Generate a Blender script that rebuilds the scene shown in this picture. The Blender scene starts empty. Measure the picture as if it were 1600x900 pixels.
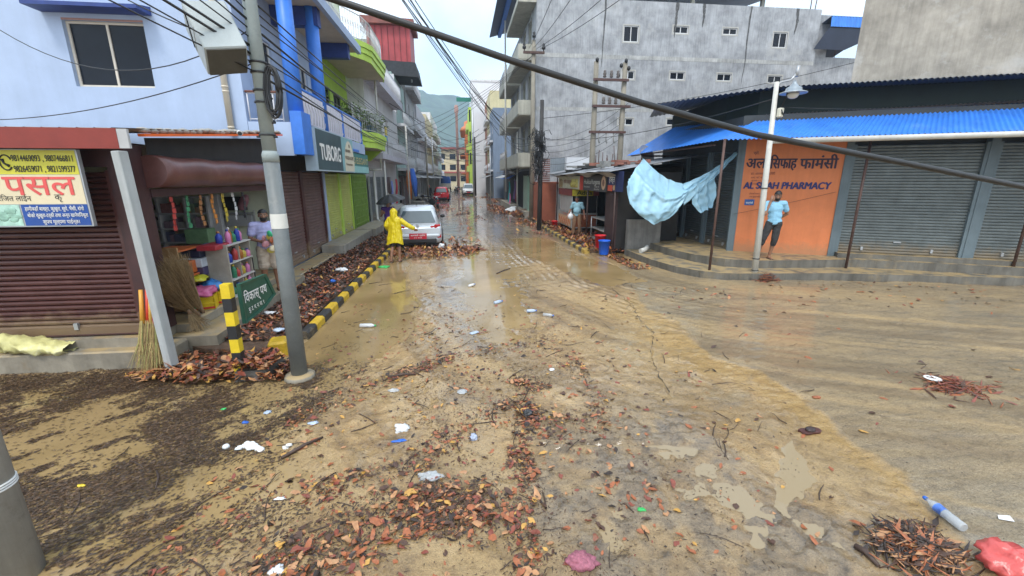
import bpy, math, random
import numpy as np
from mathutils import Vector, Matrix, noise as mnoise
random.seed(7)
SC = bpy.context.scene
COL = SC.collection
R = math.radians
# ------------------------------------------------------------------ camera, sky, sun, exposure
CAMZ, PITCH, YAW, FPX = 2.5, R(14.4), R(6.63), 667.0
cd = bpy.data.cameras.new('camera'); cam = bpy.data.objects.new('camera', cd); COL.objects.link(cam)
cd.sensor_width = 36.0; cd.lens = FPX/1600*36.0; cd.clip_start = 0.05; cd.clip_end = 4000
cam.location = (0, 0, CAMZ); cam.rotation_euler = (R(90)-PITCH, 0, -YAW)
SC.camera = cam
wd = bpy.data.worlds.new('World'); SC.world = wd; wd.use_nodes = True
nt = wd.node_tree; bg = nt.nodes['Background']
sky = nt.nodes.new('ShaderNodeTexSky'); sky.sky_type = 'NISHITA'; sky.sun_disc = False
SUN_EL, SUN_AZ = R(58), R(200)
sky.sun_elevation = SUN_EL; sky.sun_rotation = SUN_AZ
sky.air_density = 1.0; sky.dust_density = 4.0; sky.ozone_density = 1.0
# overcast: the clear sky seen through a nearly closed, softly mottled cloud deck
tc = nt.nodes.new('ShaderNodeTexCoord'); cn = nt.nodes.new('ShaderNodeTexNoise')
cn.inputs['Scale'].default_value = 2.6; cn.inputs['Detail'].default_value = 5
rp = nt.nodes.new('ShaderNodeValToRGB'); rp.color_ramp.elements[0].position = .36; rp.color_ramp.elements[1].position = .60
rp.color_ramp.elements[0].color = (5.4, 7.3, 9.3, 1); rp.color_ramp.elements[1].color = (10.2, 10.8, 11.2, 1)
mx = nt.nodes.new('ShaderNodeMix'); mx.data_type = 'RGBA'; mx.inputs[0].default_value = .86
nt.links.new(tc.outputs['Generated'], cn.inputs['Vector']); nt.links.new(cn.outputs['Fac'], rp.inputs['Fac'])
nt.links.new(sky.outputs[0], mx.inputs[6]); nt.links.new(rp.outputs[0], mx.inputs[7])
nt.links.new(mx.outputs[2], bg.inputs['Color']); bg.inputs['Strength'].default_value = 0.12
sl = bpy.data.lights.new('sun', 'SUN'); sl.energy = 1.4; sl.angle = R(14); sl.color = (1, .97, .92)
so = bpy.data.objects.new('sun', sl); COL.objects.link(so)
so.rotation_euler = (R(90)-SUN_EL, 0, math.pi-SUN_AZ)
SC.view_settings.view_transform = 'Standard'; SC.view_settings.look = 'None'
SC.view_settings.exposure = 0.68; SC.view_settings.gamma = 1.0; SC.view_settings.use_curve_mapping = False
SC.cycles.max_bounces = 6; SC.cycles.diffuse_bounces = 3; SC.cycles.glossy_bounces = 3; SC.cycles.transparent_max_bounces = 8
SC.cycles.use_denoising = True; SC.cycles.use_adaptive_sampling = True

# ------------------------------------------------------------------ measuring helpers: photo pixel -> point in the place
def _ray(px, py):
    x = (px-800)/FPX; y = -(py-450)/FPX
    cp, sp, ct, st = math.cos(YAW), math.sin(YAW), math.cos(PITCH), math.sin(PITCH)
    return Vector((sp*ct+x*cp+y*sp*st, cp*ct-x*sp+y*cp*st, -st+y*ct))
def PZ(px, py, z=0.0):
    d = _ray(px, py); t = (z-CAMZ)/d.z; return Vector((d.x*t, d.y*t, z))
def PY(px, py, Y):
    d = _ray(px, py); t = Y/d.y; return Vector((d.x*t, Y, CAMZ+d.z*t))
def PX(px, py, X):
    d = _ray(px, py); t = X/d.x; return Vector((X, d.y*t, CAMZ+d.z*t))
V = Vector
UP = V((0, 0, 1))

# ------------------------------------------------------------------ materials
_mc = {}
def new_mat(name):
    m = bpy.data.materials.new(name); m.use_nodes = True
    return m, m.node_tree, m.node_tree.nodes['Principled BSDF']
def M(name, col, rough=.6, var=.16, scale=6., bump=.12, streak=0., metal=0., spots=0., spotcol=(.03, .03, .03), spotscale=3., spec=.5, alpha=1., trans=0., bscale=None, topmud=0., sscale=5., splash=None):
    """plain weathered surface: colour varied by noise, optional run-off streaks and stains, fine bump"""
    if name in _mc: return _mc[name]
    m, t, b = new_mat(name); L = t.links.new; N = t.nodes.new
    tc = N('ShaderNodeTexCoord')
    n1 = N('ShaderNodeTexNoise'); n1.inputs['Scale'].default_value = scale; n1.inputs['Detail'].default_value = 6; n1.inputs['Roughness'].default_value = .65
    L(tc.outputs['Object'], n1.inputs['Vector'])
    r1 = N('ShaderNodeValToRGB'); r1.color_ramp.elements[0].position = .3; r1.color_ramp.elements[1].position = .7
    r1.color_ramp.elements[0].color = (*[c*(1-var) for c in col], 1); r1.color_ramp.elements[1].color = (*[min(1, c*(1+var)) for c in col], 1)
    L(n1.outputs['Fac'], r1.inputs['Fac']); out = r1.outputs['Color']
    if streak:
        mp = N('ShaderNodeMapping'); mp.inputs['Scale'].default_value = (sscale, sscale, .07*sscale); L(tc.outputs['Object'], mp.inputs['Vector'])
        n2 = N('ShaderNodeTexNoise'); n2.inputs['Scale'].default_value = 1.0; n2.inputs['Detail'].default_value = 7; n2.inputs['Roughness'].default_value = .7
        L(mp.outputs[0], n2.inputs['Vector'])
        r2 = N('ShaderNodeValToRGB'); r2.color_ramp.elements[0].position = .42; r2.color_ramp.elements[1].position = .68
        r2.color_ramp.elements[0].color = (0, 0, 0, 1); r2.color_ramp.elements[1].color = (1, 1, 1, 1)
        L(n2.outputs['Fac'], r2.inputs['Fac'])
        q = N('ShaderNodeMix'); q.data_type = 'RGBA'; q.blend_type = 'MULTIPLY'
        ml = N('ShaderNodeMath'); ml.operation = 'MULTIPLY'; ml.inputs[1].default_value = streak; L(r2.outputs['Color'], ml.inputs[0])
        L(ml.outputs[0], q.inputs[0]); L(out, q.inputs[6]); q.inputs[7].default_value = (.32, .31, .29, 1); out = q.outputs[2]
    if spots:
        n3 = N('ShaderNodeTexNoise'); n3.inputs['Scale'].default_value = spotscale; n3.inputs['Detail'].default_value = 8; n3.inputs['Roughness'].default_value = .75
        L(tc.outputs['Object'], n3.inputs['Vector'])
        r3 = N('ShaderNodeValToRGB'); r3.color_ramp.elements[0].position = .56; r3.color_ramp.elements[1].position = .66
        r3.color_ramp.elements[0].color = (0, 0, 0, 1); r3.color_ramp.elements[1].color = (1, 1, 1, 1)
        L(n3.outputs['Fac'], r3.inputs['Fac'])
        q = N('ShaderNodeMix'); q.data_type = 'RGBA'
        ml = N('ShaderNodeMath'); ml.operation = 'MULTIPLY'; ml.inputs[1].default_value = spots; L(r3.outputs['Color'], ml.inputs[0])
        L(ml.outputs[0], q.inputs[0]); L(out, q.inputs[6]); q.inputs[7].default_value = (*spotcol, 1); out = q.outputs[2]
    if splash:
        sz = N('ShaderNodeSeparateXYZ'); L(tc.outputs['Object'], sz.inputs[0]); ns = N('ShaderNodeTexNoise'); ns.inputs['Scale'].default_value = 6; ns.inputs['Detail'].default_value = 8; ns.inputs['Roughness'].default_value = .75; L(tc.outputs['Object'], ns.inputs['Vector'])
        mz = N('ShaderNodeMapRange'); mz.inputs[1].default_value = splash[1]; mz.inputs[2].default_value = splash[0]; mz.inputs[3].default_value = -.35; mz.inputs[4].default_value = .55; mz.clamp = True; L(sz.outputs[2], mz.inputs[0])
        ad = N('ShaderNodeMath'); ad.operation = 'ADD'; L(mz.outputs[0], ad.inputs[0]); L(ns.outputs['Fac'], ad.inputs[1]); rs = N('ShaderNodeMapRange'); rs.inputs[1].default_value = .50; rs.inputs[2].default_value = .85; rs.inputs[4].default_value = splash[2]; L(ad.outputs[0], rs.inputs[0])
        q = N('ShaderNodeMix'); q.data_type = 'RGBA'; L(rs.outputs[0], q.inputs[0]); L(out, q.inputs[6]); q.inputs[7].default_value = (.27, .195, .11, 1); out = q.outputs[2]
    if topmud:
        ge = N('ShaderNodeNewGeometry'); sx = N('ShaderNodeSeparateXYZ'); L(ge.outputs['True Normal'], sx.inputs[0]); nm = N('ShaderNodeTexNoise'); nm.inputs['Scale'].default_value = 3.5; nm.inputs['Detail'].default_value = 7; L(tc.outputs['Object'], nm.inputs['Vector'])
        rm = N('ShaderNodeMapRange'); rm.inputs[1].default_value = .36; rm.inputs[2].default_value = .55; L(nm.outputs['Fac'], rm.inputs[0]); gt = N('ShaderNodeMath'); gt.operation = 'GREATER_THAN'; gt.inputs[1].default_value = .7; L(sx.outputs[2], gt.inputs[0])
        mm = N('ShaderNodeMath'); mm.operation = 'MULTIPLY'; L(rm.outputs[0], mm.inputs[0]); L(gt.outputs[0], mm.inputs[1]); m2 = N('ShaderNodeMath'); m2.operation = 'MULTIPLY'; m2.inputs[1].default_value = topmud; L(mm.outputs[0], m2.inputs[0])
        q = N('ShaderNodeMix'); q.data_type = 'RGBA'; L(m2.outputs[0], q.inputs[0]); L(out, q.inputs[6]); q.inputs[7].default_value = (.37, .265, .13, 1); out = q.outputs[2]
    L(out, b.inputs['Base Color'])
    b.inputs['Roughness'].default_value = rough; b.inputs['Metallic'].default_value = metal
    b.inputs['Specular IOR Level'].default_value = spec
    if alpha < 1: b.inputs['Alpha'].default_value = alpha
    if trans: b.inputs['Transmission Weight'].default_value = trans
    if bump:
        nb = N('ShaderNodeTexNoise'); nb.inputs['Scale'].default_value = bscale or scale*5; nb.inputs['Detail'].default_value = 5
        L(tc.outputs['Object'], nb.inputs['Vector'])
        bp = N('ShaderNodeBump'); bp.inputs['Strength'].default_value = bump; bp.inputs['Distance'].default_value = .02
        L(nb.outputs['Fac'], bp.inputs['Height']); L(bp.outputs[0], b.inputs['Normal'])
    _mc[name] = m
    return m

# ------------------------------------------------------------------ mesh collecting
class MB:
    def __init__(s): s.v = []; s.f = []; s.m = []; s.sm = []
    def face(s, pts, m=0, smooth=False):
        i = len(s.v); s.v += [V(p) for p in pts]; s.f.append(tuple(range(i, i+len(pts)))); s.m.append(m); s.sm.append(smooth); return s
    def raw(s, vs, fs, m=0, smooth=False):
        i = len(s.v); s.v += [V(p) for p in vs]
        for f in fs: s.f.append(tuple(i+k for k in f)); s.m.append(m); s.sm.append(smooth)
        return s
    def box(s, c, d, rz=0., m=0, bev=0., rot=None):
        hx, hy, hz = d[0]/2, d[1]/2, d[2]/2
        Q = rot if rot is not None else Matrix.Rotation(rz, 3, 'Z')
        c = V(c)
        if bev <= 0:
            vs = [c+Q@V((sx*hx, sy*hy, sz*hz)) for sz in (-1, 1) for sy in (-1, 1) for sx in (-1, 1)]
            return s.raw(vs, [(0, 2, 3, 1), (4, 5, 7, 6), (0, 1, 5, 4), (2, 6, 7, 3), (0, 4, 6, 2), (1, 3, 7, 5)], m)
        b = min(bev, hx*.9, hy*.9, hz*.9); rings = []
        for z, q in ((-hz, b), (-hz+b, 0), (hz-b, 0), (hz, b)):
            x, y = hx-q, hy-q; k = b if q == 0 else b*.5
            rings.append([c+Q@V(p) for p in ((-x+k, -y, z), (x-k, -y, z), (x, -y+k, z), (x, y-k, z), (x-k, y, z), (-x+k, y, z), (-x, y-k, z), (-x, -y+k, z))])
        return s.loft(rings, m=m)
    def bx(s, a, b, m=0, bev=0.):
        a = V(a); b = V(b); return s.box((a+b)/2, [abs(b[i]-a[i]) for i in range(3)], m=m, bev=bev)
    def loft(s, rings, m=0, caps=True, smooth=False, close=True):
        i = len(s.v); n = len(rings[0])
        for r in rings: s.v += [V(p) for p in r]
        for k in range(len(rings)-1):
            for j in range(n if close else n-1):
                a = i+k*n+j; b = i+k*n+(j+1) % n
                s.f.append((a, b, b+n, a+n)); s.m.append(m); s.sm.append(smooth)
        if caps and close:
            s.f.append(tuple(i+j for j in reversed(range(n)))); s.m.append(m); s.sm.append(False)
            s.f.append(tuple(i+(len(rings)-1)*n+j for j in range(n))); s.m.append(m); s.sm.append(False)
        return s
    def tube(s, pts, r, n=8, m=0, caps=True, smooth=True):
        pts = [V(p) for p in pts]; rings = []; ref = None
        for k, p in enumerate(pts):
            d = (pts[min(k+1, len(pts)-1)]-pts[max(k-1, 0)])
            d = d.normalized() if d.length > 1e-9 else V((0, 0, 1))
            if ref is None: ref = V((1, 0, 0)) if abs(d.x) < .8 else V((0, 1, 0))
            u = (ref-d*ref.dot(d)).normalized(); w = d.cross(u); ref = u
            rr = r[k] if isinstance(r, (list, tuple)) else r
            rings.append([p+(u*math.cos(2*math.pi*j/n)+w*math.sin(2*math.pi*j/n))*rr for j in range(n)])
        return s.loft(rings, m, caps, smooth)
    def lathe(s, prof, c=(0, 0, 0), n=16, m=0, smooth=True, axis=None, caps=True):
        c = V(c); Q = axis if axis is not None else Matrix.Identity(3)
        return s.loft([[c+Q@V((r*math.cos(2*math.pi*j/n), r*math.sin(2*math.pi*j/n), z)) for j in range(n)] for r, z in prof], m, caps, smooth)
    def prism(s, poly, vec, m=0):
        vec = V(vec); a = [V(p) for p in poly]; b = [p+vec for p in a]; return s.loft([a, b], m)
    def ell(s, c, r, n=10, k=6, m=0, Q=None):
        c = V(c); Q = Q or Matrix.Identity(3); rings = []
        for i in range(k+1):
            a = -math.pi/2+math.pi*i/k; rr = max(.02, math.cos(a))
            rings.append([c+Q@V((r[0]*rr*math.cos(2*math.pi*j/n), r[1]*rr*math.sin(2*math.pi*j/n), r[2]*math.sin(a))) for j in range(n)])
        return s.loft(rings, m, True, True)
    def cap(s, a, b, ra, rb, n=10):
        """closed tapered capsule, for bodies"""
        a, b = V(a), V(b); d = (b-a); L = d.length; d = d/L if L > 1e-6 else UP
        pts = []; rr = []
        for t in (-1, -.7, -.35, 0): pts.append(a+d*ra*t); rr.append(max(.12*ra, ra*math.sqrt(max(0, 1-t*t))))
        for t in (0, .35, .7, 1): pts.append(b+d*rb*t); rr.append(max(.12*rb, rb*math.sqrt(max(0, 1-t*t))))
        return s.tube(pts, rr, n)
    def sheet(s, fn, nu, nv, m=0, smooth=True):
        i = len(s.v)
        for a in range(nu+1):
            for b in range(nv+1): s.v.append(V(fn(a/nu, b/nv)))
        for a in range(nu):
            for b in range(nv):
                k = i+a*(nv+1)+b; s.f.append((k, k+1, k+nv+2, k+nv+1)); s.m.append(m); s.sm.append(smooth)
        return s
    def corrug(s, p0, along, down, pitch=.09, amp=.014, m=0, thick=.004):
        """corrugated metal sheet; ridges run in the 'down' direction"""
        p0, along, down = V(p0), V(along), V(down); nrm = along.cross(down).normalized()
        n = max(4, int(along.length/pitch*4)); k = 2
        s.sheet(lambda u, v: p0+along*u+down*v+nrm*(amp*math.sin(u*along.length/pitch*2*math.pi)), n, k, m)
        return s.sheet(lambda u, v: p0+along*u+down*v+nrm*(amp*math.sin(u*along.length/pitch*2*math.pi)-thick), n, k, m)
    def slats(s, p0, uvec, h, pitch=.075, depth=.018, m=0):
        """roller shutter: horizontal ribs; p0 = lower corner, uvec = along the opening, faces the cross product uvec x up"""
        p0, uvec = V(p0), V(uvec); nrm = uvec.cross(UP).normalized(); n = max(2, int(h/pitch)); prof = []
        for k in range(n):
            z = h*k/n; q = h/n
            prof += [(0, z), (depth, z+q*.18), (depth*1.15, z+q*.5), (depth, z+q*.82)]
        prof.append((0, h))
        for a, b in zip(prof, prof[1:]):
            s.face([p0+nrm*a[0]+UP*a[1], p0+uvec+nrm*a[0]+UP*a[1], p0+uvec+nrm*b[0]+UP*b[1], p0+nrm*b[0]+UP*b[1]], m)
        return s
    def wall(s, p0, uvec, h, holes=(), reveal=.12, m=0, thick=0.):
        """flat wall with openings; holes = (u0, v0, u1, v1) in metres; outside is uvec x up"""
        p0, uvec = V(p0), V(uvec); W = uvec.length; u = uvec/W; nrm = u.cross(UP).normalized()
        us = sorted({0., W, *[x for q in holes for x in (q[0], q[2])]}); vs = sorted({0., h, *[x for q in holes for x in (q[1], q[3])]})
        pt = lambda a, b, d=0.: p0+u*a+UP*b-nrm*d
        for a0, a1 in zip(us, us[1:]):
            for b0, b1 in zip(vs, vs[1:]):
                ca, cb = (a0+a1)/2, (b0+b1)/2
                if any(q[0] < ca < q[2] and q[1] < cb < q[3] for q in holes): continue
                s.face([pt(a0, b0), pt(a1, b0), pt(a1, b1), pt(a0, b1)], m)
        for q in holes:
            a0, b0, a1, b1 = q
            for e in (((a0, b0), (a1, b0)), ((a1, b0), (a1, b1)), ((a1, b1), (a0, b1)), ((a0, b1), (a0, b0))):
                s.face([pt(*e[0]), pt(*e[0], reveal), pt(*e[1], reveal), pt(*e[1])], m)
        if thick:
            s.face([pt(0, 0, thick), pt(0, h, thick), pt(W, h, thick), pt(W, 0, thick)], m)
            s.face([pt(0, h), pt(W, h), pt(W, h, thick), pt(0, h, thick)], m)
            s.face([pt(0, 0), pt(0, h), pt(0, h, thick), pt(0, 0, thick)], m); s.face([pt(W, 0), pt(W, 0, thick), pt(W, h, thick), pt(W, h)], m)
        return s
    def text(s, body, o, right, up, size, m=0, depth=.004, width=None, bold=0., align='l'):
        """flat raised lettering; o = lower left of the line"""
        cu = bpy.data.curves.new('line', 'FONT'); cu.body = body; cu.size = 1.0
        ob = bpy.data.objects.new('line', cu); COL.objects.link(ob)
        dg = bpy.context.evaluated_depsgraph_get(); me = ob.evaluated_get(dg).to_mesh()
        vs = [v.co.copy() for v in me.vertices]; fs = [tuple(p.vertices) for p in me.polygons]
        ob.evaluated_get(dg).to_mesh_clear(); bpy.data.objects.remove(ob); bpy.data.curves.remove(cu)
        if not vs: return s
        x0 = min(v.x for v in vs); x1 = max(v.x for v in vs); sx = size if width is None else width/max(1e-6, x1-x0)
        o, right, up = V(o), V(right).normalized(), V(up).normalized(); nr = right.cross(up)
        off = {'l': 0., 'c': -(x1-x0)*sx/2, 'r': -(x1-x0)*sx}[align]
        for i, (bx_, by_) in enumerate(((0, 0), (1, 0), (-1, 0), (0, .6), (0, -.6)) if bold else ((0, 0),)):
            s.raw([o+right*((v.x-x0)*sx+off+bx_*bold*size*.9)+up*(v.y*size+by_*bold*size*.9)+nr*(depth+i*.0006) for v in vs], fs, m)
        return s
    def build_each(s, name, mats, parent=None, world=True):
        """one object per separate piece"""
        par = list(range(len(s.v)))
        def find(i):
            while par[i] != i: par[i] = par[par[i]]; i = par[i]
            return i
        for f in s.f:
            for k in f[1:]: par[find(k)] = find(f[0])
        groups = {}
        for f, m, sm in zip(s.f, s.m, s.sm): groups.setdefault(find(f[0]), []).append((f, m, sm))
        out = []
        for g in groups.values():
            q = MB(); mp = {}
            for f, m, sm in g:
                for i in f:
                    if i not in mp: mp[i] = len(q.v); q.v.append(s.v[i])
                q.f.append(tuple(mp[i] for i in f)); q.m.append(m); q.sm.append(sm)
            out.append(q.build(name, mats, parent, world))
        return out
    def build(s, name, mats, parent=None, world=True):
        me = bpy.data.meshes.new(name)
        vs = s.v
        if parent is not None and world:
            iw = (Matrix.Translation(parent.location)@parent.rotation_euler.to_matrix().to_4x4()).inverted()
            vs = [iw@p for p in vs]
        me.from_pydata([tuple(p) for p in vs], [], s.f)
        for q in (mats if isinstance(mats, (list, tuple)) else [mats]): me.materials.append(q)
        me.polygons.foreach_set('material_index', s.m); me.polygons.foreach_set('use_smooth', s.sm); me.update()
        o = bpy.data.objects.new(name, me); COL.objects.link(o)
        if parent is not None: o.parent = parent
        return o
def tag(o, label=None, cat=None, group=None, kind=None):
    if label: o['label'] = label
    if cat: o['category'] = cat
    if group: o['group'] = group
    if kind: o['kind'] = kind
    return o
def thing(name, label, cat, loc=(0, 0, 0), rz=0., group=None):
    o = bpy.data.objects.new(name, None); COL.objects.link(o); o.empty_display_size = .2
    o.location = loc; o.rotation_euler = (0, 0, rz); return tag(o, label, cat, group)
def sub(name, mb, mats, part):
    """a sub-part: the part object sits at its thing's origin, so the same inverse applies"""
    o = mb.build(name, mats, part.parent); o.parent = part; return o
def copy_tree(o, parent=None):
    c = o.copy(); COL.objects.link(c); c.parent = parent
    for ch in list(o.children): copy_tree(ch, c)
    return c
def plain(name, mb, mats, label, cat, loc=None, group=None):
    """a thing that is one mesh, its origin at its base"""
    if loc is None:
        n = len(mb.v); loc = (sum(p.x for p in mb.v)/n, sum(p.y for p in mb.v)/n, min(p.z for p in mb.v))
    L = V(loc); mb.v = [p-L for p in mb.v]
    o = mb.build(name, mats); o.location = L; return tag(o, label, cat, group)
def mod_mesh(mb, voxel, smooth=2, dec=None):
    """union of closed shapes into one continuous skin"""
    me = bpy.data.meshes.new('tmp'); me.from_pydata([tuple(p) for p in mb.v], [], mb.f)
    ob = bpy.data.objects.new('tmp', me); COL.objects.link(ob)
    q = ob.modifiers.new('r', 'REMESH'); q.mode = 'VOXEL'; q.voxel_size = voxel; q.use_smooth_shade = True
    if smooth:
        q = ob.modifiers.new('s', 'SMOOTH'); q.factor = .5; q.iterations = smooth
    dg = bpy.context.evaluated_depsgraph_get(); e = ob.evaluated_get(dg).to_mesh()
    r = MB(); r.v = [v.co.copy() for v in e.vertices]; r.f = [tuple(p.vertices) for p in e.polygons]; r.m = [0]*len(r.f); r.sm = [True]*len(r.f)
    ob.evaluated_get(dg).to_mesh_clear(); bpy.data.objects.remove(ob); bpy.data.meshes.remove(me)
    return r
def sag(a, b, drop, n=14):
    a, b = V(a), V(b); return [a.lerp(b, k/n)-UP*(drop*4*(k/n)*(1-k/n)) for k in range(n+1)]
# ------------------------------------------------------------------ the ground, flood water, kerbs and pavements
def vnoise(x, y, seed=0):
    xi = np.floor(x).astype(np.int64); yi = np.floor(y).astype(np.int64); xf = x-xi; yf = y-yi
    u = xf*xf*(3-2*xf); v = yf*yf*(3-2*yf)
    def h(a, b):
        n = (a*374761393+b*668265263+seed*974711) & 0x7fffffff; n = ((n ^ (n >> 13))*1274126177) & 0x7fffffff
        return ((n ^ (n >> 16)) & 0xffff)/65535.
    return (h(xi, yi)*(1-u)+h(xi+1, yi)*u)*(1-v)+(h(xi, yi+1)*(1-u)+h(xi+1, yi+1)*u)*v
def fbm(x, y, o=4, seed=0):
    s = 0; a = .5; t = 0
    for k in range(o): s = s+a*vnoise(x*2**k+17.3*k, y*2**k-9.1*k, seed+k); t += a; a *= .55
    return s/t-.5
def sdf(poly, X, Y):
    """signed distance to a closed outline on the ground, negative inside"""
    d = np.full(X.shape, 1e9); ins = np.zeros(X.shape, bool); n = len(poly)
    for i in range(n):
        ax, ay = poly[i][0], poly[i][1]; bx_, by_ = poly[(i+1) % n][0], poly[(i+1) % n][1]
        ex, ey = bx_-ax, by_-ay; wx, wy = X-ax, Y-ay; t = np.clip((wx*ex+wy*ey)/(ex*ex+ey*ey+1e-12), 0, 1)
        d = np.minimum(d, (wx-ex*t)**2+(wy-ey*t)**2)
        c = ((ay <= Y) & (by_ > Y)) | ((ay > Y) & (by_ <= Y)); cross = ex*wy-ey*wx
        ins ^= c & ((cross > 0) == (by_ > ay))
    d = np.sqrt(d); return np.where(ins, -d, d)
def ss(a, b, x): t = np.clip((x-a)/(b-a), 0, 1); return t*t*(3-2*t)
def G(*px): return [PZ(*p)[:2] for p in px]
POOL_L = [(-12, 5.75), (-4.3, 5.7), (-2.6, 5.9), (-2.5, 7), (-2.5, 16)]+G((640, 398), (630, 440), (645, 480), (630, 530), (560, 580), (490, 640), (420, 690), (480, 760), (470, 800), (330, 870))+[(-2.2, 2.2), (-4, 1), (-12, 1)]
POOL_M = G((720, 385), (790, 370), (815, 420), (850, 510), (800, 540), (730, 520), (705, 460))
POOL_R = G((800, 335), (905, 399), (990, 425), (1005, 440), (950, 449), (880, 425), (815, 395), (770, 345))
PUDDLES = [G((1022, 700), (1060, 694), (1095, 702), (1085, 710), (1040, 712)), G((1092, 728), (1112, 726), (1120, 740), (1098, 744)), G((1060, 766), (1095, 758), (1102, 768), (1070, 778)),
           G((1108, 755), (1150, 757), (1195, 790), (1205, 815), (1170, 812), (1130, 788)), G((955, 786), (968, 784), (985, 810), (972, 816)), G((930, 816), (945, 815), (968, 850), (955, 866)),
           G((1175, 826), (1195, 824), (1210, 838), (1190, 856), (1176, 848)), G((1270, 822), (1300, 818), (1306, 828), (1280, 836)), G((905, 872), (940, 866), (950, 895), (910, 900)), G((1235, 690), (1262, 745), (1225, 800), (1290, 842), (1330, 848), (1310, 858), (1210, 818), (1215, 770))]
CONC = G((945, 425), (985, 452), (1015, 486), (1060, 505), (1110, 560), (1180, 580), (1255, 628), (1325, 690), (1400, 735), (1455, 795), (1500, 840), (1570, 905))+[(3.0, .8), (30, .8), (30, 9), (13.1, 8.3), (9, 9.4), (6.6, 9.9), (5.9, 10.6), (5.4, 12.5)]
SCAR = G((1000, 478), (1040, 500), (1050, 560), (1110, 610), (1160, 615), (1130, 650), (1060, 640), (1020, 590), (1022, 540))
CRACK = G((950, 445), (968, 462), (985, 475), (1000, 500), (1020, 520), (1018, 560), (1030, 590), (1050, 620))
TRK = G((745, 320), (800, 352), (855, 395), (930, 440), (1040, 474), (1200, 500), (1420, 520), (1700, 545))
DARKMUD = G((838, 690), (930, 640), (1050, 640), (1120, 700), (1200, 760), (1260, 790), (1330, 850), (1420, 870), (1480, 960), (860, 960))
FLOW = V((PZ(250, 660)-PZ(150, 695)).to_2d()).normalized()
def seg_dist(pl, X, Y):
    d = np.full(X.shape, 1e9)
    for a, b in zip(pl, pl[1:]):
        ex, ey = b[0]-a[0], b[1]-a[1]; wx, wy = X-a[0], Y-a[1]; t = np.clip((wx*ex+wy*ey)/(ex*ex+ey*ey), 0, 1)
        d = np.minimum(d, np.hypot(wx-ex*t, wy-ey*t))
    return d
def ground_fields(X, Y):
    wx = X+.35*fbm(X*.9, Y*.9, 4, 11); wy = Y+.35*fbm(X*.9+40, Y*.9, 4, 12)
    wx = wx+.20*fbm(X*4, Y*4, 5, 13); wy = wy+.20*fbm(X*4+9, Y*4, 5, 14)
    n1 = fbm(X*.6, Y*.6, 4, 1); n2 = fbm(X*2.2, Y*2.2, 4, 2); n3 = fbm(X*9, Y*9, 4, 3)
    far = ss(12, 22, Y)
    conc = ss(.05, -.04, sdf(CONC, wx+.25*fbm(X*1.7, Y*1.7, 3, 15), wy)); scar = ss(.05, -.08, sdf(SCAR, wx, wy))*.8
    conc = np.maximum(conc, scar*ss(-.06, .1, n2))
    h = .014+.022*n1+.030*n2+.020*n3
    # tyre ruts, footprints and dragged ridges in the soft mud
    soft = (1-conc)*(1-far)*ss(7.5, 5, Y)
    q = (X*.12+Y*.99)+.05*n1; h = h+soft*.034*np.sin(q*52+4*n2)*ss(.15, .0, np.abs(Y-3.62+.12*X))*ss(.25, .6, X+.3*n1)*ss(2.1, 1.6, X+.3*n1)
    q2 = X*.35-Y*.94; h = h+(1-conc)*.013*np.sin(q2*17+5*n1)*ss(9, 11, Y)*ss(22, 16, Y)*ss(0.6, 1.4, X)*ss(3.9, 3, X)
    h = h+soft*.036*np.maximum(0, fbm(X*6, Y*6, 4, 31)*3-.25)
    hc = .030+.010*n1+.003*fbm(X*14, Y*14, 3, 5); hc = hc+.02*ss(3, 9, X-2+.0*Y)
    # thin sheets of run-off over the concrete
    hc = hc-.002*np.sin((X*.25+Y)*22+6*n1)
    h = h*(1-conc)+hc*conc
    h = h-.06*ss(.12, -.15, sdf(POOL_L, wx, wy)); h = h-.022*ss(.3, -.4, sdf(POOL_M, wx, wy)); h = h-.06*ss(.15, -.2, sdf(POOL_R, wx, wy))
    jx = X+.10*fbm(X*5, Y*5, 3, 21); jy = Y+.10*fbm(X*5+3, Y*5, 3, 22)
    for p in PUDDLES: h = h-.030*ss(.10, -.09, sdf(p, jx, jy))
    h = h-.02*ss(.02, .0, seg_dist(CRACK, X+.1*n3+.05*n2, Y+.12*n3))
    d = seg_dist(TRK, X+.3*n1, Y+.3*n2); nr = np.exp(-(d/1.5)**2)*ss(22, 14, Y); h = h+(1-conc*.6)*nr*.013*np.sin(d*2*np.pi/.21+4*n1+2*n2)*ss(.05, .3, d)*(.35+1.3*ss(-.12, .2, n2))
    silt = fbm(d*3.4+.4*n1, (X*.8+Y*.6)*.30, 5, 81)*1.6+.5
    mp = ss(.0, .2, fbm(X*.45, Y*.45, 3, 41)+.1)
    hf = .014+.016*n1+.012*n2+.008*ss(1.5, 3, X); h = h*(1-far)+hf*far
    wet = .42+.9*n1+.5*n2; wet = wet+far*.30+.45*ss(.5, -.5, sdf(POOL_M, wx, wy))
    h = h+.004*(silt-.5)*(1-far)
    dc = sdf(CONC, wx, wy); wo = .10+.30*np.clip(Y-2, 0, 4); ochre = ss(-.05, .03, dc)*ss(1.0, .25, dc/wo)*(1-far)*ss(9, 7, Y)
    dm = ss(.22, -.15, sdf(DARKMUD, wx, wy))*(1-ochre)*(.35+.65*ss(-.14, .06, n2+.6*n3)); h = h+dm*.022*np.maximum(0, fbm(X*11, Y*11, 4, 91)*4.2)
    return h, conc, np.clip(wet, 0, 1), far, np.clip(silt, 0, 1), ochre, dm
def grad_lines(parts):
    out = []
    for a, b, s in parts: out += list(np.arange(a, b, s))
    return np.array(out+[parts[-1][1]])
gx = grad_lines([(-780, -100, 80), (-100, -14, 6), (-14, -5.5, .15), (-5.5, 5.5, .025), (5.5, 14, .08), (14, 30, .5), (30, 110, 8), (110, 780, 80)])
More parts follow.
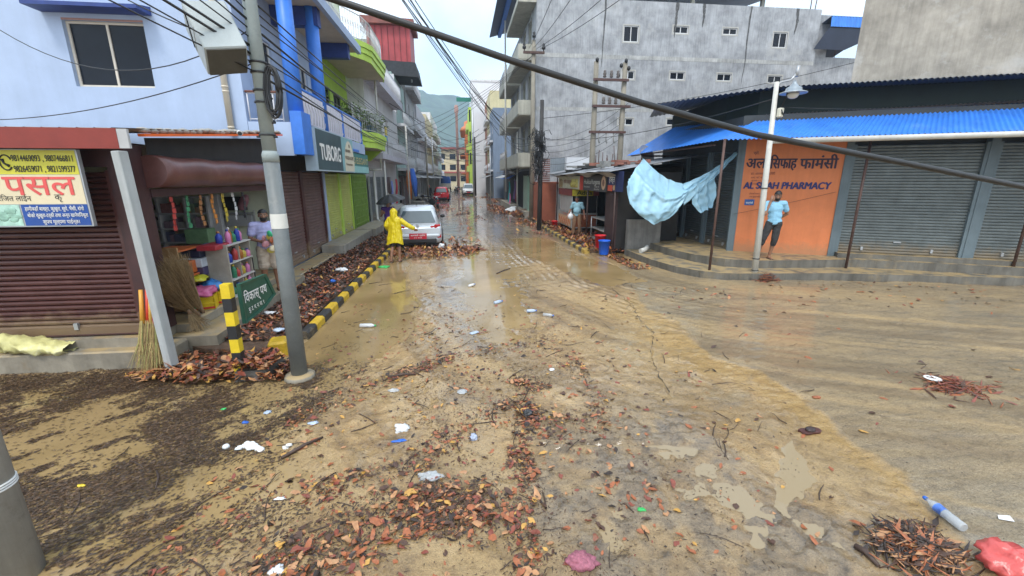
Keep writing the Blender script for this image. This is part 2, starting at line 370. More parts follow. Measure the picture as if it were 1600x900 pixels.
gy = grad_lines([(-60, 0, 6), (0, 1.6, .1), (1.6, 5.6, .022), (5.6, 10, .05), (10, 24, .14), (24, 80, .6), (80, 200, 6), (200, 1220, 80)])
GX, GY = np.meshgrid(gx, gy, indexing='ij'); GH, GC, GW, GF, GS, GO, GD = ground_fields(GX, GY)
nx_, ny_ = len(gx), len(gy)
me = bpy.data.meshes.new('ground'); co = np.stack([GX, GY, GH], -1).reshape(-1, 3)
ii = (np.arange(nx_-1)[:, None]*ny_+np.arange(ny_-1)[None, :]).reshape(-1)
quads = np.stack([ii, ii+ny_, ii+ny_+1, ii+1], -1).astype(np.int32)
me.vertices.add(len(co)); me.vertices.foreach_set('co', co.ravel().astype(np.float32)); me.loops.add(quads.size); me.loops.foreach_set('vertex_index', quads.ravel())
me.polygons.add(len(quads)); me.polygons.foreach_set('loop_start', np.arange(0, quads.size, 4, dtype=np.int32)); me.polygons.foreach_set('use_smooth', np.ones(len(quads), bool))
me.update(calc_edges=True)
for nm, arr in (('concrete', GC), ('wet', GW), ('far', GF), ('silt', GS), ('ochre', GO), ('darkmud', GD)):
    at = me.attributes.new(nm, 'FLOAT', 'POINT'); at.data.foreach_set('value', arr.ravel().astype(np.float32))
def ground_mat():
    m, t, b = new_mat('muddy road'); L = t.links.new; N = t.nodes.new
    geo = N('ShaderNodeNewGeometry'); A = {}
    for k in ('concrete', 'wet', 'far', 'silt', 'ochre', 'darkmud'):
        A[k] = N('ShaderNodeAttribute'); A[k].attribute_name = k
    def noise(s, d=5, rough=.6, vec=None):
        n = N('ShaderNodeTexNoise'); n.inputs['Scale'].default_value = s; n.inputs['Detail'].default_value = d; n.inputs['Roughness'].default_value = rough
        L(vec if vec else geo.outputs['Position'], n.inputs['Vector']); return n.outputs['Fac']
    def ramp(f, stops):
        r = N('ShaderNodeValToRGB'); e = r.color_ramp.elements
        while len(e) < len(stops): e.new(.5)
        for q, (p, c) in zip(e, stops): q.position = p; q.color = (*c, 1)
        L(f, r.inputs['Fac']); return r.outputs['Color']
    def mix(f, a, c):
        q = N('ShaderNodeMix'); q.data_type = 'RGBA'; L(f, q.inputs[0]); L(a, q.inputs[6]); L(c, q.inputs[7]); return q.outputs[2]
    mp = N('ShaderNodeMapping'); mp.inputs['Rotation'].default_value = (0, 0, R(-14)); mp.inputs['Scale'].default_value = (.6, 3.2, 1); L(geo.outputs['Position'], mp.inputs['Vector'])
    mud = ramp(noise(1.9, 9, .74), [(.30, (.12, .078, .042)), (.40, (.27, .17, .076)), (.51, (.44, .285, .125)), (.62, (.49, .345, .18)), (.74, (.27, .19, .105))])
    silt = ramp(noise(.9, 6), [(.35, (.30, .195, .082)), (.65, (.47, .33, .165))])
    n = noise(.55, 4); f = N('ShaderNodeMapRange'); f.inputs[1].default_value = .42; f.inputs[2].default_value = .6; L(n, f.inputs[0]); mud = mix(f.outputs[0], mud, silt)
    con = ramp(noise(1.5, 10, .8, mp.outputs[0]), [(.30, (.06, .055, .05)), (.42, (.22, .155, .082)), (.54, (.38, .278, .145)), (.68, (.47, .355, .20))])
    tanc = ramp(noise(1.1, 9, .75, mp.outputs[0]), [(.30, (.11, .072, .034)), (.44, (.30, .19, .075)), (.58, (.46, .30, .115)), (.75, (.27, .185, .088))])
    sy = N('ShaderNodeSeparateXYZ'); L(geo.outputs['Position'], sy.inputs[0]); ma = N('ShaderNodeMath'); ma.operation = 'MULTIPLY_ADD'; ma.inputs[1].default_value = .23; L(sy.outputs[0], ma.inputs[0]); L(sy.outputs[1], ma.inputs[2])
    wob = N('ShaderNodeMath'); wob.operation = 'MULTIPLY_ADD'; wob.inputs[1].default_value = 3.2; L(noise(1.0, 6, .65, mp.outputs[0]), wob.inputs[0]); L(ma.outputs[0], wob.inputs[2])
    fl = N('ShaderNodeMapRange'); fl.inputs[1].default_value = 4.3; fl.inputs[2].default_value = 5.9; L(wob.outputs[0], fl.inputs[0]); con = mix(fl.outputs[0], con, tanc)
    gr = ramp(noise(70, 4, .75), [(.36, (.09, .08, .065)), (.50, (.30, .26, .19)), (.62, (.50, .44, .33))])
    pit = ramp(noise(7, 8, .8, mp.outputs[0]), [(.36, (.22, .20, .18)), (.50, (1, 1, 1))]); pm = N('ShaderNodeMix'); pm.data_type = 'RGBA'; pm.blend_type = 'MULTIPLY'; pm.inputs[0].default_value = .55; L(con, pm.inputs[6]); L(pit, pm.inputs[7]); con = pm.outputs[2]
    k = N('ShaderNodeMix'); k.data_type = 'RGBA'; k.inputs[0].default_value = .45; L(con, k.inputs[6]); L(gr, k.inputs[7]); con = k.outputs[2]
    fr = ramp(noise(.8, 8, .7), [(.3, (.13, .10, .08)), (.5, (.24, .185, .14)), (.7, (.34, .24, .15))])
    col = mix(A['concrete'].outputs['Fac'], mud, con); col = mix(A['far'].outputs['Fac'], col, fr)
    sr = N('ShaderNodeMapRange'); sr.inputs[1].default_value = .42; sr.inputs[2].default_value = .18; sr.inputs[4].default_value = .55; L(A['silt'].outputs['Fac'], sr.inputs[0]); sd = N('ShaderNodeRGB'); sd.outputs[0].default_value = (.20, .135, .068, 1); col = mix(sr.outputs[0], col, sd.outputs[0])
    s2 = N('ShaderNodeMapRange'); s2.inputs[1].default_value = .58; s2.inputs[2].default_value = .85; s2.inputs[4].default_value = .6; L(A['silt'].outputs['Fac'], s2.inputs[0]); se = N('ShaderNodeRGB'); se.outputs[0].default_value = (.50, .345, .165, 1); col = mix(s2.outputs[0], col, se.outputs[0])
    oc = ramp(noise(3.5, 8, .75, mp.outputs[0]), [(.32, (.24, .145, .045)), (.5, (.43, .27, .095)), (.68, (.52, .36, .17))]); col = mix(A['ochre'].outputs['Fac'], col, oc)
    dmc = ramp(noise(5, 9, .8), [(.32, (.095, .07, .045)), (.48, (.235, .172, .105)), (.62, (.35, .26, .155))]); col = mix(A['darkmud'].outputs['Fac'], col, dmc)
    cl = ramp(noise(11, 7, .8), [(.34, (.42, .38, .34)), (.50, (1, 1, 1))]); cm = N('ShaderNodeMix'); cm.data_type = 'RGBA'; cm.blend_type = 'MULTIPLY'; cm.inputs[0].default_value = .65; L(col, cm.inputs[6]); L(cl, cm.inputs[7]); col = cm.outputs[2]
    gt = ramp(noise(95, 5, .85), [(.34, (.45, .42, .38)), (.50, (1, 1, 1)), (.66, (1.25, 1.25, 1.22))]); gm = N('ShaderNodeMix'); gm.data_type = 'RGBA'; gm.blend_type = 'MULTIPLY'; gm.inputs[0].default_value = .6; L(col, gm.inputs[6]); L(gt, gm.inputs[7]); col = gm.outputs[2]
    sp = ramp(noise(38, 6, .8), [(.33, (1, 1, 1)), (.40, (0, 0, 0))]); dk = N('ShaderNodeRGB'); dk.outputs[0].default_value = (.07, .048, .032, 1)
    col = mix(sp, col, dk.outputs[0])
    L(col, b.inputs['Base Color'])
    rr = N('ShaderNodeMapRange'); rr.inputs[3].default_value = .50; rr.inputs[4].default_value = .22; L(A['wet'].outputs['Fac'], rr.inputs[0])
    L(rr.outputs[0], b.inputs['Roughness']); b.inputs['Specular IOR Level'].default_value = .5
    bp = N('ShaderNodeBump'); bp.inputs['Strength'].default_value = .9; bp.inputs['Distance'].default_value = .045; L(noise(22, 8, .7), bp.inputs['Height'])
    b2 = N('ShaderNodeBump'); b2.inputs['Strength'].default_value = .3; b2.inputs['Distance'].default_value = .006; L(noise(120, 4, .7), b2.inputs['Height']); L(bp.outputs[0], b2.inputs['Normal'])
    L(b2.outputs[0], b.inputs['Normal'])
    b3 = N('ShaderNodeBump'); b3.inputs['Strength'].default_value = .17; b3.inputs['Distance'].default_value = .012; L(noise(9, 5, .6), b3.inputs['Height']); L(b3.outputs[0], b.inputs['Coat Normal'])
    cw = N('ShaderNodeMapRange'); cw.inputs[1].default_value = .12; cw.inputs[2].default_value = .62; L(A['wet'].outputs['Fac'], cw.inputs[0]); L(cw.outputs[0], b.inputs['Coat Weight']); b.inputs['Coat Roughness'].default_value = .06; b.inputs['Coat IOR'].default_value = 1.45
    return m
me.materials.append(ground_mat()); gob = bpy.data.objects.new('ground', me); COL.objects.link(gob); tag(gob, kind='structure', label='muddy road surface with silt, ruts and worn concrete')
def gh(x, y):
    h = ground_fields(np.array([float(x)]), np.array([float(y)]))[0][0]; return max(0., float(h))

def water_mat():
    m, t, b = new_mat('muddy flood water'); L = t.links.new; N = t.nodes.new
    geo = N('ShaderNodeNewGeometry')
    n = N('ShaderNodeTexNoise'); n.inputs['Scale'].default_value = .8; n.inputs['Detail'].default_value = 6; L(geo.outputs['Position'], n.inputs['Vector'])
    r = N('ShaderNodeValToRGB'); r.color_ramp.elements[0].position = .3; r.color_ramp.elements[1].position = .7
    r.color_ramp.elements[0].color = (.215, .145, .062, 1); r.color_ramp.elements[1].color = (.345, .24, .115, 1); L(n.outputs['Fac'], r.inputs['Fac'])
    sx = N('ShaderNodeSeparateXYZ'); L(geo.outputs['Position'], sx.inputs[0]); mr = N('ShaderNodeMapRange'); mr.inputs[1].default_value = .2; mr.inputs[2].default_value = 1.4; L(sx.outputs[0], mr.inputs[0]); my = N('ShaderNodeMapRange'); my.inputs[1].default_value = 5; my.inputs[2].default_value = 4; L(sx.outputs[1], my.inputs[0])
    mm = N('ShaderNodeMath'); mm.operation = 'MULTIPLY'; L(mr.outputs[0], mm.inputs[0]); L(my.outputs[0], mm.inputs[1]); q = N('ShaderNodeMix'); q.data_type = 'RGBA'; L(mm.outputs[0], q.inputs[0]); L(r.outputs[0], q.inputs[6]); q.inputs[7].default_value = (.30, .232, .142, 1); L(q.outputs[2], b.inputs['Base Color'])  # greyer tint near right: grey sky reflection put into the puddle colour
    b.inputs['Roughness'].default_value = .045; b.inputs['IOR'].default_value = 1.33
    n2 = N('ShaderNodeTexNoise'); n2.inputs['Scale'].default_value = 5; n2.inputs['Detail'].default_value = 4; L(geo.outputs['Position'], n2.inputs['Vector'])
    bp = N('ShaderNodeBump'); bp.inputs['Strength'].default_value = .12; bp.inputs['Distance'].default_value = .02; L(n2.outputs['Fac'], bp.inputs['Height']); L(bp.outputs[0], b.inputs['Normal']); return m
mb = MB(); mb.face([(-60, -20, 0), (30, -20, 0), (30, 160, 0), (-60, 160, 0)]); o = mb.build('flood_water', water_mat()); tag(o, 'shallow tan flood water standing on the road', kind='structure')

CONCRETE = M('stained concrete', (.30, .28, .24), .75, .22, 2.5, .3, streak=.35, spots=.35, spotcol=(.33, .23, .11), topmud=.35)
MUDDYCON = M('mud washed concrete', (.25, .22, .17), .6, .3, 2.2, .35, streak=.35, spots=.5, spotcol=(.22, .16, .09), topmud=.95)
DIRT = M('wet leaf mould', (.085, .05, .03), .6, .45, 9, .7, spots=.4, spotcol=(.20, .13, .07))
KERB_Y = M('kerb yellow paint', (.55, .35, .02), .5, .25, 7, .25, spots=.9, spotcol=(.21, .16, .10), spotscale=2.6)
KERB_K = M('kerb black paint', (.03, .029, .028), .5, .3, 7, .25, spots=.9, spotcol=(.21, .165, .105), spotscale=2.6)
# left pavement and kerb
def pavement(name, outline, z, label):
    mb = MB(); mb.prism([(p[0], p[1], -.05) for p in outline], (0, 0, z+.05)); return tag(mb.build(name, DIRT), label, kind='structure')
pavement('pavement', [(-2.68, 6.0), (-2.62, 22), (-2.7, 75), (-4.45, 75), (-4.45, 6.6), (-3.75, 6.2)], .13, 'pavement between shops and road buried in wet leaves')
pavement('pavement', [(4.32, 14.1), (4.27, 24), (4.1, 75), (7.6, 75), (7.6, 14.1)], .13, 'pavement before the snack stalls buried in wet leaves')
def kerb(a, b, w, z, n, label, start=0, mats=None):
    a, b = V(a), V(b); mb = MB(); d = (b-a)/n; u = d.normalized(); s = V((u.y, -u.x, 0))*w/2
    for k in range(n):
        j = [random.uniform(-.012, .012) for _ in range(2)]
        p, q = a+d*k+u*.004+s*j[0], a+d*(k+1)-u*.004+s*j[0]; zz = z+j[1]
        mb.loft([[p-s, p+s, p+s*.92+UP*(zz-.03), p+s*.6+UP*zz, p-s*.6+UP*zz, p-s*.92+UP*(zz-.03)], [q-s, q+s, q+s*.92+UP*(zz-.03), q+s*.6+UP*zz, q-s*.6+UP*zz, q-s*.92+UP*(zz-.03)]], m=(k+start) % 2)
    return tag(mb.build('kerb', mats or [KERB_K, KERB_Y]), label, kind='structure')
kerb((-2.57, 6.75, -.05), (-2.50, 22, -.05), .17, .19, 36, 'black and yellow painted kerb along the shops')
kerb((4.20, 14.0, -.05), (4.17, 24, -.05), .2, .20, 26, 'black and yellow painted kerb along the snack stalls', 1, [M('worn kerb black', (.07, .06, .05), .6, .3, 7, .25, spots=.9, spotcol=(.23, .175, .11), spotscale=2.5), M('worn kerb yellow', (.42, .28, .06), .6, .3, 7, .25, spots=.9, spotcol=(.23, .175, .11), spotscale=2.5)])

# hills behind the town
def hill(name, cx, cy, w, hgt, seed, col, label):
    mb = MB()
    def f(u, v):
        x = cx+(u-.5)*w; y = cy+(v-.5)*w*.5; e = max(0, 1-(2*(u-.5))**2)*max(0, 1-(2*(v-.5))**2)
        n = mnoise.fractal(V((x*.006+seed, y*.006, 0)), 1., 2., 5); r = mnoise.fractal(V((x*.04+seed, y*.04, 0)), 1., 2., 4)
        return (x, y, e**.8*hgt*(1+.28*n)+r*7*e-3)
    mb.sheet(f, 110, 60); m = M('hill forest', col, .9, .45, .05, .8, spots=.5, spotcol=(.03, .05, .03), spotscale=.02, bscale=.12)
    tag(mb.build(name, m), label, kind='structure')
hill('hill', -230, 820, 900, 185, 3, (.05, .085, .05), 'forested hill rising beyond the end of the street')

# the broken edge of the road slab
mb = MB(); pl = [V((*p, 0)) for p in CRACK]; pts = []
random.seed(3)
for a, b in zip(pl, pl[1:]):
    n = max(2, int((b-a).length/.06))
    for k in range(n): pts.append(a.lerp(b, k/n)+V((random.gauss(0, .018), random.gauss(0, .018), 0)))
row = []
for p in pts:
    w = random.uniform(.001, .010)*(.2+abs(math.sin(p.y*2.3))); z = gh(p.x, p.y)+.005; row.append((V((p.x-w, p.y-w*.3, z)), V((p.x+w, p.y+w*.3, z+.001))))
for a, b in zip(row, row[1:]): mb.face([a[0], a[1], b[1], b[0]])
tag(mb.build('road_crack', M('dark crack strip', (.045, .036, .026), .8, .3, 20, .2)), 'jagged crack along the broken edge of the road slab', kind='structure')  # thin dark ribbon laid on the ground as the crack
# ------------------------------------------------------------------ shared paints
BLUE_WALL = M('pale blue paint', (.385, .475, .645), .7, .06, 1.6, .06, streak=.10, spots=.22, spotcol=(.24, .30, .42), spotscale=1.3, sscale=2.5)
BLUE_TRIM = M('bright blue paint', (.045, .19, .66), .45, .12, 4, .05, streak=.15)
NAVY = M('navy paint', (.02, .045, .20), .5, .2, 4, .05)
CREAM = M('cream ceiling paint', (.52, .46, .38), .8, .1, 2, .05, spots=.2, spotcol=(.35, .30, .24))
GREEN_PAINT = M('lime green paint', (.34, .52, .05), .6, .10, 2.5, .06, streak=.2)
GREEN_TRIM = M('light lime trim', (.47, .66, .10), .55, .10, 2.5, .06, streak=.2)
WHITE_PAINT = M('white wall paint', (.62, .62, .63), .7, .08, 1.5, .06, streak=.25)
GREY_WALL = M('grey cement render', (.36, .36, .36), .85, .2, 1.2, .25, streak=.5)
BROWN_SHUT = M('brown shutter paint', (.085, .030, .026), .38, .25, 3, .05, spots=.25, spotcol=(.16, .09, .07), metal=.15, splash=(.42, .95, .6))
BROWN_SHUT2 = M('dusty brown shutter', (.17, .105, .095), .5, .2, 3, .05, spots=.3, spotcol=(.24, .16, .13), metal=.15, splash=(.2, .8, .6))
LIME_SHUT = M('lime yellow shutter', (.48, .50, .13), .5, .15, 2, .05, spots=.25, spotcol=(.36, .40, .12), splash=(.42, .95, .5))
GREY_SHUT = M('grey shutter steel', (.135, .155, .155), .45, .25, 2.5, .05, spots=.35, spotcol=(.12, .10, .075), metal=.2, streak=.2, splash=(.5, 1.1, .55))
DKGREY_SHUT = M('dark grey shutter steel', (.10, .115, .12), .42, .2, 2.5, .05, spots=.2, spotcol=(.10, .085, .07), metal=.35, splash=(.42, .95, .5))
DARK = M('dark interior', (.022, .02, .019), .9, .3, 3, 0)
RED_FASCIA = M('dull red sheet metal', (.24, .032, .020), .45, .15, 3, .05, spots=.4, spotcol=(.13, .03, .025), spotscale=1.6)
ORANGE_TRIM = M('orange edge sheet', (.80, .14, .02), .45, .1, 3, .05)
TILE = M('grey mortar', (.34, .32, .29), .9, .25, 5, .5)
ALU = M('pale window frame', (.62, .56, .47), .4, .1, 4, .03)
WHITE_FR = M('white window frame', (.66, .66, .66), .4, .1, 4, .03)
GLASS = M('dark window glass', (.010, .013, .020), .12, .2, 1.5, .02, spec=.22)
STEEL = M('galvanised steel', (.42, .43, .44), .4, .12, 6, .05, metal=.5)
RAIL_W = M('white rail paint', (.60, .60, .62), .5, .1, 6, .03)
RAIL_B = M('dark iron rail', (.04, .035, .035), .5, .2, 6, .05)
RUST = M('rusty brown steel', (.085, .045, .035), .6, .35, 8, .2)
PVC = M('grey white pipe', (.55, .54, .50), .45, .1, 3, .03, streak=.2)
BLACK = M('black rubber', (.015, .015, .016), .45, .2, 6, .02)
WOOD = M('plywood', (.36, .20, .085), .6, .25, 4, .1)
GWOOD = M('grey weathered board', (.34, .31, .26), .7, .2, 4, .1)
WHITE_IN = M('white lettering paint', (.80, .80, .78), .5, .05, 4, 0)

def window(root, o, u, w, h, fr, panes=2, glass=GLASS, inset=.10, t=.05, label=None):
    """window set into an opening whose lower outer corner is o; u = unit vector along the wall"""
    o, u = V(o), V(u).normalized(); n = u.cross(UP).normalized(); q = o-n*inset
    mb = MB()
    def bar(a, b, c, d, dp=.05):
        p0 = q+u*a+UP*b; mb.loft([[p0, p0+u*(c-a), p0+u*(c-a)+UP*(d-b), p0+UP*(d-b)], [x+n*dp for x in (p0, p0+u*(c-a), p0+u*(c-a)+UP*(d-b), p0+UP*(d-b))]])
    bar(.003, .003, t, h-.003); bar(w-t, .003, w-.003, h-.003); bar(t, .003, w-t, t); bar(t, h-t, w-t, h-.003)
    for k in range(1, panes): bar(w*k/panes-t*.45, t, w*k/panes+t*.45, h-t, .045)
    f = mb.build('window', fr, root)
    if label: f['label'] = label
    g = MB(); a = q+n*.018; g.face([a+u*t*.8+UP*t*.8, a+u*(w-t*.8)+UP*t*.8, a+u*(w-t*.8)+UP*(h-t*.8), a+u*t*.8+UP*(h-t*.8)])
    sub('pane', g, glass, f); return f
def shutter(root, a, b, z0, z1, mat, frame, name='shutter', pitch=.08, label=None, inset=.06, depth=.022):
    """roller shutter between ground points a and b (seen from the side a->b x up)"""
    a, b = V((a[0], a[1], z0)), V((b[0], b[1], z0)); u = (b-a).normalized(); n = u.cross(UP).normalized()
    mb = MB().slats(a-n*inset, b-a, z1-z0-.02, pitch, depth)
    mb.box((a+b)/2-n*(inset-.03)+UP*.05, (.03 if abs(u.x) < .5 else (b-a).length-.05, (b-a).length-.05 if abs(u.x) < .5 else .03, .1)) if abs(u.x) in (0., 1.) else None
    s = mb.build(name, mat, root)
    if label: s['label'] = label
    lk = MB(); L_ = (b-a).length
    for k in (.22, .78): lk.box(a.lerp(b, k)-n*(inset-.04)+UP*.12, (.05, .05, .09), math.atan2(u.y, u.x))
    lk.box((a+b)/2-n*(inset-.035)+UP*.32, (.16, .03, .03), math.atan2(u.y, u.x)); sub('lock', lk, STEEL, s)
    f = MB()
    for p in (a, b): f.loft([[p-u*.05-n*inset*1.2, p+u*.05-n*inset*1.2, p+u*.05+n*.012, p-u*.05+n*.012], [x+UP*(z1-z0) for x in (p-u*.05-n*inset*1.2, p+u*.05-n*inset*1.2, p+u*.05+n*.012, p-u*.05+n*.012)]])
    for q in f.build_each('shutter_frame', frame, root): q.parent = s
    return s
def railing(root, pts, h, mat, name='railing', step=.14, r=.010, rail=.022, label=None, scroll=False):
    mb = MB()
    for a, b in zip(pts, pts[1:]):
        a, b = V(a), V(b); n = max(2, int((b-a).length/step))
        mb.tube([a+UP*h, b+UP*h], rail, 6); mb.tube([a+UP*.06, b+UP*.06], rail*.7, 5)
        for k in range(n+1):
            p = a.lerp(b, k/n); mb.tube([p+UP*.02, p+UP*h], r, 5)
            if scroll and k < n:
                p2 = a.lerp(b, (k+.5)/n); e = (b-a).normalized()*.045
                mb.tube([p2+UP*h*.55+e*math.cos(t)+UP*.09*math.sin(t) for t in np.linspace(0, 6.28, 9)], r*.7, 4)
    o = mb.build(name, mat, root)
    if label: o['label'] = label
    return o

# ------------------------------------------------------------------ corner shop (low lean-to) on the left
cs = thing('corner_shop', 'low corner shop with red fascia, brown shutter and open front crammed with goods', 'shop', (-5.5, 6.0, 0))
MB().bx((-9.5, 6.02, .0), (-4.25, 10.9, .40)).build('plinth', MUDDYCON, cs)
mb = MB(); mb.wall((-9.5, 6.12, .42), (5.32, 0, 0), 2.5, holes=[(1.2, 0, 5.12, 2.22)], reveal=.12)
mb.bx((-4.42, 6.13, .42), (-4.22, 6.5, 2.92)); mb.build('wall', M('dark maroon boards', (.055, .022, .022), .5, .3, 5, .1), cs)
shutter(cs, (-8.3, 6.16), (-4.42, 6.16), .42, 2.6, BROWN_SHUT, BROWN_SHUT, label='brown ribbed roller shutter pulled down', pitch=.068, depth=.03)
# interior
mb = MB(); mb.face([(-9, 10.6, .4), (-4.3, 10.6, .4), (-4.3, 10.6, 3.1), (-9, 10.6, 3.1)]); mb.face([(-8.8, 6.3, .4), (-8.8, 10.6, .4), (-8.8, 10.6, 3.1), (-8.8, 6.3, 3.1)])
mb.face([(-9, 6.3, 2.95), (-4.3, 6.3, 2.95), (-4.3, 10.6, 2.95), (-9, 10.6, 2.95)], 1)
mb.build('interior_wall', [M('pale green interior paint', (.74, .78, .60), .8, .1, 2, .05), M('dusty ceiling boards', (.45, .42, .38), .9, .2, 4, .05)], cs)
# roof and trims
va, vb = PX(222, 213, -4.0), PX(438, 212, -4.0)
mb = MB(); mb.corrug((-9.6, 5.72, 3.05), (5.62, 0, 0), (0, 5.0, .42), .18, .02); mb.build('roof', M('weathered roof sheet', (.25, .22, .2), .6, .25, 3, .1), cs)
MB().bx((-9.6, 5.70, 2.835), (-3.93, 5.75, 3.06)).bx((-3.93, 5.705, 2.84), (-3.82, 5.74, 3.055), m=1).build('fascia', [RED_FASCIA, M('grey fascia end', (.45, .45, .45), .5, .1, 4, .05)], cs)
mb = MB(); mb.box((va+vb)/2+V((0, 0, .015)), (.10, (vb-va).length, .035), rot=Matrix.Rotation(math.atan2(vb.z-va.z, vb.y-va.y), 3, 'X'))
mb.build('verge_trim', ORANGE_TRIM, cs)
mb = MB()
for k in range(26):
    p = va.lerp(vb, (k+.5)/26); mb.ell(p+UP*(.065+random.uniform(-.01, .014))+V((-.03, 0, 0)), (.07, .10, random.uniform(.03, .045)), 8, 4)
mb.build('verge_mortar', TILE, cs)
# gable board beneath verge, roller housing, beam
mb = MB(); mb.face([(-4.16, 6.5, 2.72), (-4.16, 10.6, 2.72), (-4.16, 10.6, 3.36), (-4.16, 6.5, 3.02)]); mb.bx((-4.24, 10.2, .42), (-4.1, 10.5, 2.75), m=1)
mb.build('gable_board', [DARK, BLUE_WALL], cs)
hz = MB(); prof = [(-4.14+.21*math.cos(a), 2.585+.215*math.sin(a)) for a in np.linspace(-1.7, 1.9, 12)]+[(-4.34, 2.80), (-4.34, 2.37)]
hz.loft([[(x+.012*math.sin(k*2.1), 6.46+3.66*k/14, z+.010*math.sin(k*1.7+x*9)) for x, z in prof] for k in range(15)], smooth=True); hz.build('roller_housing', M('brown roller housing', (.13, .052, .045), .32, .25, 2, .05, spots=.3, spotcol=(.26, .16, .14), spotscale=1.4), cs)
MB().bx((-4.3, 6.5, 2.25), (-4.2, 10.2, 2.36)).build('lintel', M('maroon lintel', (.06, .025, .025), .6, .2, 4, .05), cs)
pp = MB(); pb, pt = PZ(272, 583), PY(186, 236, 5.72)
pp.box((pb+pt)/2, (.115, .115, (pt-pb).length), rot=(pt-pb).to_track_quat('Z', 'Y').to_matrix(), bev=.008); pp.build('post', M('pale grey post paint', (.40, .42, .42), .5, .1, 3, .05, streak=.3), cs)
# shop sign under the fascia
sg = thing('shop_sign', 'yellow, cream and blue shop signboard with large red letters under red fascia', 'sign', (-5.9, 5.86, 1.92))
sx0, sx1, sz0, sz1 = -7.4, -4.50, 1.93, 2.83; Ys = 5.84
SIGN_Y = M('sign yellow', (.62, .58, .05), .4, .08, 3, 0); SIGN_C = M('sign cream', (.72, .62, .42), .4, .06, 2, 0); SIGN_B = M('sign blue', (.015, .07, .30), .4, .1, 3, 0); SIGN_K = M('sign black ink', (.02, .02, .02), .5, .1, 3, 0)
SIGN_R = M('sign red ink', (.72, .10, .09), .4, .1, 3, 0); SIGN_T = M('sign pale teal', (.40, .62, .52), .4, .2, 14, 0)
mb = MB(); mb.bx((sx0, Ys, sz0), (sx1, Ys+.05, sz1), m=3)
def band(z0, z1, m, a=sx0+.02, b=sx1-.02): mb.face([(a, Ys-.004, z0), (b, Ys-.004, z0), (b, Ys-.004, z1), (a, Ys-.004, z1)], m)
band(sz0+.27, sz1-.29, 1); band(sz1-.285, sz1-.01, 0); band(sz0+.015, sz0+.265, 2, -5.24); band(sz0+.015, sz0+.265, 4, -5.53, -5.26); band(sz0+.015, sz0+.265, 1, sx0+.02, -5.55)
mb.build('board', [SIGN_Y, SIGN_C, SIGN_B, STEEL, SIGN_T], sg)
rt, up = V((1, 0, 0)), UP; y = Ys-.004
mb = MB()
mb.text('9814469093 , 9807466811', (PY(17, 243, Ys).x, y, sz1-.135), rt, up, .10, width=PY(113, 243, Ys).x-PY(17, 243, Ys).x, bold=.012); mb.text('9826459071 , 9821599377', (PY(20, 253, Ys).x, y, sz1-.255), rt, up, .10, width=PY(116, 253, Ys).x-PY(20, 253, Ys).x, bold=.012)
mb.text('वैरिजत लाईन', (PY(-8, 315, Ys).x, y, sz0+.31), rt, up, .085, width=.40); mb.text('कृ', (-4.85, y, sz0+.32), rt, up, .10)
phx = PY(8, 247, Ys).x
ph = [V((phx+.065*math.cos(t), y-.004, sz1-.15+.085*math.sin(t))) for t in np.linspace(.4, 5.6, 16)]; mb.tube(ph, .008, 5)
mb.tube([(phx-.03, y-.004, sz1-.11), (phx-.02, y-.004, sz1-.16), (phx+.03, y-.004, sz1-.19)], [.018, .010, .018], 6); mb.build('lettering', SIGN_K, sg)
mb = MB(); mb.text('पसल', (PY(4, 280, Ys).x, y, sz0+.38), rt, up, .33, width=PY(117, 280, Ys).x-PY(4, 280, Ys).x, bold=.016); mb.build('lettering', SIGN_R, sg)
mb = MB()
for k, s in enumerate(('हामीकहाँ बाख्रा, कुखुरा, सुपे, भैंसी, रांगो', 'बोको कुखुरा-टर्की तथा अन्य खानेपिनेकुरा', 'सुपथ मूल्यमा पाईन्छ।')): mb.text(s, (-4.88+.02*k, y, sz0+.195-.078*k), rt, up, .062, width=(.64, .66, .40)[k], align='c', bold=.006)
mb.build('lettering', WHITE_IN, sg)
mb = MB()
for k in range(14): mb.ell((-5.40+random.uniform(-.11, .11), y, sz0+.14+random.uniform(-.07, .07)), (.05, .003, .03), 8, 4)
mb.build('picture', M('sign leaf print', (.28, .48, .38), .5, .3, 12, 0), sg)
# concrete step along the shop front, and the raised floor toward the street
st = MB(); st.bx((-9.5, 5.86, -.05), (-3.98, 6.30, .27), bev=.02); plain('concrete_step', st, MUDDYCON, 'low muddy concrete step along the front of the brown shuttered shop', 'step')
st = MB(); a, b, c = PZ(300, 568), PZ(425, 495), PZ(505, 415)
poly = [(-4.28, 6.32, 0), (-3.60, 6.32, 0), (-3.63, 8.2, 0), (-3.75, 10.4, 0), (-4.28, 10.4, 0)]
st.prism([(x, y, -.05) for x, y, _ in poly], (0, 0, .33)); st.bx((-4.27, 6.5, .27), (-4.05, 10.3, .43), bev=.02); plain('concrete_step', st, MUDDYCON, 'muddy concrete step before the open shop front with brooms on it', 'step')

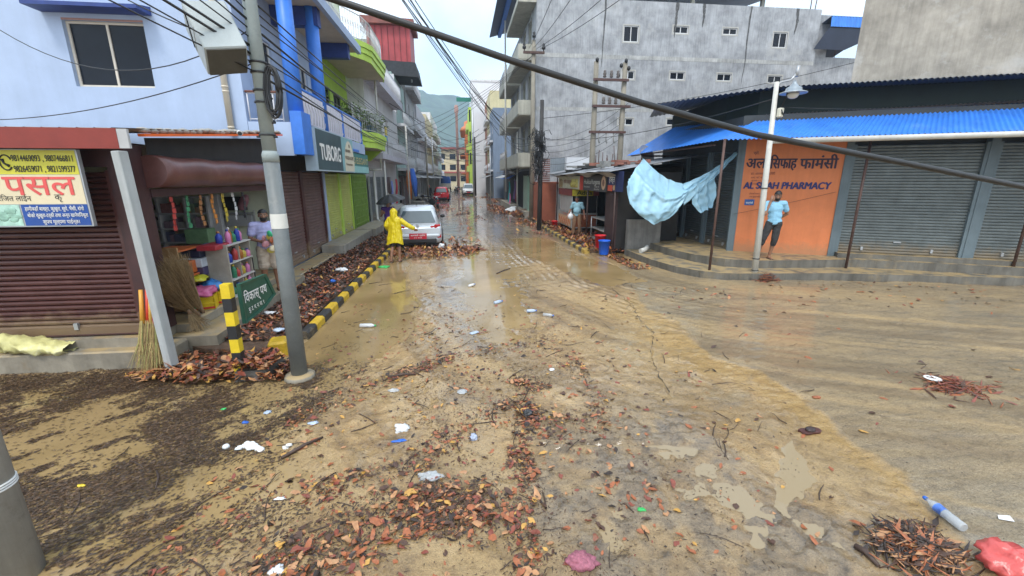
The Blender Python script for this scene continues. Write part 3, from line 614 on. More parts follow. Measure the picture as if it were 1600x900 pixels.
# ------------------------------------------------------------------ blue house
bh = thing('blue_house', 'pale blue two storey house with bright blue round pillars and balcony', 'house', (-8, 13.5, 0))
mb = MB()
mb.wall((-14, 11, 2.95), (9.2, 0, 0), 5.4, holes=[(5.84, 1.47, 7.40, 2.76)], reveal=.16)
mb.wall((-4.8, 11, 2.95), (0, 5.2, 0), 5.4, holes=[(1.0, .85, 1.9, 2.9), (3.1, 1.5, 4.6, 2.9)], reveal=.15)
mb.face([(-14, 16.2, 2.95), (-14, 11, 2.95), (-14, 11, 8.35), (-14, 16.2, 8.35)]); mb.face([(-4.8, 16.2, 2.95), (-14, 16.2, 2.95), (-14, 16.2, 8.35), (-4.8, 16.2, 8.35)])
mb.face([(-14, 11, 8.35), (-4.8, 11, 8.35), (-4.8, 16.2, 8.35), (-14, 16.2, 8.35)]); mb.bx((-4.62, 11.0, .2), (-4.5, 11.12, 3.0)); mb.bx((-4.62, 15.0, .2), (-4.46, 15.2, 2.72))
mb.build('wall', BLUE_WALL, bh)
window(bh, (-8.16, 11, 4.42), (1, 0, 0), 1.56, 1.29, ALU, 2, inset=.14, label='sliding window with dark glass and pale frame')
window(bh, (-4.8, 12.0, 3.80), (0, 1, 0), .9, 2.05, WHITE_FR, 2); window(bh, (-4.8, 14.1, 4.45), (0, 1, 0), 1.5, 1.4, WHITE_FR, 2)
mb = MB(); mb.bx((-8.16, 10.995, 5.70), (-6.6, 10.998, 5.74)); mb.build('window_head', M('dull pink reveal', (.36, .20, .17), .7, .1, 4, .05), bh)
mb = MB(); mb.prism([(-8.50, 11, 6.0), (-8.50, 10.55, 5.90), (-8.50, 10.55, 5.83), (-8.50, 11, 5.83)], (2.1, 0, 0)); mb.build('window_hood', NAVY, bh)
mb = MB(); mb.bx((-4.79, 11.0, 3.02), (-3.86, 11.14, 3.76)); mb.bx((-4.79, 11.14, 3.35), (-3.62, 17.7, 3.74)); mb.build('balcony_slab', BLUE_WALL, bh)
mb = MB(); mb.bx((-3.855, 10.98, 3.05), (-3.60, 11.6, 4.0)); mb.build('balcony_edge_beam', BLUE_TRIM, bh)
for yy in (11.33, 13.25): MB().lathe([(.17, 3.74), (.17, 7.0)], (-3.82, yy, 0), 18).build('pillar', BLUE_TRIM, bh)
mb = MB()
for yy, zz in ((11.3, 6.55), (13.25, 6.4), (16.4, 6.4)): mb.bx((-4.79, yy-.14, zz), (-3.62, yy+.14, 6.84))
mb.build_each('beam', NAVY, bh)
MB().bx((-4.79, 10.9, 6.85), (-3.55, 17.4, 6.93)).build('balcony_ceiling', CREAM, bh)
MB().bx((-3.55, 10.88, 6.80), (-3.42, 17.42, 7.05)).build('roof_edge', BLUE_WALL, bh)
for yy in (12.3, 14.7):
    MB().lathe([(.05, 0), (.05, -.03), (.012, -.04), (.012, -.10), (.035, -.12), (.03, -.17), (.006, -.20)], (-4.25, yy, 6.84), 10).build('ceiling_lamp', M('brown lamp holder', (.15, .07, .04), .5, .2, 8, 0), bh)
railing(bh, [(-4.75, 11.06, 3.76), (-4.02, 11.06, 3.76)], .62, RAIL_W, step=.16, r=.016)
MB().tube([(-4.78, 11.05, 4.40), (-4.0, 11.05, 4.40)], .028, 8).build('handrail', M('brown handrail', (.16, .06, .035), .5, .2, 5, .05), bh)
mb = MB(); mb.bx((-3.74, 11.52, 3.80), (-3.71, 15.0, 4.52)); mb.bx((-3.74, 15.1, 3.80), (-3.71, 17.6, 4.52))
for k in range(26):
    yy = 11.7+k*.235; mb.tube([(-3.70, yy, 3.84), (-3.69, yy+.07, 4.1), (-3.70, yy-.03, 4.25), (-3.70, yy+.05, 4.48)], .010, 4, m=1)
mb.build('balcony_panel', [M('lavender panel', (.60, .58, .66), .6, .08, 3, .05), RAIL_W], bh)
mb = MB()
for yy in (15.05, 17.65): mb.bx((-3.78, yy-.05, 3.4), (-3.68, yy+.05, 4.55))
mb.build_each('balcony_post', BLUE_TRIM, bh); MB().tube([(-3.72, 11.5, 4.56), (-3.72, 17.6, 4.56)], .03, 6).build('balcony_rail', BLUE_TRIM, bh)
dp = MB(); dp.tube([(-5.13, 10.93, 8.3), (-5.13, 10.93, 3.46)], .065, 10)
for zz in (4.35, 4.45, 3.6, 5.9): dp.lathe([(.072, zz), (.072, zz+.035)], (-5.13, 10.93, 0), 10)
dp.build('drainpipe', M('cream drainpipe', (.60, .53, .42), .5, .1, 3, .03, streak=.15), bh)
shutter(bh, (-4.5, 11.2), (-4.5, 13.05), .22, 2.7, BROWN_SHUT2, BROWN_SHUT, pitch=.085); shutter(bh, (-4.5, 13.15), (-4.5, 14.95), .22, 2.7, BROWN_SHUT2, BROWN_SHUT, pitch=.085)
MB().bx((-4.62, 11.1, 2.70), (-4.46, 21.7, 3.36)).build('shop_lintel', DARK, bh)
mb = MB(); mb.bx((-14, 11.02, .0), (-4.64, 16.2, 2.95)); mb.build('ground_floor', BLUE_WALL, bh)
c = thing('security_camera', 'small white bullet camera fixed above the orange roof edge', 'camera', PX(372, 207, -4.02))
p = c.location.copy(); MB().tube([p, p+V((.10, -.16, -.03))], .045, 10).build('camera_body', WHITE_FR, c); MB().tube([p+V((.098, -.157, -.03)), p+V((.106, -.168, -.031))], .036, 10).build('lens', BLACK, c); MB().tube([p, p+V((-.05, .08, -.02))], .015, 6).build('bracket', STEEL, c)
st = MB(); st.bx((-4.48, 10.4, -.05), (-3.98, 14.0, .21), bev=.02); plain('concrete_step', st, MUDDYCON, 'thin muddy threshold in front of the two dusty brown shutters', 'step')

# ------------------------------------------------------------------ large beer signboard
ts = thing('sign_box', 'dark teal box signboard with bold white capitals and a pale oval', 'sign', (-3.6, 13.6, 2.68))
mb = MB(); mb.bx((-3.85, 11.65, 2.69), (-3.555, 15.5, 3.74)); mb.build('sign_casing', M('sign casing tin', (.40, .50, .58), .5, .1, 3, .05), ts)
TX = -3.55
mb = MB(); mb.face([(TX, 11.69, 2.72), (TX, 14.05, 2.72), (TX, 14.05, 3.71), (TX, 11.69, 3.71)], 0)
mb.face([(TX, 14.05, 2.72), (TX, 15.46, 2.72), (TX, 15.46, 3.71), (TX, 14.05, 3.71)], 1)
mb.build('sign_face', [M('dark sign teal', (.045, .085, .10), .45, .15, 1.5, .03, streak=.25), M('pale sign teal', (.22, .42, .45), .45, .2, 1.2, .03)], ts)
mb = MB(); mb.face([(TX+.004, 14.28, 2.72)]+[(TX+.004, 14.90+.60*math.cos(t), 2.95+.70*math.sin(t)) for t in np.linspace(math.pi, 0, 14)]+[(TX+.004, 15.44, 2.72)]); mb.build('sign_panel', M('pale sign ivory', (.66, .62, .48), .5, .08, 2, .03), ts)
mb = MB(); mb.text('TUBORG', (TX+.005, 11.92, 2.98), (0, 1, 0), UP, .56, width=1.9, bold=.045); mb.build('lettering', WHITE_IN, ts)
mb = MB(); tx = TX+.008; mb.text('GREEN NEPAL', (tx, 14.42, 3.30), (0, 1, 0), UP, .12, width=.62, bold=.02); mb.text('FOOD & CAFE', (tx, 14.38, 3.08), (0, 1, 0), UP, .15, width=.98, bold=.03); mb.text('Restaurant', (tx, 14.42, 2.90), (0, 1, 0), UP, .11, width=.8, bold=.02); mb.ell((tx, 14.95, 3.50), (.004, .07, .06), 8, 5)
mb.build('lettering', M('brown sign ink', (.16, .10, .06), .5, .1, 3, 0), ts)
t2 = thing('sign_box', 'smaller green teal signboard with cream letters beside the large sign', 'sign', (-3.6, 16.9, 2.68))
mb = MB(); mb.bx((-3.74, 15.62, 2.68), (-3.62, 18.1, 3.38)); mb.bx((-3.76, 15.66, 3.40), (-3.6, 16.6, 3.48), m=1); mb.bx((-3.618, 15.63, 2.70), (-3.612, 18.08, 2.92), m=2)
mb.build('sign_casing', [M('sign green teal', (.05, .20, .19), .5, .15, 3, .03), BLUE_TRIM, M('sign pale aqua', (.28, .52, .50), .5, .1, 3, .03)], t2)
mb = MB(); mb.text('S ELEGANT', (-3.606, 15.75, 3.00), (0, 1, 0), UP, .30, width=2.2, bold=.03); mb.build('lettering', M('sign gold', (.55, .47, .22), .5, .1, 3, 0), t2)

# ------------------------------------------------------------------ green house with curved balconies
gr = thing('green_house', 'lime green house with curved balconies above lime yellow shutters', 'house', (-6.5, 19, 0))
mb = MB(); mb.wall((-5.1, 16.25, 3.5), (0, 5.75, 0), 7.2, holes=[(.5, .25, 1.5, 2.5), (2.0, .25, 2.9, 2.5), (3.4, .45, 4.6, 2.4), (.6, 4.2, 1.7, 6.2), (3.0, 4.2, 4.4, 6.2)], reveal=.15)
mb.face([(-13, 16.25, 3.5), (-5.1, 16.25, 3.5), (-5.1, 16.25, 10.7), (-13, 16.25, 10.7)]); mb.face([(-5.1, 22, 3.5), (-13, 22, 3.5), (-13, 22, 10.7), (-5.1, 22, 10.7)]); mb.face([(-13, 16.25, 10.7), (-5.1, 16.25, 10.7), (-5.1, 22, 10.7), (-13, 22, 10.7)])
mb.bx((-13, 16.3, 0), (-4.66, 22, 3.5)); mb.build('wall', GREEN_PAINT, gr)
for y0, z0, w, h in ((16.75, 3.75, 1.0, 2.25), (18.25, 3.75, .9, 2.25), (19.65, 3.95, 1.2, 1.95), (16.85, 7.7, 1.1, 2.0), (19.25, 7.7, 1.4, 2.0)): window(gr, (-5.1, y0, z0), (0, 1, 0), w, h, RAIL_B, 2)
def curved_slab(z, y0, y1, xin, xout, th=.30):
    """balcony with a straight first half and a bulging far half, stepped moulding on its edge"""
    mbt, mbe = MB(), MB(); n = 14
    prof = lambda t: xout[0]+(xout[1]-xout[0])*ss(.28, .5, np.array(t)) if t < .97 else xout[1]-.1
    edge = [V((float(prof(k/n)), y0+(y1-y0)*k/n, z)) for k in range(n+1)]
    for a, b in zip(edge, edge[1:]):
        mbt.loft([[(xin, a.y, z), (a.x-.04, a.y, z), (a.x-.04, a.y, z+th*.6), (xin, a.y, z+th*.6)], [(xin, b.y, z), (b.x-.04, b.y, z), (b.x-.04, b.y, z+th*.6), (xin, b.y, z+th*.6)]])
        for k, (o, q0, q1) in enumerate(((0, 0, .36), (.05, .38, .68), (.10, .70, 1.))):
            mbe.loft([[(a.x-.05, a.y, z+th*q0-.02), (a.x+o, a.y, z+th*q0-.02), (a.x+o, a.y, z+th*q1-.02), (a.x-.05, a.y, z+th*q1-.02)], [(b.x-.05, b.y, z+th*q0-.02), (b.x+o, b.y, z+th*q0-.02), (b.x+o, b.y, z+th*q1-.02), (b.x-.05, b.y, z+th*q1-.02)]])
    s = mbt.build('balcony', CREAM, gr); sub('balcony_moulding', mbe, GREEN_TRIM, s); return edge
e1 = curved_slab(3.78, 17.85, 22.3, -5.08, (-3.95, -3.55), .62); e2 = curved_slab(7.0, 15.9, 23.0, -5.08, (-4.1, -3.45), .62)
mb = MB(); mb.prism([(-5.0, 17.9, 3.76), (-3.75, 17.9, 3.76), (-4.3, 17.9, 3.36), (-5.0, 17.9, 3.36)], (0, .25, 0)); mb.prism([(-5.0, 21.9, 3.76), (-3.75, 21.9, 3.76), (-4.3, 21.9, 3.30), (-5.0, 21.9, 3.30)], (0, .25, 0)); mb.build_each('balcony_bracket', GREEN_PAINT, gr)
railing(gr, [p+V((-.06, 0, .62)) for p in e1[::2]], .85, RAIL_W, step=.13, r=.011, scroll=True); railing(gr, [p+V((-.06, 0, .62)) for p in e2[::2]], .9, RAIL_W, step=.13, r=.011, scroll=True)
shutter(gr, (-4.5, 15.25), (-4.5, 17.0), .42, 2.68, LIME_SHUT, GREEN_TRIM); shutter(gr, (-4.5, 17.1), (-4.5, 18.7), .42, 2.68, LIME_SHUT, GREEN_TRIM)
mb = MB(); mb.wall((-4.5, 18.8, .42), (0, 2.8, 0), 2.26); g = mb.build('folding_gate', M('dark green gate', (.11, .20, .04), .5, .2, 3, .05), gr)
mb = MB()
for k in range(12): mb.box((-4.47, 18.9+k*.235, 1.55), (.035, .03, 2.2))
for k in range(9): mb.box((-4.455, 20.2, .6+k*.25), (.02, 2.7, .025))
sub('gate_bars', mb, M('gate bar green', (.22, .34, .06), .5, .2, 3, .05), g)
st = MB(); st.bx((-4.46, 14.05, -.05), (-3.75, 18.4, .44), bev=.015); plain('concrete_step', st, CONCRETE, 'grey concrete bench step below the lime yellow shutters', 'step')
st = MB(); st.bx((-4.46, 18.5, -.05), (-3.6, 21.6, .46), bev=.015); st.bx((-4.5, 21.62, -.05), (-3.9, 27, .40)); plain('concrete_step', st, CONCRETE, 'grey concrete bench step below the dark green folding gate', 'step')

# ------------------------------------------------------------------ white house and the row beyond
wh = thing('white_house', 'white house with grey shutters and cantilevered balconies next to green house', 'house', (-6.5, 27.5, 0))
mb = MB(); mb.bx((-12, 22.3, 0), (-4.66, 33, 3.5)); mb.wall((-4.4, 22.3, 3.6), (0, 10.7, 0), 3.4, holes=[(3.2, .3, 4.4, 2.3), (5.6, .3, 6.6, 2.3)], reveal=.15); mb.face([(-12, 22.3, 3.6), (-4.4, 22.3, 3.6), (-4.4, 22.3, 7.0), (-12, 22.3, 7.0)])
mb.face([(-4.4, 33, 3.6), (-12, 33, 3.6), (-12, 33, 9.5), (-4.4, 33, 9.5)]); mb.bx((-12, 24, 7.0), (-5.4, 32.9, 9.4)); mb.build('wall', WHITE_PAINT, wh)
mb = MB(); mb.bx((-4.66, 22.5, 3.45), (-3.75, 32.5, 3.72)); mb.bx((-5.3, 22.6, 6.95), (-3.75, 31.5, 7.3)); mb.build('balcony_slab', M('pale lavender render', (.50, .49, .56), .7, .1, 2, .05, streak=.2), wh)
window(wh, (-4.4, 25.5, 3.9), (0, 1, 0), 1.2, 2.0, WHITE_FR, 2); window(wh, (-4.4, 27.9, 3.9), (0, 1, 0), 1.0, 2.0, WHITE_FR, 2)
railing(wh, [(-3.85, 24.5, 7.3), (-3.85, 31.4, 7.3)], .95, RAIL_W, step=.2, r=.02); railing(wh, [(-3.85, 26.5, 3.72), (-3.85, 32.4, 3.72)], .9, RAIL_W, step=.25, r=.018)
for k in range(4): shutter(wh, (-4.5, 22.5+k*1.7), (-4.5, 24.1+k*1.7), .25, 2.6, GREY_SHUT if k < 3 else BROWN_SHUT2, STEEL)
MB().tube([(-3.9, 22.6, 3.0), (-3.9, 22.6, 8.2)], .05, 8).tube([(-4.5, 22.65, 2.92), (-3.9, 22.65, 2.92)], .06, 8).tube([(-4.3, 22.7, 2.9), (-4.3, 22.7, .5), (-4.1, 22.5, .3), (-3.95, 22.2, .25)], .06, 8).build('drainpipe', PVC, wh)
rh = thing('roof_hut', 'red boarded hut on stilts on the mint green house roof', 'hut', (-4.8, 37.5, 9.7))
mb = MB(); mb.bx((-6.6, 36.0, 11.0), (-3.45, 39.2, 13.4)); mb.build('wall', M('red planks', (.36, .05, .055), .6, .2, 1.5, .1, streak=.3), rh)
mb = MB()
for k in range(7): mb.bx((-6.4+k*.44, 35.96, 11.0), (-6.37+k*.44, 36.0, 13.4))
mb.build('plank_joint', M('dark red gap', (.12, .02, .02), .7, .1, 3, 0), rh)
mb = MB(); mb.prism([(-6.9, 35.6, 13.42), (-3.1, 35.6, 13.42), (-3.1, 35.6, 13.75), (-6.9, 35.6, 13.9)], (0, 3.4, 0)); mb.build('roof', M('rusty red roof', (.20, .06, .045), .6, .3, 2, .1), rh)
mb = MB(); mb.prism([(-6.2, 35.3, 10.95), (-3.1, 35.3, 10.8), (-2.9, 35.1, 9.75), (-5.2, 35.1, 9.9)], (0, 3.4, 0)); mb.build('netting', M('black shade net', (.03, .032, .036), .9, .3, 6, .3), rh)
mb = MB()
for x in (-3.5, -6.4): mb.tube([(x, 36.1, 9.6), (x, 36.1, 11.1)], .06, 6)
mb.build_each('stilt', STEEL, rh)
def row_house(y0, y1, x, storeys, wall, label, trim=WHITE_PAINT, shutm=GREY_SHUT, side=-1, sh=3.3, name='row_house', over=.7, aw=True, win=True):
    """town house in a terrace: ground floor shop shutter, balconies and windows above; side -1 = west of the road"""
    x0 = x; dx = 8*side; r = thing(name, label, 'house', (x+dx/2, (y0+y1)/2, 0)); H = storeys*sh+.4; xo = x-side*over*0
    u = V((0, 1, 0)) if side < 0 else V((0, -1, 0)); s0 = V((x, y0, 0)) if side < 0 else V((x, y1, 0)); L = y1-y0
    holes = []; n = max(1, int(L/2.6))
    for f in range(1, storeys):
        for k in range(n):
            c = L*(k+.5)/n; holes.append((c-.55, f*sh+.95, c+.55, f*sh+2.35))
    mb = MB(); mb.wall(s0, u*L, H, holes=holes+[(.2, .2, L-.2, 2.75)], reveal=.15)
    xb = x+dx; mb.face([(x, y0, 0), (x, y0, H), (xb, y0, H), (xb, y0, 0)]); mb.face([(x, y1, 0), (x, y1, H), (xb, y1, H), (xb, y1, 0)]); mb.face([(x, y0, H), (x, y1, H), (xb, y1, H), (xb, y0, H)]); mb.face([(xb, y0, 0), (xb, y1, 0), (xb, y1, H), (xb, y0, H)])
    mb.build('wall', wall, r)
    for q in holes: window(r, s0+u*q[0]+UP*q[1], u, q[2]-q[0], q[3]-q[1], WHITE_FR, 2)
    m = max(1, int(L/2.4))
    for k in range(m):
        a, b = s0+u*(.25+(L-.5)*k/m), s0+u*(.20+(L-.5)*(k+1)/m); shutter(r, a, b, .2, 2.7, shutm, STEEL, inset=.1)
    for f in range(1, storeys):
        mb = MB(); mb.bx((x-side*.01, y0+.2, f*sh-.05), (x-side*over, y1-.2, f*sh+.15)); mb.build('balcony', trim, r)
        railing(r, [(x-side*(over-.06), y0+.25, f*sh+.15), (x-side*(over-.06), y1-.25, f*sh+.15)], .85, RAIL_W, step=.3, r=.018)
    if aw:
        mb = MB(); mb.corrug((x-side*.02, y0+.3, 2.95), (0, L-.6, 0), (-side*1.1, 0, -.4), .16, .02); mb.build('awning', M('faded awning sheet', (.30, .30, .30), .6, .3, 2, .1), r)
    return r
MINT = M('mint render', (.34, .46, .42), .7, .12, 1.2, .06, streak=.4); LAV = M('grey lavender render', (.45, .44, .47), .7, .1, 1.2, .06, streak=.4); YEL = M('dull cream render', (.56, .48, .30), .7, .12, 1.2, .06, streak=.3)
row_house(33.2, 40, -4.6, 3, MINT, 'mint green narrow house beyond the white house', shutm=BROWN_SHUT2, sh=3.1)
row_house(40.2, 48, -4.5, 4, GREY_WALL, 'tall dirty grey house with rusty pipes behind the clothes rolls', trim=GREY_WALL, shutm=DKGREY_SHUT, sh=3.3)
row_house(48.2, 60, -4.4, 3, LAV, 'grey lavender house near the parked red car', shutm=GREY_SHUT, sh=3.2)
row_house(60.2, 74, -4.3, 3, YEL, 'cream house past the red car on the shop side', shutm=DKGREY_SHUT, sh=3.4)
row_house(74.5, 95, -4.6, 4, WHITE_PAINT, 'distant white four storey house on the shop side', sh=3.1)
row_house(96, 125, -5.2, 3, MINT, 'distant pale green house behind the blue truck', sh=3.3, aw=False)
# ------------------------------------------------------------------ pharmacy corner on the right
D = V((.894, -.447, 0)).normalized(); NW = V((-D.y*-1, 0, 0)); NF = V((-.447, -.894, 0)).normalized()      # along the front, out of the front
W0 = V((7.93, 11.70, 0))
def wp(s, off=0., z=0.): return W0+D*s+NF*off+UP*z
st = MB(); low = [(17, 7.25), (13.2, 8.38), (9.2, 9.42), (7.2, 9.6), (6.5, 9.72), (6.02, 10.05), (5.68, 10.65), (5.45, 11.7), (5.38, 13.5), (7.9, 16.2), (9, 13), (17, 9)]
st.prism([(x, y, -.06) for x, y in low], (0, 0, .27))
t2 = [(17, 7.5), (13.5, 8.50), (10.4, 10.02), (8.6, 10.12), (7.6, 10.18), (6.95, 10.5), (6.5, 11.2), (6.28, 12.2), (6.2, 14.2), (7.9, 16.3), (9, 13), (17, 9)]
st.prism([(x, y, .19) for x, y in t2], (0, 0, .23)); t3 = [wp(2.55, .22), wp(10, .22), wp(10, -.1), wp(2.55, -.1)]
st.prism([(p.x, p.y, .40) for p in t3], (0, 0, .14)); plain('concrete_steps', st, [M('mud streaked step concrete', (.15, .14, .118), .5, .3, 1.8, .35, streak=.6, spots=.4, spotcol=(.30, .22, .11), spotscale=1.2, topmud=.95)], 'curved muddy concrete steps wrapping around the corner below the orange wall', 'steps')
ph = thing('pharmacy', 'single storey corner pharmacy with orange painted wall, grey shutters and bright blue tin eaves', 'shop', (9, 11.5, 0))
ORANGE = M('orange wall paint', (.66, .205, .075), .7, .10, 1.4, .08, streak=.14, spots=.2, spotcol=(.45, .16, .08), spotscale=1.5, splash=(.4, 1.0, .5))
PILASTER = M('blue grey pilaster', (.125, .165, .185), .6, .12, 3, .05, streak=.3)
mb = MB(); mb.wall(wp(.02, 0, .40), D*2.35, 3.2); mb.build('orange_wall', ORANGE, ph)
mb = MB(); mb.prism([wp(-.16, .02, .4), wp(.02, .02, .4), wp(.02, -.2, .4), wp(-.16, -.2, .4)], (0, 0, 3.3))
for s in (2.37, 5.25, 8.2): mb.prism([wp(s, .03, .4), wp(s+.16, .03, .4), wp(s+.16, -.2, .4), wp(s, -.2, .4)], (0, 0, 3.3))
mb.build_each('pilaster', PILASTER, ph)
mb = MB(); mb.prism([wp(-.10, -.2, .2), wp(10, -.2, .2), wp(10, -5, .2), (8.02, 17, .2), (8.02, 11.95, .2)], (0, 0, 4.0)); mb.build('wall', M('dark shop wall', (.05, .055, .055), .8, .2, 2, .1), ph)
for a, b in ((2.55, 5.23), (5.43, 8.18), (8.38, 10)): shutter(ph, wp(a), wp(b), .54, 3.35, GREY_SHUT, PILASTER, pitch=.075, inset=.08)
xs = 7.96
for a, b in ((11.95, 13.35), (13.5, 14.75), (14.9, 16.2)): shutter(ph, (xs, b), (xs, a), .42, 3.3, DKGREY_SHUT, PILASTER, pitch=.075, inset=.05, label='dark grey roller shutter on the shaded side')
MB().bx((7.9, 13.36, .42), (8.0, 13.49, 3.3)).bx((7.9, 14.76, .42), (8.0, 14.89, 3.3)).build('shutter_post', PILASTER, ph)
# writing
rt = D; y_ = .006; mb = MB()
mb.text('अल', wp(.08, y_, 2.78), rt, UP, .40, width=.48, bold=.03); mb.text('-िसफाह', wp(.60, y_, 2.77), rt, UP, .40, width=.70, bold=.03); mb.text('फामंसी', wp(1.38, y_, 2.76), rt, UP, .40, width=.86, bold=.03); mb.text('प्रो.', wp(.22, y_, 3.15), rt, UP, .10)
mb.build('lettering', M('dark navy lettering', (.03, .014, .035), .6, .15, 4, 0), ph)
sh = (rt+UP*.0)
mb = MB(); n0 = len(mb.v); mb.text('AL SIFAH PHARMACY', wp(.08, y_, 2.22), rt, UP, .255, width=2.08, bold=.055)
for i in range(len(mb.v)): mb.v[i] = mb.v[i]+D*.09*(mb.v[i].z-2.22)
mb.build('lettering', M('blue lettering paint', (.010, .014, .11), .5, .1, 4, 0), ph)
mb = MB()
for k, (s, z, h, w) in enumerate((('डा. आलम सिद्दिकी', 2.60, .085, .60), ('एम. बि. बि. एस', 2.50, .06, .44), ('बुटवल-११, रुपन्देही', 2.42, .06, .44), ('सम्पर्क : 98474 30761', 2.33, .06, .60), ('औषधि पसल, थोक', 2.06, .055, .40), ('तथा खुद्रा बिक्रेता', 1.98, .05, .34))): mb.text(s, wp(.22+.02*(k % 3), y_, z), rt, UP, h, width=w)
mb.build('lettering', M('dull maroon lettering', (.16, .035, .03), .6, .15, 4, 0), ph)
mb = MB(); mb.prism([wp(.16, .004, 1.76), wp(.40, .004, 1.76), wp(.40, .004, 1.92), wp(.16, .004, 1.92)], NF*.012); mb.text('फार्मेसी', wp(.19, .018, 1.80), rt, UP, .07, m=1, width=.18, bold=.01); mb.build('wall_plate', [M('small plate blue', (.02, .09, .30), .4, .1, 4, 0), WHITE_IN], ph)
# tin eaves, gutter, posts
TIN = M('bright blue tin', (.045, .215, .70), .42, .16, 1.6, .08, streak=.28, sscale=3., spots=.3, spotcol=(.16, .30, .62), spotscale=1.2)
RUSTTIN = M('weathered tin edge', (.16, .13, .12), .7, .3, 6, .2)
A = V((6.72, 10.95, 3.47)); B = A+D*10.4+UP*.02; TA = W0+D*.5-NF*.7+UP*4.24; TB = W0+D*9.8-NF*.7+UP*4.36
mb = MB(); nn = 400; AMP = .017
def eave(u, v): p = A.lerp(B, u).lerp(TA.lerp(TB, u), v); return p+V((0, 0, AMP*math.sin(u*nn*.5*math.pi)))
mb.sheet(eave, nn*2, 2); mb.sheet(lambda u, v: eave(u, v)-UP*.006, nn*2, 2)
C = V((6.78, 17.6, 3.40)); TC = PX(1053, 199, 8.1)
def eave2(u, v): p = A.lerp(C, u).lerp(TA.lerp(TC, u), v); return p+V((0, 0, .010*math.sin(u*66*math.pi)-.05*v*(1-u)))
mb.sheet(eave2, 132, 2); mb.sheet(lambda u, v: eave2(u, v)-UP*.006, 132, 2); mb.build('eaves', TIN, ph)
mb = MB(); mb.sheet(lambda u, v: TA.lerp(TB, u)+NF*(.30*(1-v))+UP*(.02-.085*(1-v)+.016*math.sin(u*nn*.5*math.pi)), nn*2, 1); mb.build('flashing', RUSTTIN, ph)
g0 = A.lerp(B, .105)+V((0, 0, -.07)); mb = MB().tube([g0, B+V((0, 0, -.05))], .062, 12); mb.build('gutter', PVC, ph)
mb = MB()
for p, z0 in (((6.30, 10.12), .20), ((10.0, 9.93), .20), ((13.30, 8.72), .20)): 
    q = MB().tube([(p[0], p[1], z0), (p[0]+.02, p[1]+.02, 3.42)], .032, 8); q.build('post', RUST, ph)
mb.bx((6.9, 16.3, 3.3), (8.0, 16.38, 3.36)); mb.bx((6.86, 11.5, 3.36), (6.92, 17.4, 3.40)); mb.tube([(6.9, 16.35, .2), (6.9, 16.35, 3.4)], .04, 8); mb.build('eaves_frame', RUST, ph)
# upper wall and upper roof
mb = MB(); mb.prism([W0+D*.3-NF*.75, W0+D*10-NF*.75, W0+D*10-NF*4, (8.5, 17.4, 0), (8.2, 13.2, 0)], (0, 0, .9))
for i in range(len(mb.v)): mb.v[i].z += 4.02
mb.build('upper_wall', M('dark green upper wall', (.012, .024, .023), .7, .2, 2, .05), ph)
U0, U1 = V((6.0, 13.35, 4.70)), W0+D*10.2+NF*.25+UP*4.74; K = W0+D*.55+NF*.15+UP*4.84; R0 = V((7.2, 19, 5.0)); R1 = U1-NF*6+UP*.5
mb = MB(); RK = K-NF*5+UP*.45
mb.sheet(lambda u, v: K.lerp(U1, u).lerp(RK.lerp(R1, u), v)+UP*(.02*math.sin(u*170*math.pi)+(1-v)*(.05*mnoise.noise(V((math.floor(u*11), 2, 0)))))+NF*((1-v)*.12*mnoise.noise(V((math.floor(u*11), 7, 0)))), 340, 2); mb.sheet(lambda u, v: U0.lerp(K, u).lerp(V((8, 18.5, 5.0)).lerp(RK, u), v)+UP*(.02*math.sin(u*44*math.pi)), 88, 2)
mb.sheet(lambda u, v: K.lerp(U1, u).lerp(RK.lerp(R1, u), v)+UP*(.02*math.sin(u*170*math.pi)-.03), 340, 2); mb.build('upper_roof', M('dark blue grey tin', (.045, .06, .085), .5, .25, 2, .05), ph)
# low wall at the end of the steps
mb = MB(); mb.bx((5.42, 13.55, .0), (6.55, 13.75, 1.18)); mb.bx((6.4, 13.75, .1), (6.55, 16.2, 1.1)); plain('low_wall', mb, M('grey plastered block wall', (.20, .19, .175), .8, .25, 3, .3, streak=.5), 'low grey plastered wall between snack stall and pharmacy steps', 'wall')

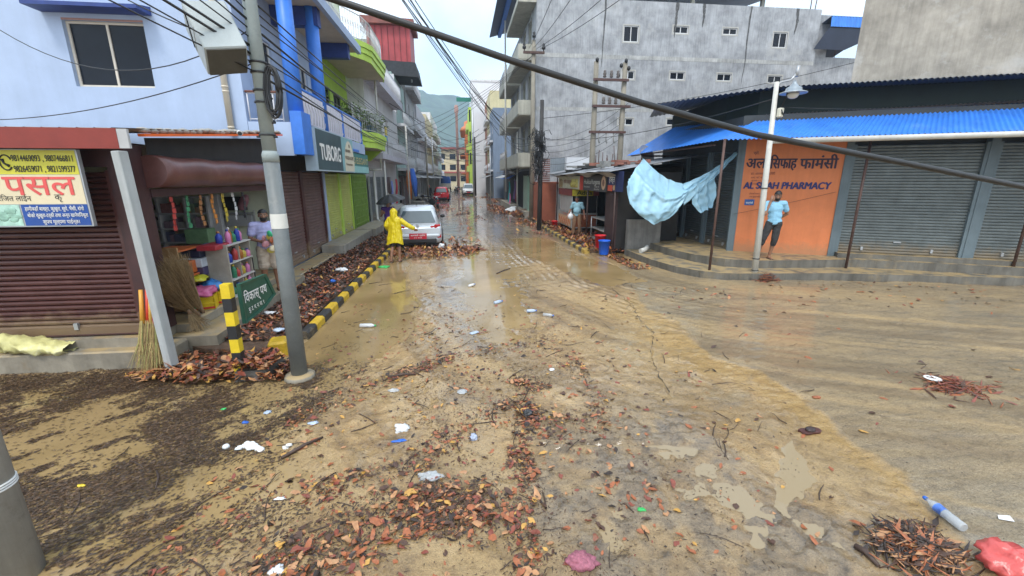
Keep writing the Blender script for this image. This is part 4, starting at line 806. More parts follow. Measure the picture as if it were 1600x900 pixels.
# ------------------------------------------------------------------ sky blue tarpaulin hung under the eaves
def tarp():
    # three corners tied up: the far left post head, the rusty post and the shutter head; the belly hangs down
    L = V((6.0, 13.6, 3.20)); mb = MB()
    def f(u, v):
        top = PY(1005, 247, 13.4).lerp(PY(1082, 288, 12.9), u)+UP*(-.22*math.sin(u*math.pi))
        bot_px = [(979, 292), (984, 318), (1000, 337), (1022, 351), (1046, 341), (1066, 318), (1082, 290)]
        t = u*6; k = min(5, int(t)); q = t-k; bx_ = bot_px[k][0]*(1-q)+bot_px[k+1][0]*q; by_ = bot_px[k][1]*(1-q)+bot_px[k+1][1]*q
        b = PY(bx_, by_, 12.3+.35*u); p = top.lerp(b, v); s = math.sin(v*math.pi)
        p += V((-.10*s, -.34*s*math.sin(u*math.pi)**.7-.13*math.exp(-((v-.40)/.05)**2)*math.sin(u*math.pi)**.5, -.06*s)); w = .020*math.sin(u*17+v*4+3*mnoise.noise(V((u*3, v*3, 9))))*(.3+v)+.11*(abs(mnoise.noise(V((u*6+2, v*3.5, 5))))-.2)+.06*(abs(mnoise.noise(V((u*13, v*8, 8))))-.2)+.04*mnoise.noise(V((u*9, v*5, 0)))+.025*mnoise.noise(V((u*24, v*15, 3)))
        return p+V((0, w, w*.5))
    mb.sheet(f, 60, 36)
    def g(u, v):   # gathered strip rising to the shutter head
        a = PY(1066, 300, 12.75).lerp(PY(1150, 237, 12.2), u)+UP*(-.10*math.sin(u*math.pi)); hw = .62*(1-u)**1.3+.07; p = a+UP*((.35-v)*hw); w = .03*math.sin(v*19+u*7)+.02*math.sin(u*33+v*6); return p+V((.03*math.sin(v*9), w-.08*v, 0))
    mb.sheet(g, 44, 20)
    def h(u, v):   # loose tail
        a = PY(1072, 296, 12.70).lerp(PY(1118, 262, 12.45), u); b = PY(1091, 333, 12.5).lerp(PY(1113, 322, 12.4), u); p = a.lerp(b, v); w = .045*math.sin(u*15+v*4)+.02*math.sin(v*23)
        return p+V((.04*math.sin(v*7+u*3), w-.05, .02*math.sin(u*21)))
    mb.sheet(h, 26, 24)
    return mb
mb = tarp(); mb.tube([PY(1005, 247, 13.4), (6.9, 16.3, 3.3)], .008, 5, m=1); mb.tube([PY(1147, 238, 12.2), (7.9, 12.0, 3.3)], .008, 5, m=1)
TARPM = M('sky blue tarpaulin', (.33, .55, .68), .42, .12, 2, .35, spots=.5, spotcol=(.44, .50, .44), spotscale=1.6, bscale=9)
o = plain('tarpaulin', mb, [TARPM, BLACK], 'sky blue tarpaulin sagging in a full belly from the eaves before dark shutters', 'tarpaulin')

# ------------------------------------------------------------------ street lamp with junction box
lp = thing('street_lamp', 'white street lamp pole with bell shaped lamp head by the pharmacy steps', 'street lamp', (7.32, 9.78, 0))
b = lp.location.copy(); top = PY(1214, 128, 9.8)
MB().tube([b, b.lerp(top, .5), top], [.075, .065, .05], 12).build('pole', M('white lamp pole paint', (.56, .55, .50), .5, .12, 4, .08, spots=.3, spotcol=(.30, .26, .2), spotscale=5), lp)
h = PY(1240, 142, 9.6); mb = MB(); mb.tube([top-UP*.10, top+V((.12, 0, .0)), h+V((-.10, 0, .22)), h+V((.01, 0, .36))], .022, 8); mb.tube([h+V((.01, 0, .30)), h+V((.035, 0, .52))], .035, 8); mb.build('arm', STEEL, lp)
MB().lathe([(.025, .22), (.045, .16), (.09, .10), (.16, .06), (.17, .0), (.275, -.035), (.285, -.05), (.27, -.06), (.14, -.05)], h, 22).build('lamp_shade', M('lamp head enamel', (.30, .34, .37), .3, .1, 4, .02, metal=.4), lp)
MB().lathe([(.125, -.05), (.12, -.09), (.09, -.14), (.05, -.16), (.02, -.165)], h, 18).build('lamp_glass', M('milky lamp glass', (.62, .62, .60), .2, .05, 4, 0), lp)
j = PY(1219, 176, 9.7); MB().box(j, (.12, .10, .20), .2, bev=.015).build('junction_box', M('ivory junction box', (.62, .60, .50), .5, .1, 4, .03), lp)
mb = MB(); mb.tube([j+V((0, -.05, .0)), j+V((.02, -.09, -.07)), j+V((-.03, -.07, .06))], .012, 6); mb.tube([j+UP*.10, j+V((.10, 0, .34)), h+V((-.15, .0, -.06))], .014, 6)
for z in (.25, .55, 2.3): mb.lathe([(.082, 0), (.082, .02)], b.lerp(top, z/4.7), 10)
mb.build('cable', BLACK, lp)

# ------------------------------------------------------------------ big grey building facing the corner
gb = thing('grey_building', 'tall bare cement building with small windows, street balconies and blue roof', 'building', (13, 35, 0))
CEM = M('weathered blue grey cement', (.365, .375, .395), .9, .34, 1.3, .25, streak=.40, sscale=13., spots=.45, spotcol=(.50, .49, .47), spotscale=.45)
X0, YF, HT = 4.55, 27.0, 12.45
wins = [(9.72, 10.29, .92, .86), (12.75, 10.84, .95, .40), (15.88, 10.88, .93, .36), (19.19, 10.28, .93, .84), (9.75, 8.28, .80, .46), (12.78, 8.32, .94, .44), (15.83, 8.32, .94, .42), (19.2, 8.29, .95, .42), (9.70, 5.68, .95, .40), (12.82, 5.71, .9, .40), (15.9, 5.7, .9, .4)]
mb = MB(); mb.wall((X0, YF, 0), (17.6, 0, 0), HT, holes=[(x-X0, z, x-X0+w, z+h) for x, z, w, h in wins], reveal=.14)
mb.wall((X0, YF+13, 0), (0, -13, 0), HT, holes=[(13-q-1.6, f+.75, 13-q-.2, f+2.55) for q in (1.5, 4, 7.6, 10.2) for f in (3.3, 6.4, 9.4)], reveal=.15)
mb.face([(X0, YF+13, 0), (X0, YF+13, HT), (22.15, YF+13, HT), (22.15, YF+13, 0)]); mb.face([(22.15, YF, 0), (22.15, YF, HT), (22.15, YF+13, HT), (22.15, YF+13, 0)]); mb.face([(X0, YF, HT), (22.15, YF, HT), (22.15, YF+13, HT), (X0, YF+13, HT)])
mb.bx((22.16, YF+.4, 0), (26.5, YF+12, 9.95)); mb.bx((22.16, YF+.38, 9.95), (23.2, YF+3, 12.3)); mb.build('wall', CEM, gb)
for x, z, w, h in wins: window(gb, (x, YF, z), (1, 0, 0), w, h, WHITE_FR, 2, inset=.09, t=.05)
mb = MB()
for x, z, w, h in wins: mb.wall((x-.07, YF-.006, z-.07), (w+.14, 0, 0), h+.14, holes=[(.07, .07, w+.07, h+.07)], reveal=.01)
mb.build_each('window_band', M('pale plaster band', (.44, .43, .40), .9, .1, 4, .1), gb)
for q in (1.5, 4, 7.6, 10.2):
    for f in (3.3, 6.4, 9.4): window(gb, (X0, YF+q+1.6, f+.75), (0, -1, 0), 1.4, 1.8, M('cream window bars', (.50, .48, .40), .6, .1, 4, .05), 3)
BALC = M('pale ochre render', (.42, .41, .35), .8, .15, 1.5, .1, streak=.4)
for f in (3.6, 6.6, 9.6):
    mb = MB(); mb.bx((3.55, YF+.1, f-.42), (X0-.01, YF+6.5, f-.25)); mb.bx((3.55, YF+7.2, f-.42), (X0-.01, YF+12.9, f-.25)); mb.bx((3.52, YF+.08, f-.36), (3.62, YF+6.52, f+.42)); mb.bx((3.52, YF+7.18, f-.36), (3.62, YF+12.9, f+.42)); mb.bx((3.62, YF+.08, f-.36), (X0-.01, YF+.16, f+.42))
    mb.build('balcony', BALC, gb); railing(gb, [(3.58, YF+7.2, f+.42), (3.58, YF+12.9, f+.42)], .55, RAIL_W, step=.4, r=.02)
mb = MB(); mb.bx((3.5, YF+.05, 12.15), (X0-.01, YF+6.5, 12.45)); mb.build('cornice', BALC, gb)
mb = MB(); mb.bx((X0-.01, YF+6.55, 3), (X0+.0, YF+7.15, 12)); mb.tube([(3.45, YF+6.9, 1.5), (3.45, YF+6.9, 13.6)], .06, 8); mb.build('drainpipe', PVC, gb)
mb = MB(); mb.prism([(2.6, YF+2, 13.4), (2.6, YF+11, 13.4), (7, YF+11, 14.6), (7, YF+2, 14.6)], (0, 0, .06)); mb.prism([(7, YF-.1, 13.0), (19.2, YF-.1, 13.1), (19.2, YF+9, 14.5), (7, YF+9, 14.5)], (0, 0, .06)); mb.build('roof', M('navy roof sheet', (.05, .065, .11), .5, .15, 2, .05), gb)
MB().prism([(3.4, YF+1.6, 13.3), (3.7, YF+1.6, 13.3), (7.3, YF+1.6, 14.6), (7.0, YF+1.6, 14.6)], (0, .3, .3)).bx((3.25, YF+1.8, 13.35), (3.5, YF+10.8, 13.75)).build('roof_edge', BLUE_TRIM, gb)
mb = MB()
for x in (8, 14, 18.5): mb.bx((x, YF+.5, 12.4), (x+.2, YF+.7, 13.2))
mb.build_each('roof_post', BALC, gb)
mb = MB(); mb.corrug((22.6, YF-.3, 12.05), (4.0, 0, 0), (0, -.05, -.6), .2, .02); mb.prism([(22.6, YF-.3, 12.0), (26.6, YF-.3, 12.0), (26.6, YF+6, 10.2), (22.6, YF+6, 10.2)], (0, 0, .05), m=1)
mb.face([(22.55, YF-.3, 11.4), (26.6, YF-.3, 11.4), (24, YF-.1, 10.25), (21.9, YF-.1, 10.25)], 1); o = mb.build('canopy', [TIN, M('canopy underside', (.03, .04, .07), .6, .2, 2, .05)], gb)
MB().tube([(21.6, YF+.3, 12.4), (21.6, YF+.3, 13.4)], .03, 5).tube([(24.0, YF+.6, 9.9), (24.0, YF+.6, 10.9)], .03, 5).tube([(21.9, YF+.3, 12.4), (21.95, YF+.3, 13.2)], .03, 5).build('reinforcing_bar', RUST, gb)
mb = MB()
for z, h_ in ((3.25, .16), (6.45, .20), (9.35, .22)): mb.wall((X0+.01, YF-.008, z), (17.55, 0, 0), h_)
mb.build_each('floor_band', M('pale floor band', (.42, .42, .41), .9, .35, 1.2, .25, streak=.4, sscale=11., spots=.6, spotcol=(.30, .31, .32), spotscale=1.6), gb)
random.seed(17)
for x, z0 in ((8.55, 8.9), (17.55, 8.2), (12.9, 10.6), (14.6, 11.2), (20.6, 11.0)):
    mb = MB(); n = 16; row = []
    for k in range(n+1):
        t = k/n; w = (.05 if z0 < 9 else .11)*(1-t)**.6*(.6+.5*random.random())+.008; z = HT-(HT-z0)*t; xx = x+.06*mnoise.noise(V((x, z*1.3, 0)))-.05*t; row.append((V((xx-w, YF-.011, z)), V((xx+w, YF-.011, z))))
    for a_, b_ in zip(row, row[1:]): mb.face([a_[0], b_[0], b_[1], a_[1]])
    mb.build('wall_stain', M('black damp stain', (.10, .10, .10), .95, .5, 9, .1), gb)
# raw concrete building behind the pharmacy
cb = thing('concrete_building', 'raw tan concrete building behind the pharmacy with a pale window opening', 'building', (17, 16, 0))
RAW = M('raw tan concrete', (.37, .335, .285), .9, .34, 1.1, .4, streak=.30, sscale=9., spots=.6, spotcol=(.50, .48, .45), spotscale=.7)
a, bq = V((12.93, 14.0, 0)), V((23, 8.9, 0)); u = (bq-a).normalized()
mb = MB(); mb.wall(a, bq-a, 11, holes=[(3.75, 7.55, 5.6, 9.2)], reveal=.25); mb.face([a, a+UP*11, a+V((8.5, 7, 11)), a+V((8.5, 7, 0))]); mb.face([bq, bq+UP*11, bq+V((3.5, 7, 11)), bq+V((3.5, 7, 0))]); mb.face([a+UP*11, bq+UP*11, bq+V((3.5, 7, 11)), a+V((8.5, 7, 11))])
mb.build('wall', RAW, cb)
n = u.cross(UP); q = a+u*3.75+UP*7.55-n*.2; MB().face([q, q+u*1.85, q+u*1.85+UP*1.65, q+UP*1.65]).build('window_board', M('pale board', (.62, .60, .55), .7, .08, 2, .05), cb)

# ------------------------------------------------------------------ street front beyond: clothes shop, narrow blue, cream, white block, green strip, orange house
cl = thing('clothes_shop', 'ground floor clothes shop under the grey building with cluttered awnings', 'shop', (4.6, 33, 0))
mb = MB(); mb.bx((4.42, 27.2, 0), (4.54, 43, 3.0)); mb.build('wall', DARK, cl)
mb = MB(); mb.bx((4.0, 27.3, -.02), (4.5, 33.5, .42)); mb.bx((3.75, 33.5, -.02), (4.5, 42, .5)); mb.build('plinth', CONCRETE, cl)
shutter(cl, (4.42, 29.1), (4.42, 27.4), .42, 2.7, M('mint green shutter', (.30, .48, .36), .5, .15, 3, .05), PVC, inset=.0); shutter(cl, (4.42, 30.9), (4.42, 29.2), .42, 2.7, M('pale green shutter', (.36, .46, .36), .5, .15, 3, .05), PVC, inset=.0)
mb = MB()
for k in range(9): 
    p = V((3.9+random.uniform(-.3, .3), 31+k*1.2, 2.9+random.uniform(-.2, .35))); mb.box(p, (random.uniform(.5, 1.0), random.uniform(.8, 1.4), .04), random.uniform(-.3, .3), rot=Matrix.Rotation(random.uniform(-.5, .5), 3, 'Y')@Matrix.Rotation(random.uniform(-.4, .4), 3, 'X'))
mb.build('awning', M('sagging grey awning', (.20, .20, .205), .6, .35, 1, .1), cl)
def garment(p, h, w, col, label, name='hanging_garment', group=None, sleeves=True):
    mb = MB(); p = V(p)
    def f(u, v):
        hw = w*(.55+.45*v); return p+V((.035*math.sin(u*14+v*3)+.03*math.sin(v*6), (u-.5)*hw, -v*h))
    mb.sheet(f, 14, 10); mb.tube([p+V((0, -w*.28, 0)), p+V((0, 0, .06)), p+V((0, w*.28, 0))], .008, 5, m=1); mb.tube([p+V((0, 0, .06)), p+V((0, 0, .16))], .006, 4, m=1)
    return plain(name, mb, [col, STEEL], label, 'garment', p, group)
TEALC = M('teal cloth', (.03, .30, .32), .8, .2, 6, .1); PINKC = M('pink cloth', (.60, .16, .30), .8, .2, 6, .1); MAROON = M('maroon cloth', (.16, .03, .045), .8, .2, 6, .1); PURP = M('purple cloth', (.10, .06, .16), .8, .2, 6, .1); BLUEC = M('blue cloth', (.05, .15, .55), .8, .2, 6, .1); LBLUE = M('lilac blue cloth', (.20, .25, .55), .8, .2, 6, .1)
garment((4.0, 36.5, 2.25), 1.7, 1.2, TEALC, 'teal long dress hanging below the blue awning of the clothes shop'); garment((3.95, 35.6, 1.3), 1.0, .8, PINKC, 'pink skirt hanging under the teal dress at the clothes shop')
garment((4.1, 33.6, 2.35), 1.4, .9, PURP, 'dark purple shirt on display beside the pale green shutter'); garment((4.1, 32.5, 2.3), 1.5, .8, MAROON, 'maroon dress on display beside the pale green shutter')
mb = MB(); mb.sheet(lambda u, v: (4.4-.9*v, 36+2.6*u, 2.75-.25*v-.12*math.sin(v*3)+.03*math.sin(u*20)), 14, 6); plain('awning', mb, BLUEC, 'bright blue cloth awning over the hanging dresses', 'awning')
row_house(43.6, 53.5, 5.2, 1, GREY_WALL, 'low grey shop between the clothes shop and the slate blue house', side=1, sh=3.4, over=.4)
row_house(54, 60, 4.0, 3, M('slate blue render', (.19, .24, .32), .8, .1, 1, .05, streak=.2), 'narrow slate blue house past the grey building', side=1, sh=3.4, over=.4)
row_house(60.2, 67, 4.1, 4, M('pale yellow render', (.60, .52, .30), .7, .1, 1, .05, streak=.2), 'pale yellow house with arched balconies past the slate blue house', side=1, sh=3.3, over=.6)
row_house(67.2, 73, 4.1, 4, M('brick red render', (.36, .15, .09), .8, .15, 1, .05, streak=.2), 'thin brick red house squeezed between yellow house and white tower', side=1, sh=3.3, over=.3)
wt = thing('white_tower', 'plain white windowless tower block far down the street', 'building', (5.5, 72, 0))
MB().bx((2.0, 74, 0), (10, 86, 17.4)).build('wall', M('flat white render', (.70, .71, .73), .8, .04, .6, .05, streak=.06), wt); MB().bx((1.95, 73.9, 17.4), (10, 86, 17.7)).build('parapet', WHITE_PAINT, wt)
gs = thing('green_shopfront', 'thin lime yellow balcony front beside the white tower', 'building', (2, 63, 0))
mb = MB(); mb.bx((1.5, 74, 0), (1.98, 84, 13.6)); mb.build('wall', GREEN_TRIM, gs)
for f in (3.6, 7, 10.2): MB().bx((1.1, 74, f), (1.49, 82, f+.9)).build('balcony', M('lime yellow balcony', (.52, .62, .16), .6, .15, 2, .1), gs)
for k in range(3): MB().bx((1.6, 73.97, 4.8+k*3.3), (1.85, 73.99, 6.6+k*3.3)).build('window', GLASS, gs)
row_house(84, 96, 1.0, 3, M('orange house paint', (.62, .17, .06), .7, .12, 1, .05, streak=.2), 'orange house with a domed top far down the street', trim=M('orange balcony paint', (.50, .16, .07), .7, .1, 2, .05), side=1, sh=3.3, over=.9)
oh = thing('domed_lantern', 'orange domed roof turret on top of the orange house', 'turret', (1.6, 88, 10.3)); MB().lathe([(1.4, 10.2), (1.45, 11.3), (1.6, 11.3), (1.2, 12.0), (.7, 12.3), (.7, 13.0), (.1, 13.3)], (1.6, 88, 0), 12).build('dome', M('orange dome paint', (.58, .19, .08), .7, .1, 2, .05), oh)
bt = thing('brick_chimney', 'slender pinkish brick chimney standing before the hills', 'chimney', (-.6, 110, 0)); MB().lathe([(.36, 0), (.30, 17.5), (.5, 17.8), (.5, 19), (.3, 19.4)], (-.6, 110, 0), 10).build('shaft', M('pinkish brick', (.38, .22, .18), .8, .2, 2, .1), bt)
tb = thing('terrace_block', 'low red roofed block closing the end of the street', 'building', (-3, 150, 0))
mb = MB(); mb.wall((-16, 150, 0), (30, 0, 0), 12, holes=[(2+k*3.5, z, 4+k*3.5, z+1.8) for k in range(8) for z in (1.5, 5.2, 8.6)]); mb.build('wall', YEL, tb); MB().bx((-16.5, 148.5, 4.2), (14.5, 149.95, 4.7)).bx((-16.5, 148.5, 11.9), (14.5, 155, 12.4)).build('roof', M('far red roof', (.30, .06, .045), .7, .2, .5, .05), tb)
MB().face([(-16, 150.4, 0), (14, 150.4, 0), (14, 150.4, 12), (-16, 150.4, 12)]).build('window', GLASS, tb)
# far green direction board across the road
db = thing('direction_sign', 'small green overhead road sign far down the street', 'sign', (.6, 60, 12.0)); p0, p1 = PY(713, 152, 60), PY(736, 159, 60)
MB().bx((p0.x, 60, p1.z), (p1.x, 60.1, p0.z)).build('sign_face', M('road sign green', (.01, .16, .11), .4, .1, 3, 0), db); MB().tube([(p1.x+.15, 60.2, 0), (p1.x+.15, 60.2, p0.z+.5)], .12, 8).tube([(p0.x, 60.2, (p0.z+p1.z)/2), (p1.x+.15, 60.2, (p0.z+p1.z)/2)], .07, 6).build('post', STEEL, db)
# ------------------------------------------------------------------ poles
PGREY = M('painted pole grey', (.30, .345, .34), .5, .12, 4, .06, spots=.3, spotcol=(.18, .20, .20), spotscale=6); PDARK = M('dark pole grey', (.15, .165, .165), .5, .2, 4, .1, spots=.4, spotcol=(.26, .25, .22), spotscale=7)
pa = thing('utility_pole', 'grey steel utility pole with junction cabinet, cable coil and white sticker', 'utility pole', (-2.14, 5.35, 0)); b = pa.location.copy()
MB().tube([b-UP*.05, b+UP*2.75], [.098, .084], 18).build('lower_pole', PDARK, pa); MB().tube([b+UP*2.75, b+UP*6.5], [.074, .062], 16).lathe([(.088, 2.68), (.088, 2.76), (.074, 2.80)], b, 16).build('upper_pole', PGREY, pa)
MB().lathe([(.19, -.03), (.18, .05), (.12, .07), (.10, .07)], b, 12).build('footing', MUDDYCON, pa)
mb = MB(); mb.tube([b+UP*1.93, b+UP*2.10], [.091, .090], 18, caps=False); mb.build('sticker', M('white paper sticker', (.66, .65, .60), .6, .06, 4, .03), pa)
mb = MB()
for z in (2.96, 3.30, 3.42, 3.60, 3.70): mb.lathe([(.086, 0), (.086, .02)], b+UP*z, 14)
for z, s in ((3.1, 1), (2.95, -1), (2.95, 1), (3.35, 1)): mb.tube([b+UP*z, b+UP*z+V((.11*s, -.02, 0))], .012, 6)
mb.build_each('clamp_band', BLACK, pa)
cab = V((-2.46, 5.22, 3.90)); Q = Matrix.Rotation(R(-20), 3, V((-.35, .85, .25)).normalized())@Matrix.Rotation(R(-26), 3, V((.9, .4, 0)).normalized())@Matrix.Rotation(R(40), 3, 'Z'); mb = MB(); mb.box(cab, (.38, .38, .55), rot=Q, bev=.012); mb.box(cab+Q@V((-.192, 0, .12)), (.006, .32, .26), rot=Q)
for k in range(3): mb.box(cab+Q@V((-.197, -.08+.08*k, .14-.04*k)), (.012, .02, .14), rot=Q@Matrix.Rotation(.9, 3, 'X'), m=1)
mb.build('junction_cabinet', [M('cabinet grey paint', (.40, .44, .44), .45, .1, 3, .03, streak=.15), BLACK], pa)
MB().box(cab+Q@V((0, 0, -.28)), (.35, .35, .012), rot=Q).build('cabinet_base', M('dark cabinet floor', (.10, .10, .09), .7, .2, 4, .1), pa); MB().tube([cab+V((.1, .05, -.1)), b+UP*3.78], .02, 6).build('cabinet_bracket', STEEL, pa)
mb = MB()
for k in range(9):
    c = b+V((.13+random.uniform(-.02, .03), -.06+random.uniform(-.03, .03), 3.42+random.uniform(-.02, .02))); rx, rz_ = random.uniform(.06, .085), random.uniform(.20, .27)
    mb.tube([c+V((rx*math.cos(t), .03*math.sin(t), rz_*math.sin(t))) for t in np.linspace(0, 6.28, 20)], .009, 5)
mb.build('cable_coil', BLACK, pa)
# pole right beside the camera, wrapped with wire
pf = thing('utility_pole', 'thick bare concrete pole wrapped in white wire, cropped by the picture edge', 'utility pole', (-2.93, 2.58, 0)); b = pf.location.copy()
MB().tube([b-UP*.05, b+UP*4.5], [.125, .10], 22).build('pole', M('grey concrete pole', (.30, .295, .27), .75, .16, 3, .2, streak=.35, spots=.4, spotcol=(.14, .13, .11), spotscale=5), pf)
mb = MB()
for k in range(3): mb.lathe([(.126, 0), (.130, .006), (.126, .012)], b+UP*(.66+.016*k), 20)
mb.build('wire_wrap', M('white wire', (.62, .62, .60), .4, .1, 4, 0), pf)
# far poles
POLEC = M('old cement pole', (.25, .225, .18), .8, .2, 2, .1, streak=.3)
u1 = thing('utility_pole', 'tall cement pole with crossarm and three insulators in front of grey building', 'utility pole', (4.28, 26.3, 0)); b = u1.location.copy()
MB().tube([b, b+UP*10.0], [.17, .11], 10).build('pole', POLEC, u1); MB().bx((b.x-.6, b.y-.2, 9.28), (b.x+.6, b.y-.08, 9.40)).build('crossarm', RUST, u1)
for dx, z in ((-.55, 9.42), (.55, 9.42), (0, 10.0)): MB().lathe([(.03, 0), (.03, .08), (.10, .10), (.11, .2), (.06, .26), (.09, .32), (.03, .40)], b+V((dx, -.14, z)), 10).build('insulator', BLACK, u1)
u2 = thing('utility_pole', 'black leaning pole smothered in a tangle of cables', 'utility pole', (3.78, 20.9, 0)); b = u2.location.copy()
MB().tube([b, b+V((.05, 0, 6.0))], [.12, .09], 10).build('pole', M('blackened pole', (.035, .033, .032), .7, .3, 3, .1), u2)
mb = MB(); random.seed(31)
for k in range(70):
    c = b+V((random.gauss(-.12, .16), random.gauss(-.1, .12), random.uniform(2.5, 4.5))); r1, r2 = random.uniform(.08, .28), random.uniform(.12, .4); a0 = random.uniform(0, 3.1)
    mb.tube([c+V((r1*math.cos(t)*math.cos(a0), r1*math.cos(t)*math.sin(a0), r2*math.sin(t)))+V((random.uniform(-.03, .03), 0, random.uniform(-.03, .03))) for t in np.linspace(0, random.uniform(3.5, 6.2), 9)], .014, 4)
for k in range(10): mb.box(b+V((random.gauss(-.12, .12), random.gauss(-.12, .05), random.uniform(2.7, 4.2))), (.16, .12, .24), random.uniform(0, 1))
mb.build('cable_tangle', BLACK, u2)
hf = thing('power_pole_frame', 'twin cement poles joined by rusty crossarms carrying insulators behind the stalls', 'utility pole', (6.7, 20, 0))
for x in (6.05, 7.36): MB().tube([(x, 20, 0), (x, 20, 7.45)], [.15, .11], 10).build('pole', POLEC, hf)
for z, x0, x1 in ((6.70, 5.9, 7.5), (5.62, 5.9, 7.65), (4.53, 5.8, 7.5)): MB().bx((x0, 19.78, z-.05), (x1, 19.88, z+.05)).build('crossarm', M('red oxide crossarm', (.085, .04, .034), .6, .25, 4, .1), hf)
for z, xs_ in ((6.78, (6.4, 6.7, 7.0)), (5.70, (6.4, 6.68, 6.96))):
    for x in xs_: MB().lathe([(.03, 0), (.09, .03), (.05, .1), (.085, .14), (.05, .22), (.07, .26), (.02, .32)], (x, 19.83, z), 8).build('insulator', M('brown grey insulator', (.14, .12, .11), .3, .2, 5, 0), hf)
for x in (6.25, 6.6, 6.95): MB().tube([(x, 19.83, 4.5), (x, 19.83, 4.2), (x+.05, 19.83, 4.05)], .03, 6).build('fuse', M('dull fuse grey', (.25, .25, .24), .5, .1, 5, 0), hf)
for x, z in ((6.05, 7.5), (7.36, 7.5), (7.5, 7.2), (7.15, 7.3), (7.05, 6.9)): MB().ell((x, 19.9, z), (.08, .08, .10), 8, 5).build('insulator', BLACK, hf)
def slim_post(x, y, h, mat, label, r=.04): return plain('slim_post', MB().tube([(x, y, .1), (x, y, h)], r, 8), mat, label, 'post', (x, y, .1))
slim_post(-3.88, 23.4, 3.4, PVC, 'white pipe post before the grey shutters of the white house', .05); slim_post(-3.8, 33, 6.2, PVC, 'white slim pole holding up the orange and blue cloth rolls', .06); slim_post(3.95, 30.8, 5.6, PVC, 'thin white pole in front of the hanging dresses', .05); slim_post(3.0, 45, 5.5, STEEL, 'thin grey pole on the far right pavement near the slate blue house'.replace(' right', ''), .05)
slim_post(1.95, 62, 8, M('old wooden pole', (.06, .05, .045), .8, .3, 2, .1), 'dark wooden pole beside the white SUV', .2)
slim_post(-3.4, 46, 6.5, POLEC, 'cement pole rising behind the motorcycle', .10); slim_post(-3.5, 58, 7.5, STEEL, 'grey metal pole by the parked red car', .08)

# ------------------------------------------------------------------ cables
def cable(a, b, drop, r, label, group=None, name='overhead_cable', n=16):
    mb = MB().tube(sag(a, b, drop, n), r, 6); return plain(name, mb, BLACK, label, 'cable', V(a), group)
ca, cb_ = PY(525, 0, 2.3), PY(1600, 292, 2.3); cc = PY(1000, 160, 2.3)
kp = [ca]+[PY(*q, 2.3) for q in ((660, 46), (800, 95), (1000, 160), (1180, 210), (1400, 252))]+[cb_]; kp = [ca+(ca-kp[1])*k for k in (9, 5, 2)]+kp+[cb_+(cb_-kp[-2])*k for k in (2, 5, 9)]
plain('overhead_cable', MB().tube(kp, .0165, 8), BLACK, 'thick black cable slung low across the whole street view', 'cable', kp[0])
PT = V((-2.14, 5.35, 0)); G1 = 'overhead service cables along the street'; LB = 'thin black service cable strung along the shop side of the street'
random.seed(12)
far_pts = [V((-3.4, 46, 6.3)), V((-3.5, 58, 7.2)), V((-3.8, 33, 6.0)), V((3.8, 20.9, 4.2)), V((1.95, 62, 7.8)), V((1.95, 62, 6.8))]
for k in range(9): cable(PT+UP*(3.55+.09*k)+V((.06, .05, 0)), V((-3.8, 33, 4.2+.28*k)) if k % 2 else V((-3.4, 46, 4.5+.25*k)), random.uniform(.1, .5), random.choice((.007, .009, .012)), LB, G1)
for k in range(9): cable(PT+UP*(3.6+.08*k), V((-7+.3*k, -.5, 6.0+.28*k)), random.uniform(.02, .12), random.choice((.007, .009, .013)), 'black service cable running from the cabinet pole up past the camera', 'service cables above the blue house')
cable(PY(0, 47, 7), PT+UP*4.05, .45, .006, 'lone thin cable drooping across the blue house window'); cable(PY(0, 187, 7), PT+UP*3.72, .12, .006, 'lone thin cable rising below the blue house window'); cable(PY(200, 0, 5.2), PT+UP*3.86, .05, .007, 'thin cable slanting above the blue window hood')
LB2 = 'black cable sweeping over the road to the tangled pole'; G2 = 'cables meeting above the road'
J = V((3.0, 33, 6.0))
for k in range(9): cable(V((-3.2+.1*k, 8+.8*k, 8.5+.1*k)), J+V((random.uniform(-.3, .3), random.uniform(-.5, .5), random.uniform(-.5, .7))), random.uniform(.1, .7), random.choice((.010, .014, .018)), LB2, G2)
for k in range(6): cable(J+V((0, 0, random.uniform(-.6, .5))), V((3.75, 20.9, random.uniform(3.5, 5.2))), random.uniform(.2, .8), .014, 'black cable looping from the junction to the tangled pole', G2)
for k in range(22): cable(V((-3.5, random.choice((24, 33, 46, 58)), random.uniform(4.5, 7))), V((random.choice((1.95, 3.0)), random.choice((45, 62)), random.uniform(4.0, 7.5))), random.uniform(.2, 1.0), .016, 'distant cable crossing over the road between house rows', 'cables crossing over the road')
for k in range(4): cable(V((-3.8, 33, 4.5+.5*k)), V((4.2, 26.3, 9.2)), .5, .010, 'thin cable from shop side pole up to the crossarm pole', 'cables to the crossarm pole')
for k in range(4): cable(V((4.0+.22*k, 26.2, 9.55)), PY(885+45*k+(30 if k > 1 else 0), -60, 12), .15, .012, 'black power line climbing steeply in front of the grey building wall', 'power lines over the grey building')
cable(V((3.8, 20.9, 5.2)), PY(1600, 20, 18), .6, .012, 'single cable crossing the grey building wall from the black pole'); cable(V((3.8, 20.9, 4.3)), V((7.3, 9.8, 4.3)), .35, .010, 'cable from the black pole to the street lamp')
for k in range(5): cable(V((3.8, 20.9, 3.2+.25*k)), V((7.2+.1*k, 19.9, 4.2+.4*k)), .4, .009, 'loose cable drooping between black pole and twin poles', 'cables to the twin poles')
cable(wp(2.3, .06, 2.15), wp(-.1, .06, 1.5), .02, .004, 'thin loose wire across the orange pharmacy wall', name='wall_wire'); cable(V((7.35, 9.8, 4.1)), PY(1600, 155, 9.6), .12, .006, 'thin cable from the street lamp along the upper tin roof')
# downward wires along the lamp and orange wall already belong to the lamp

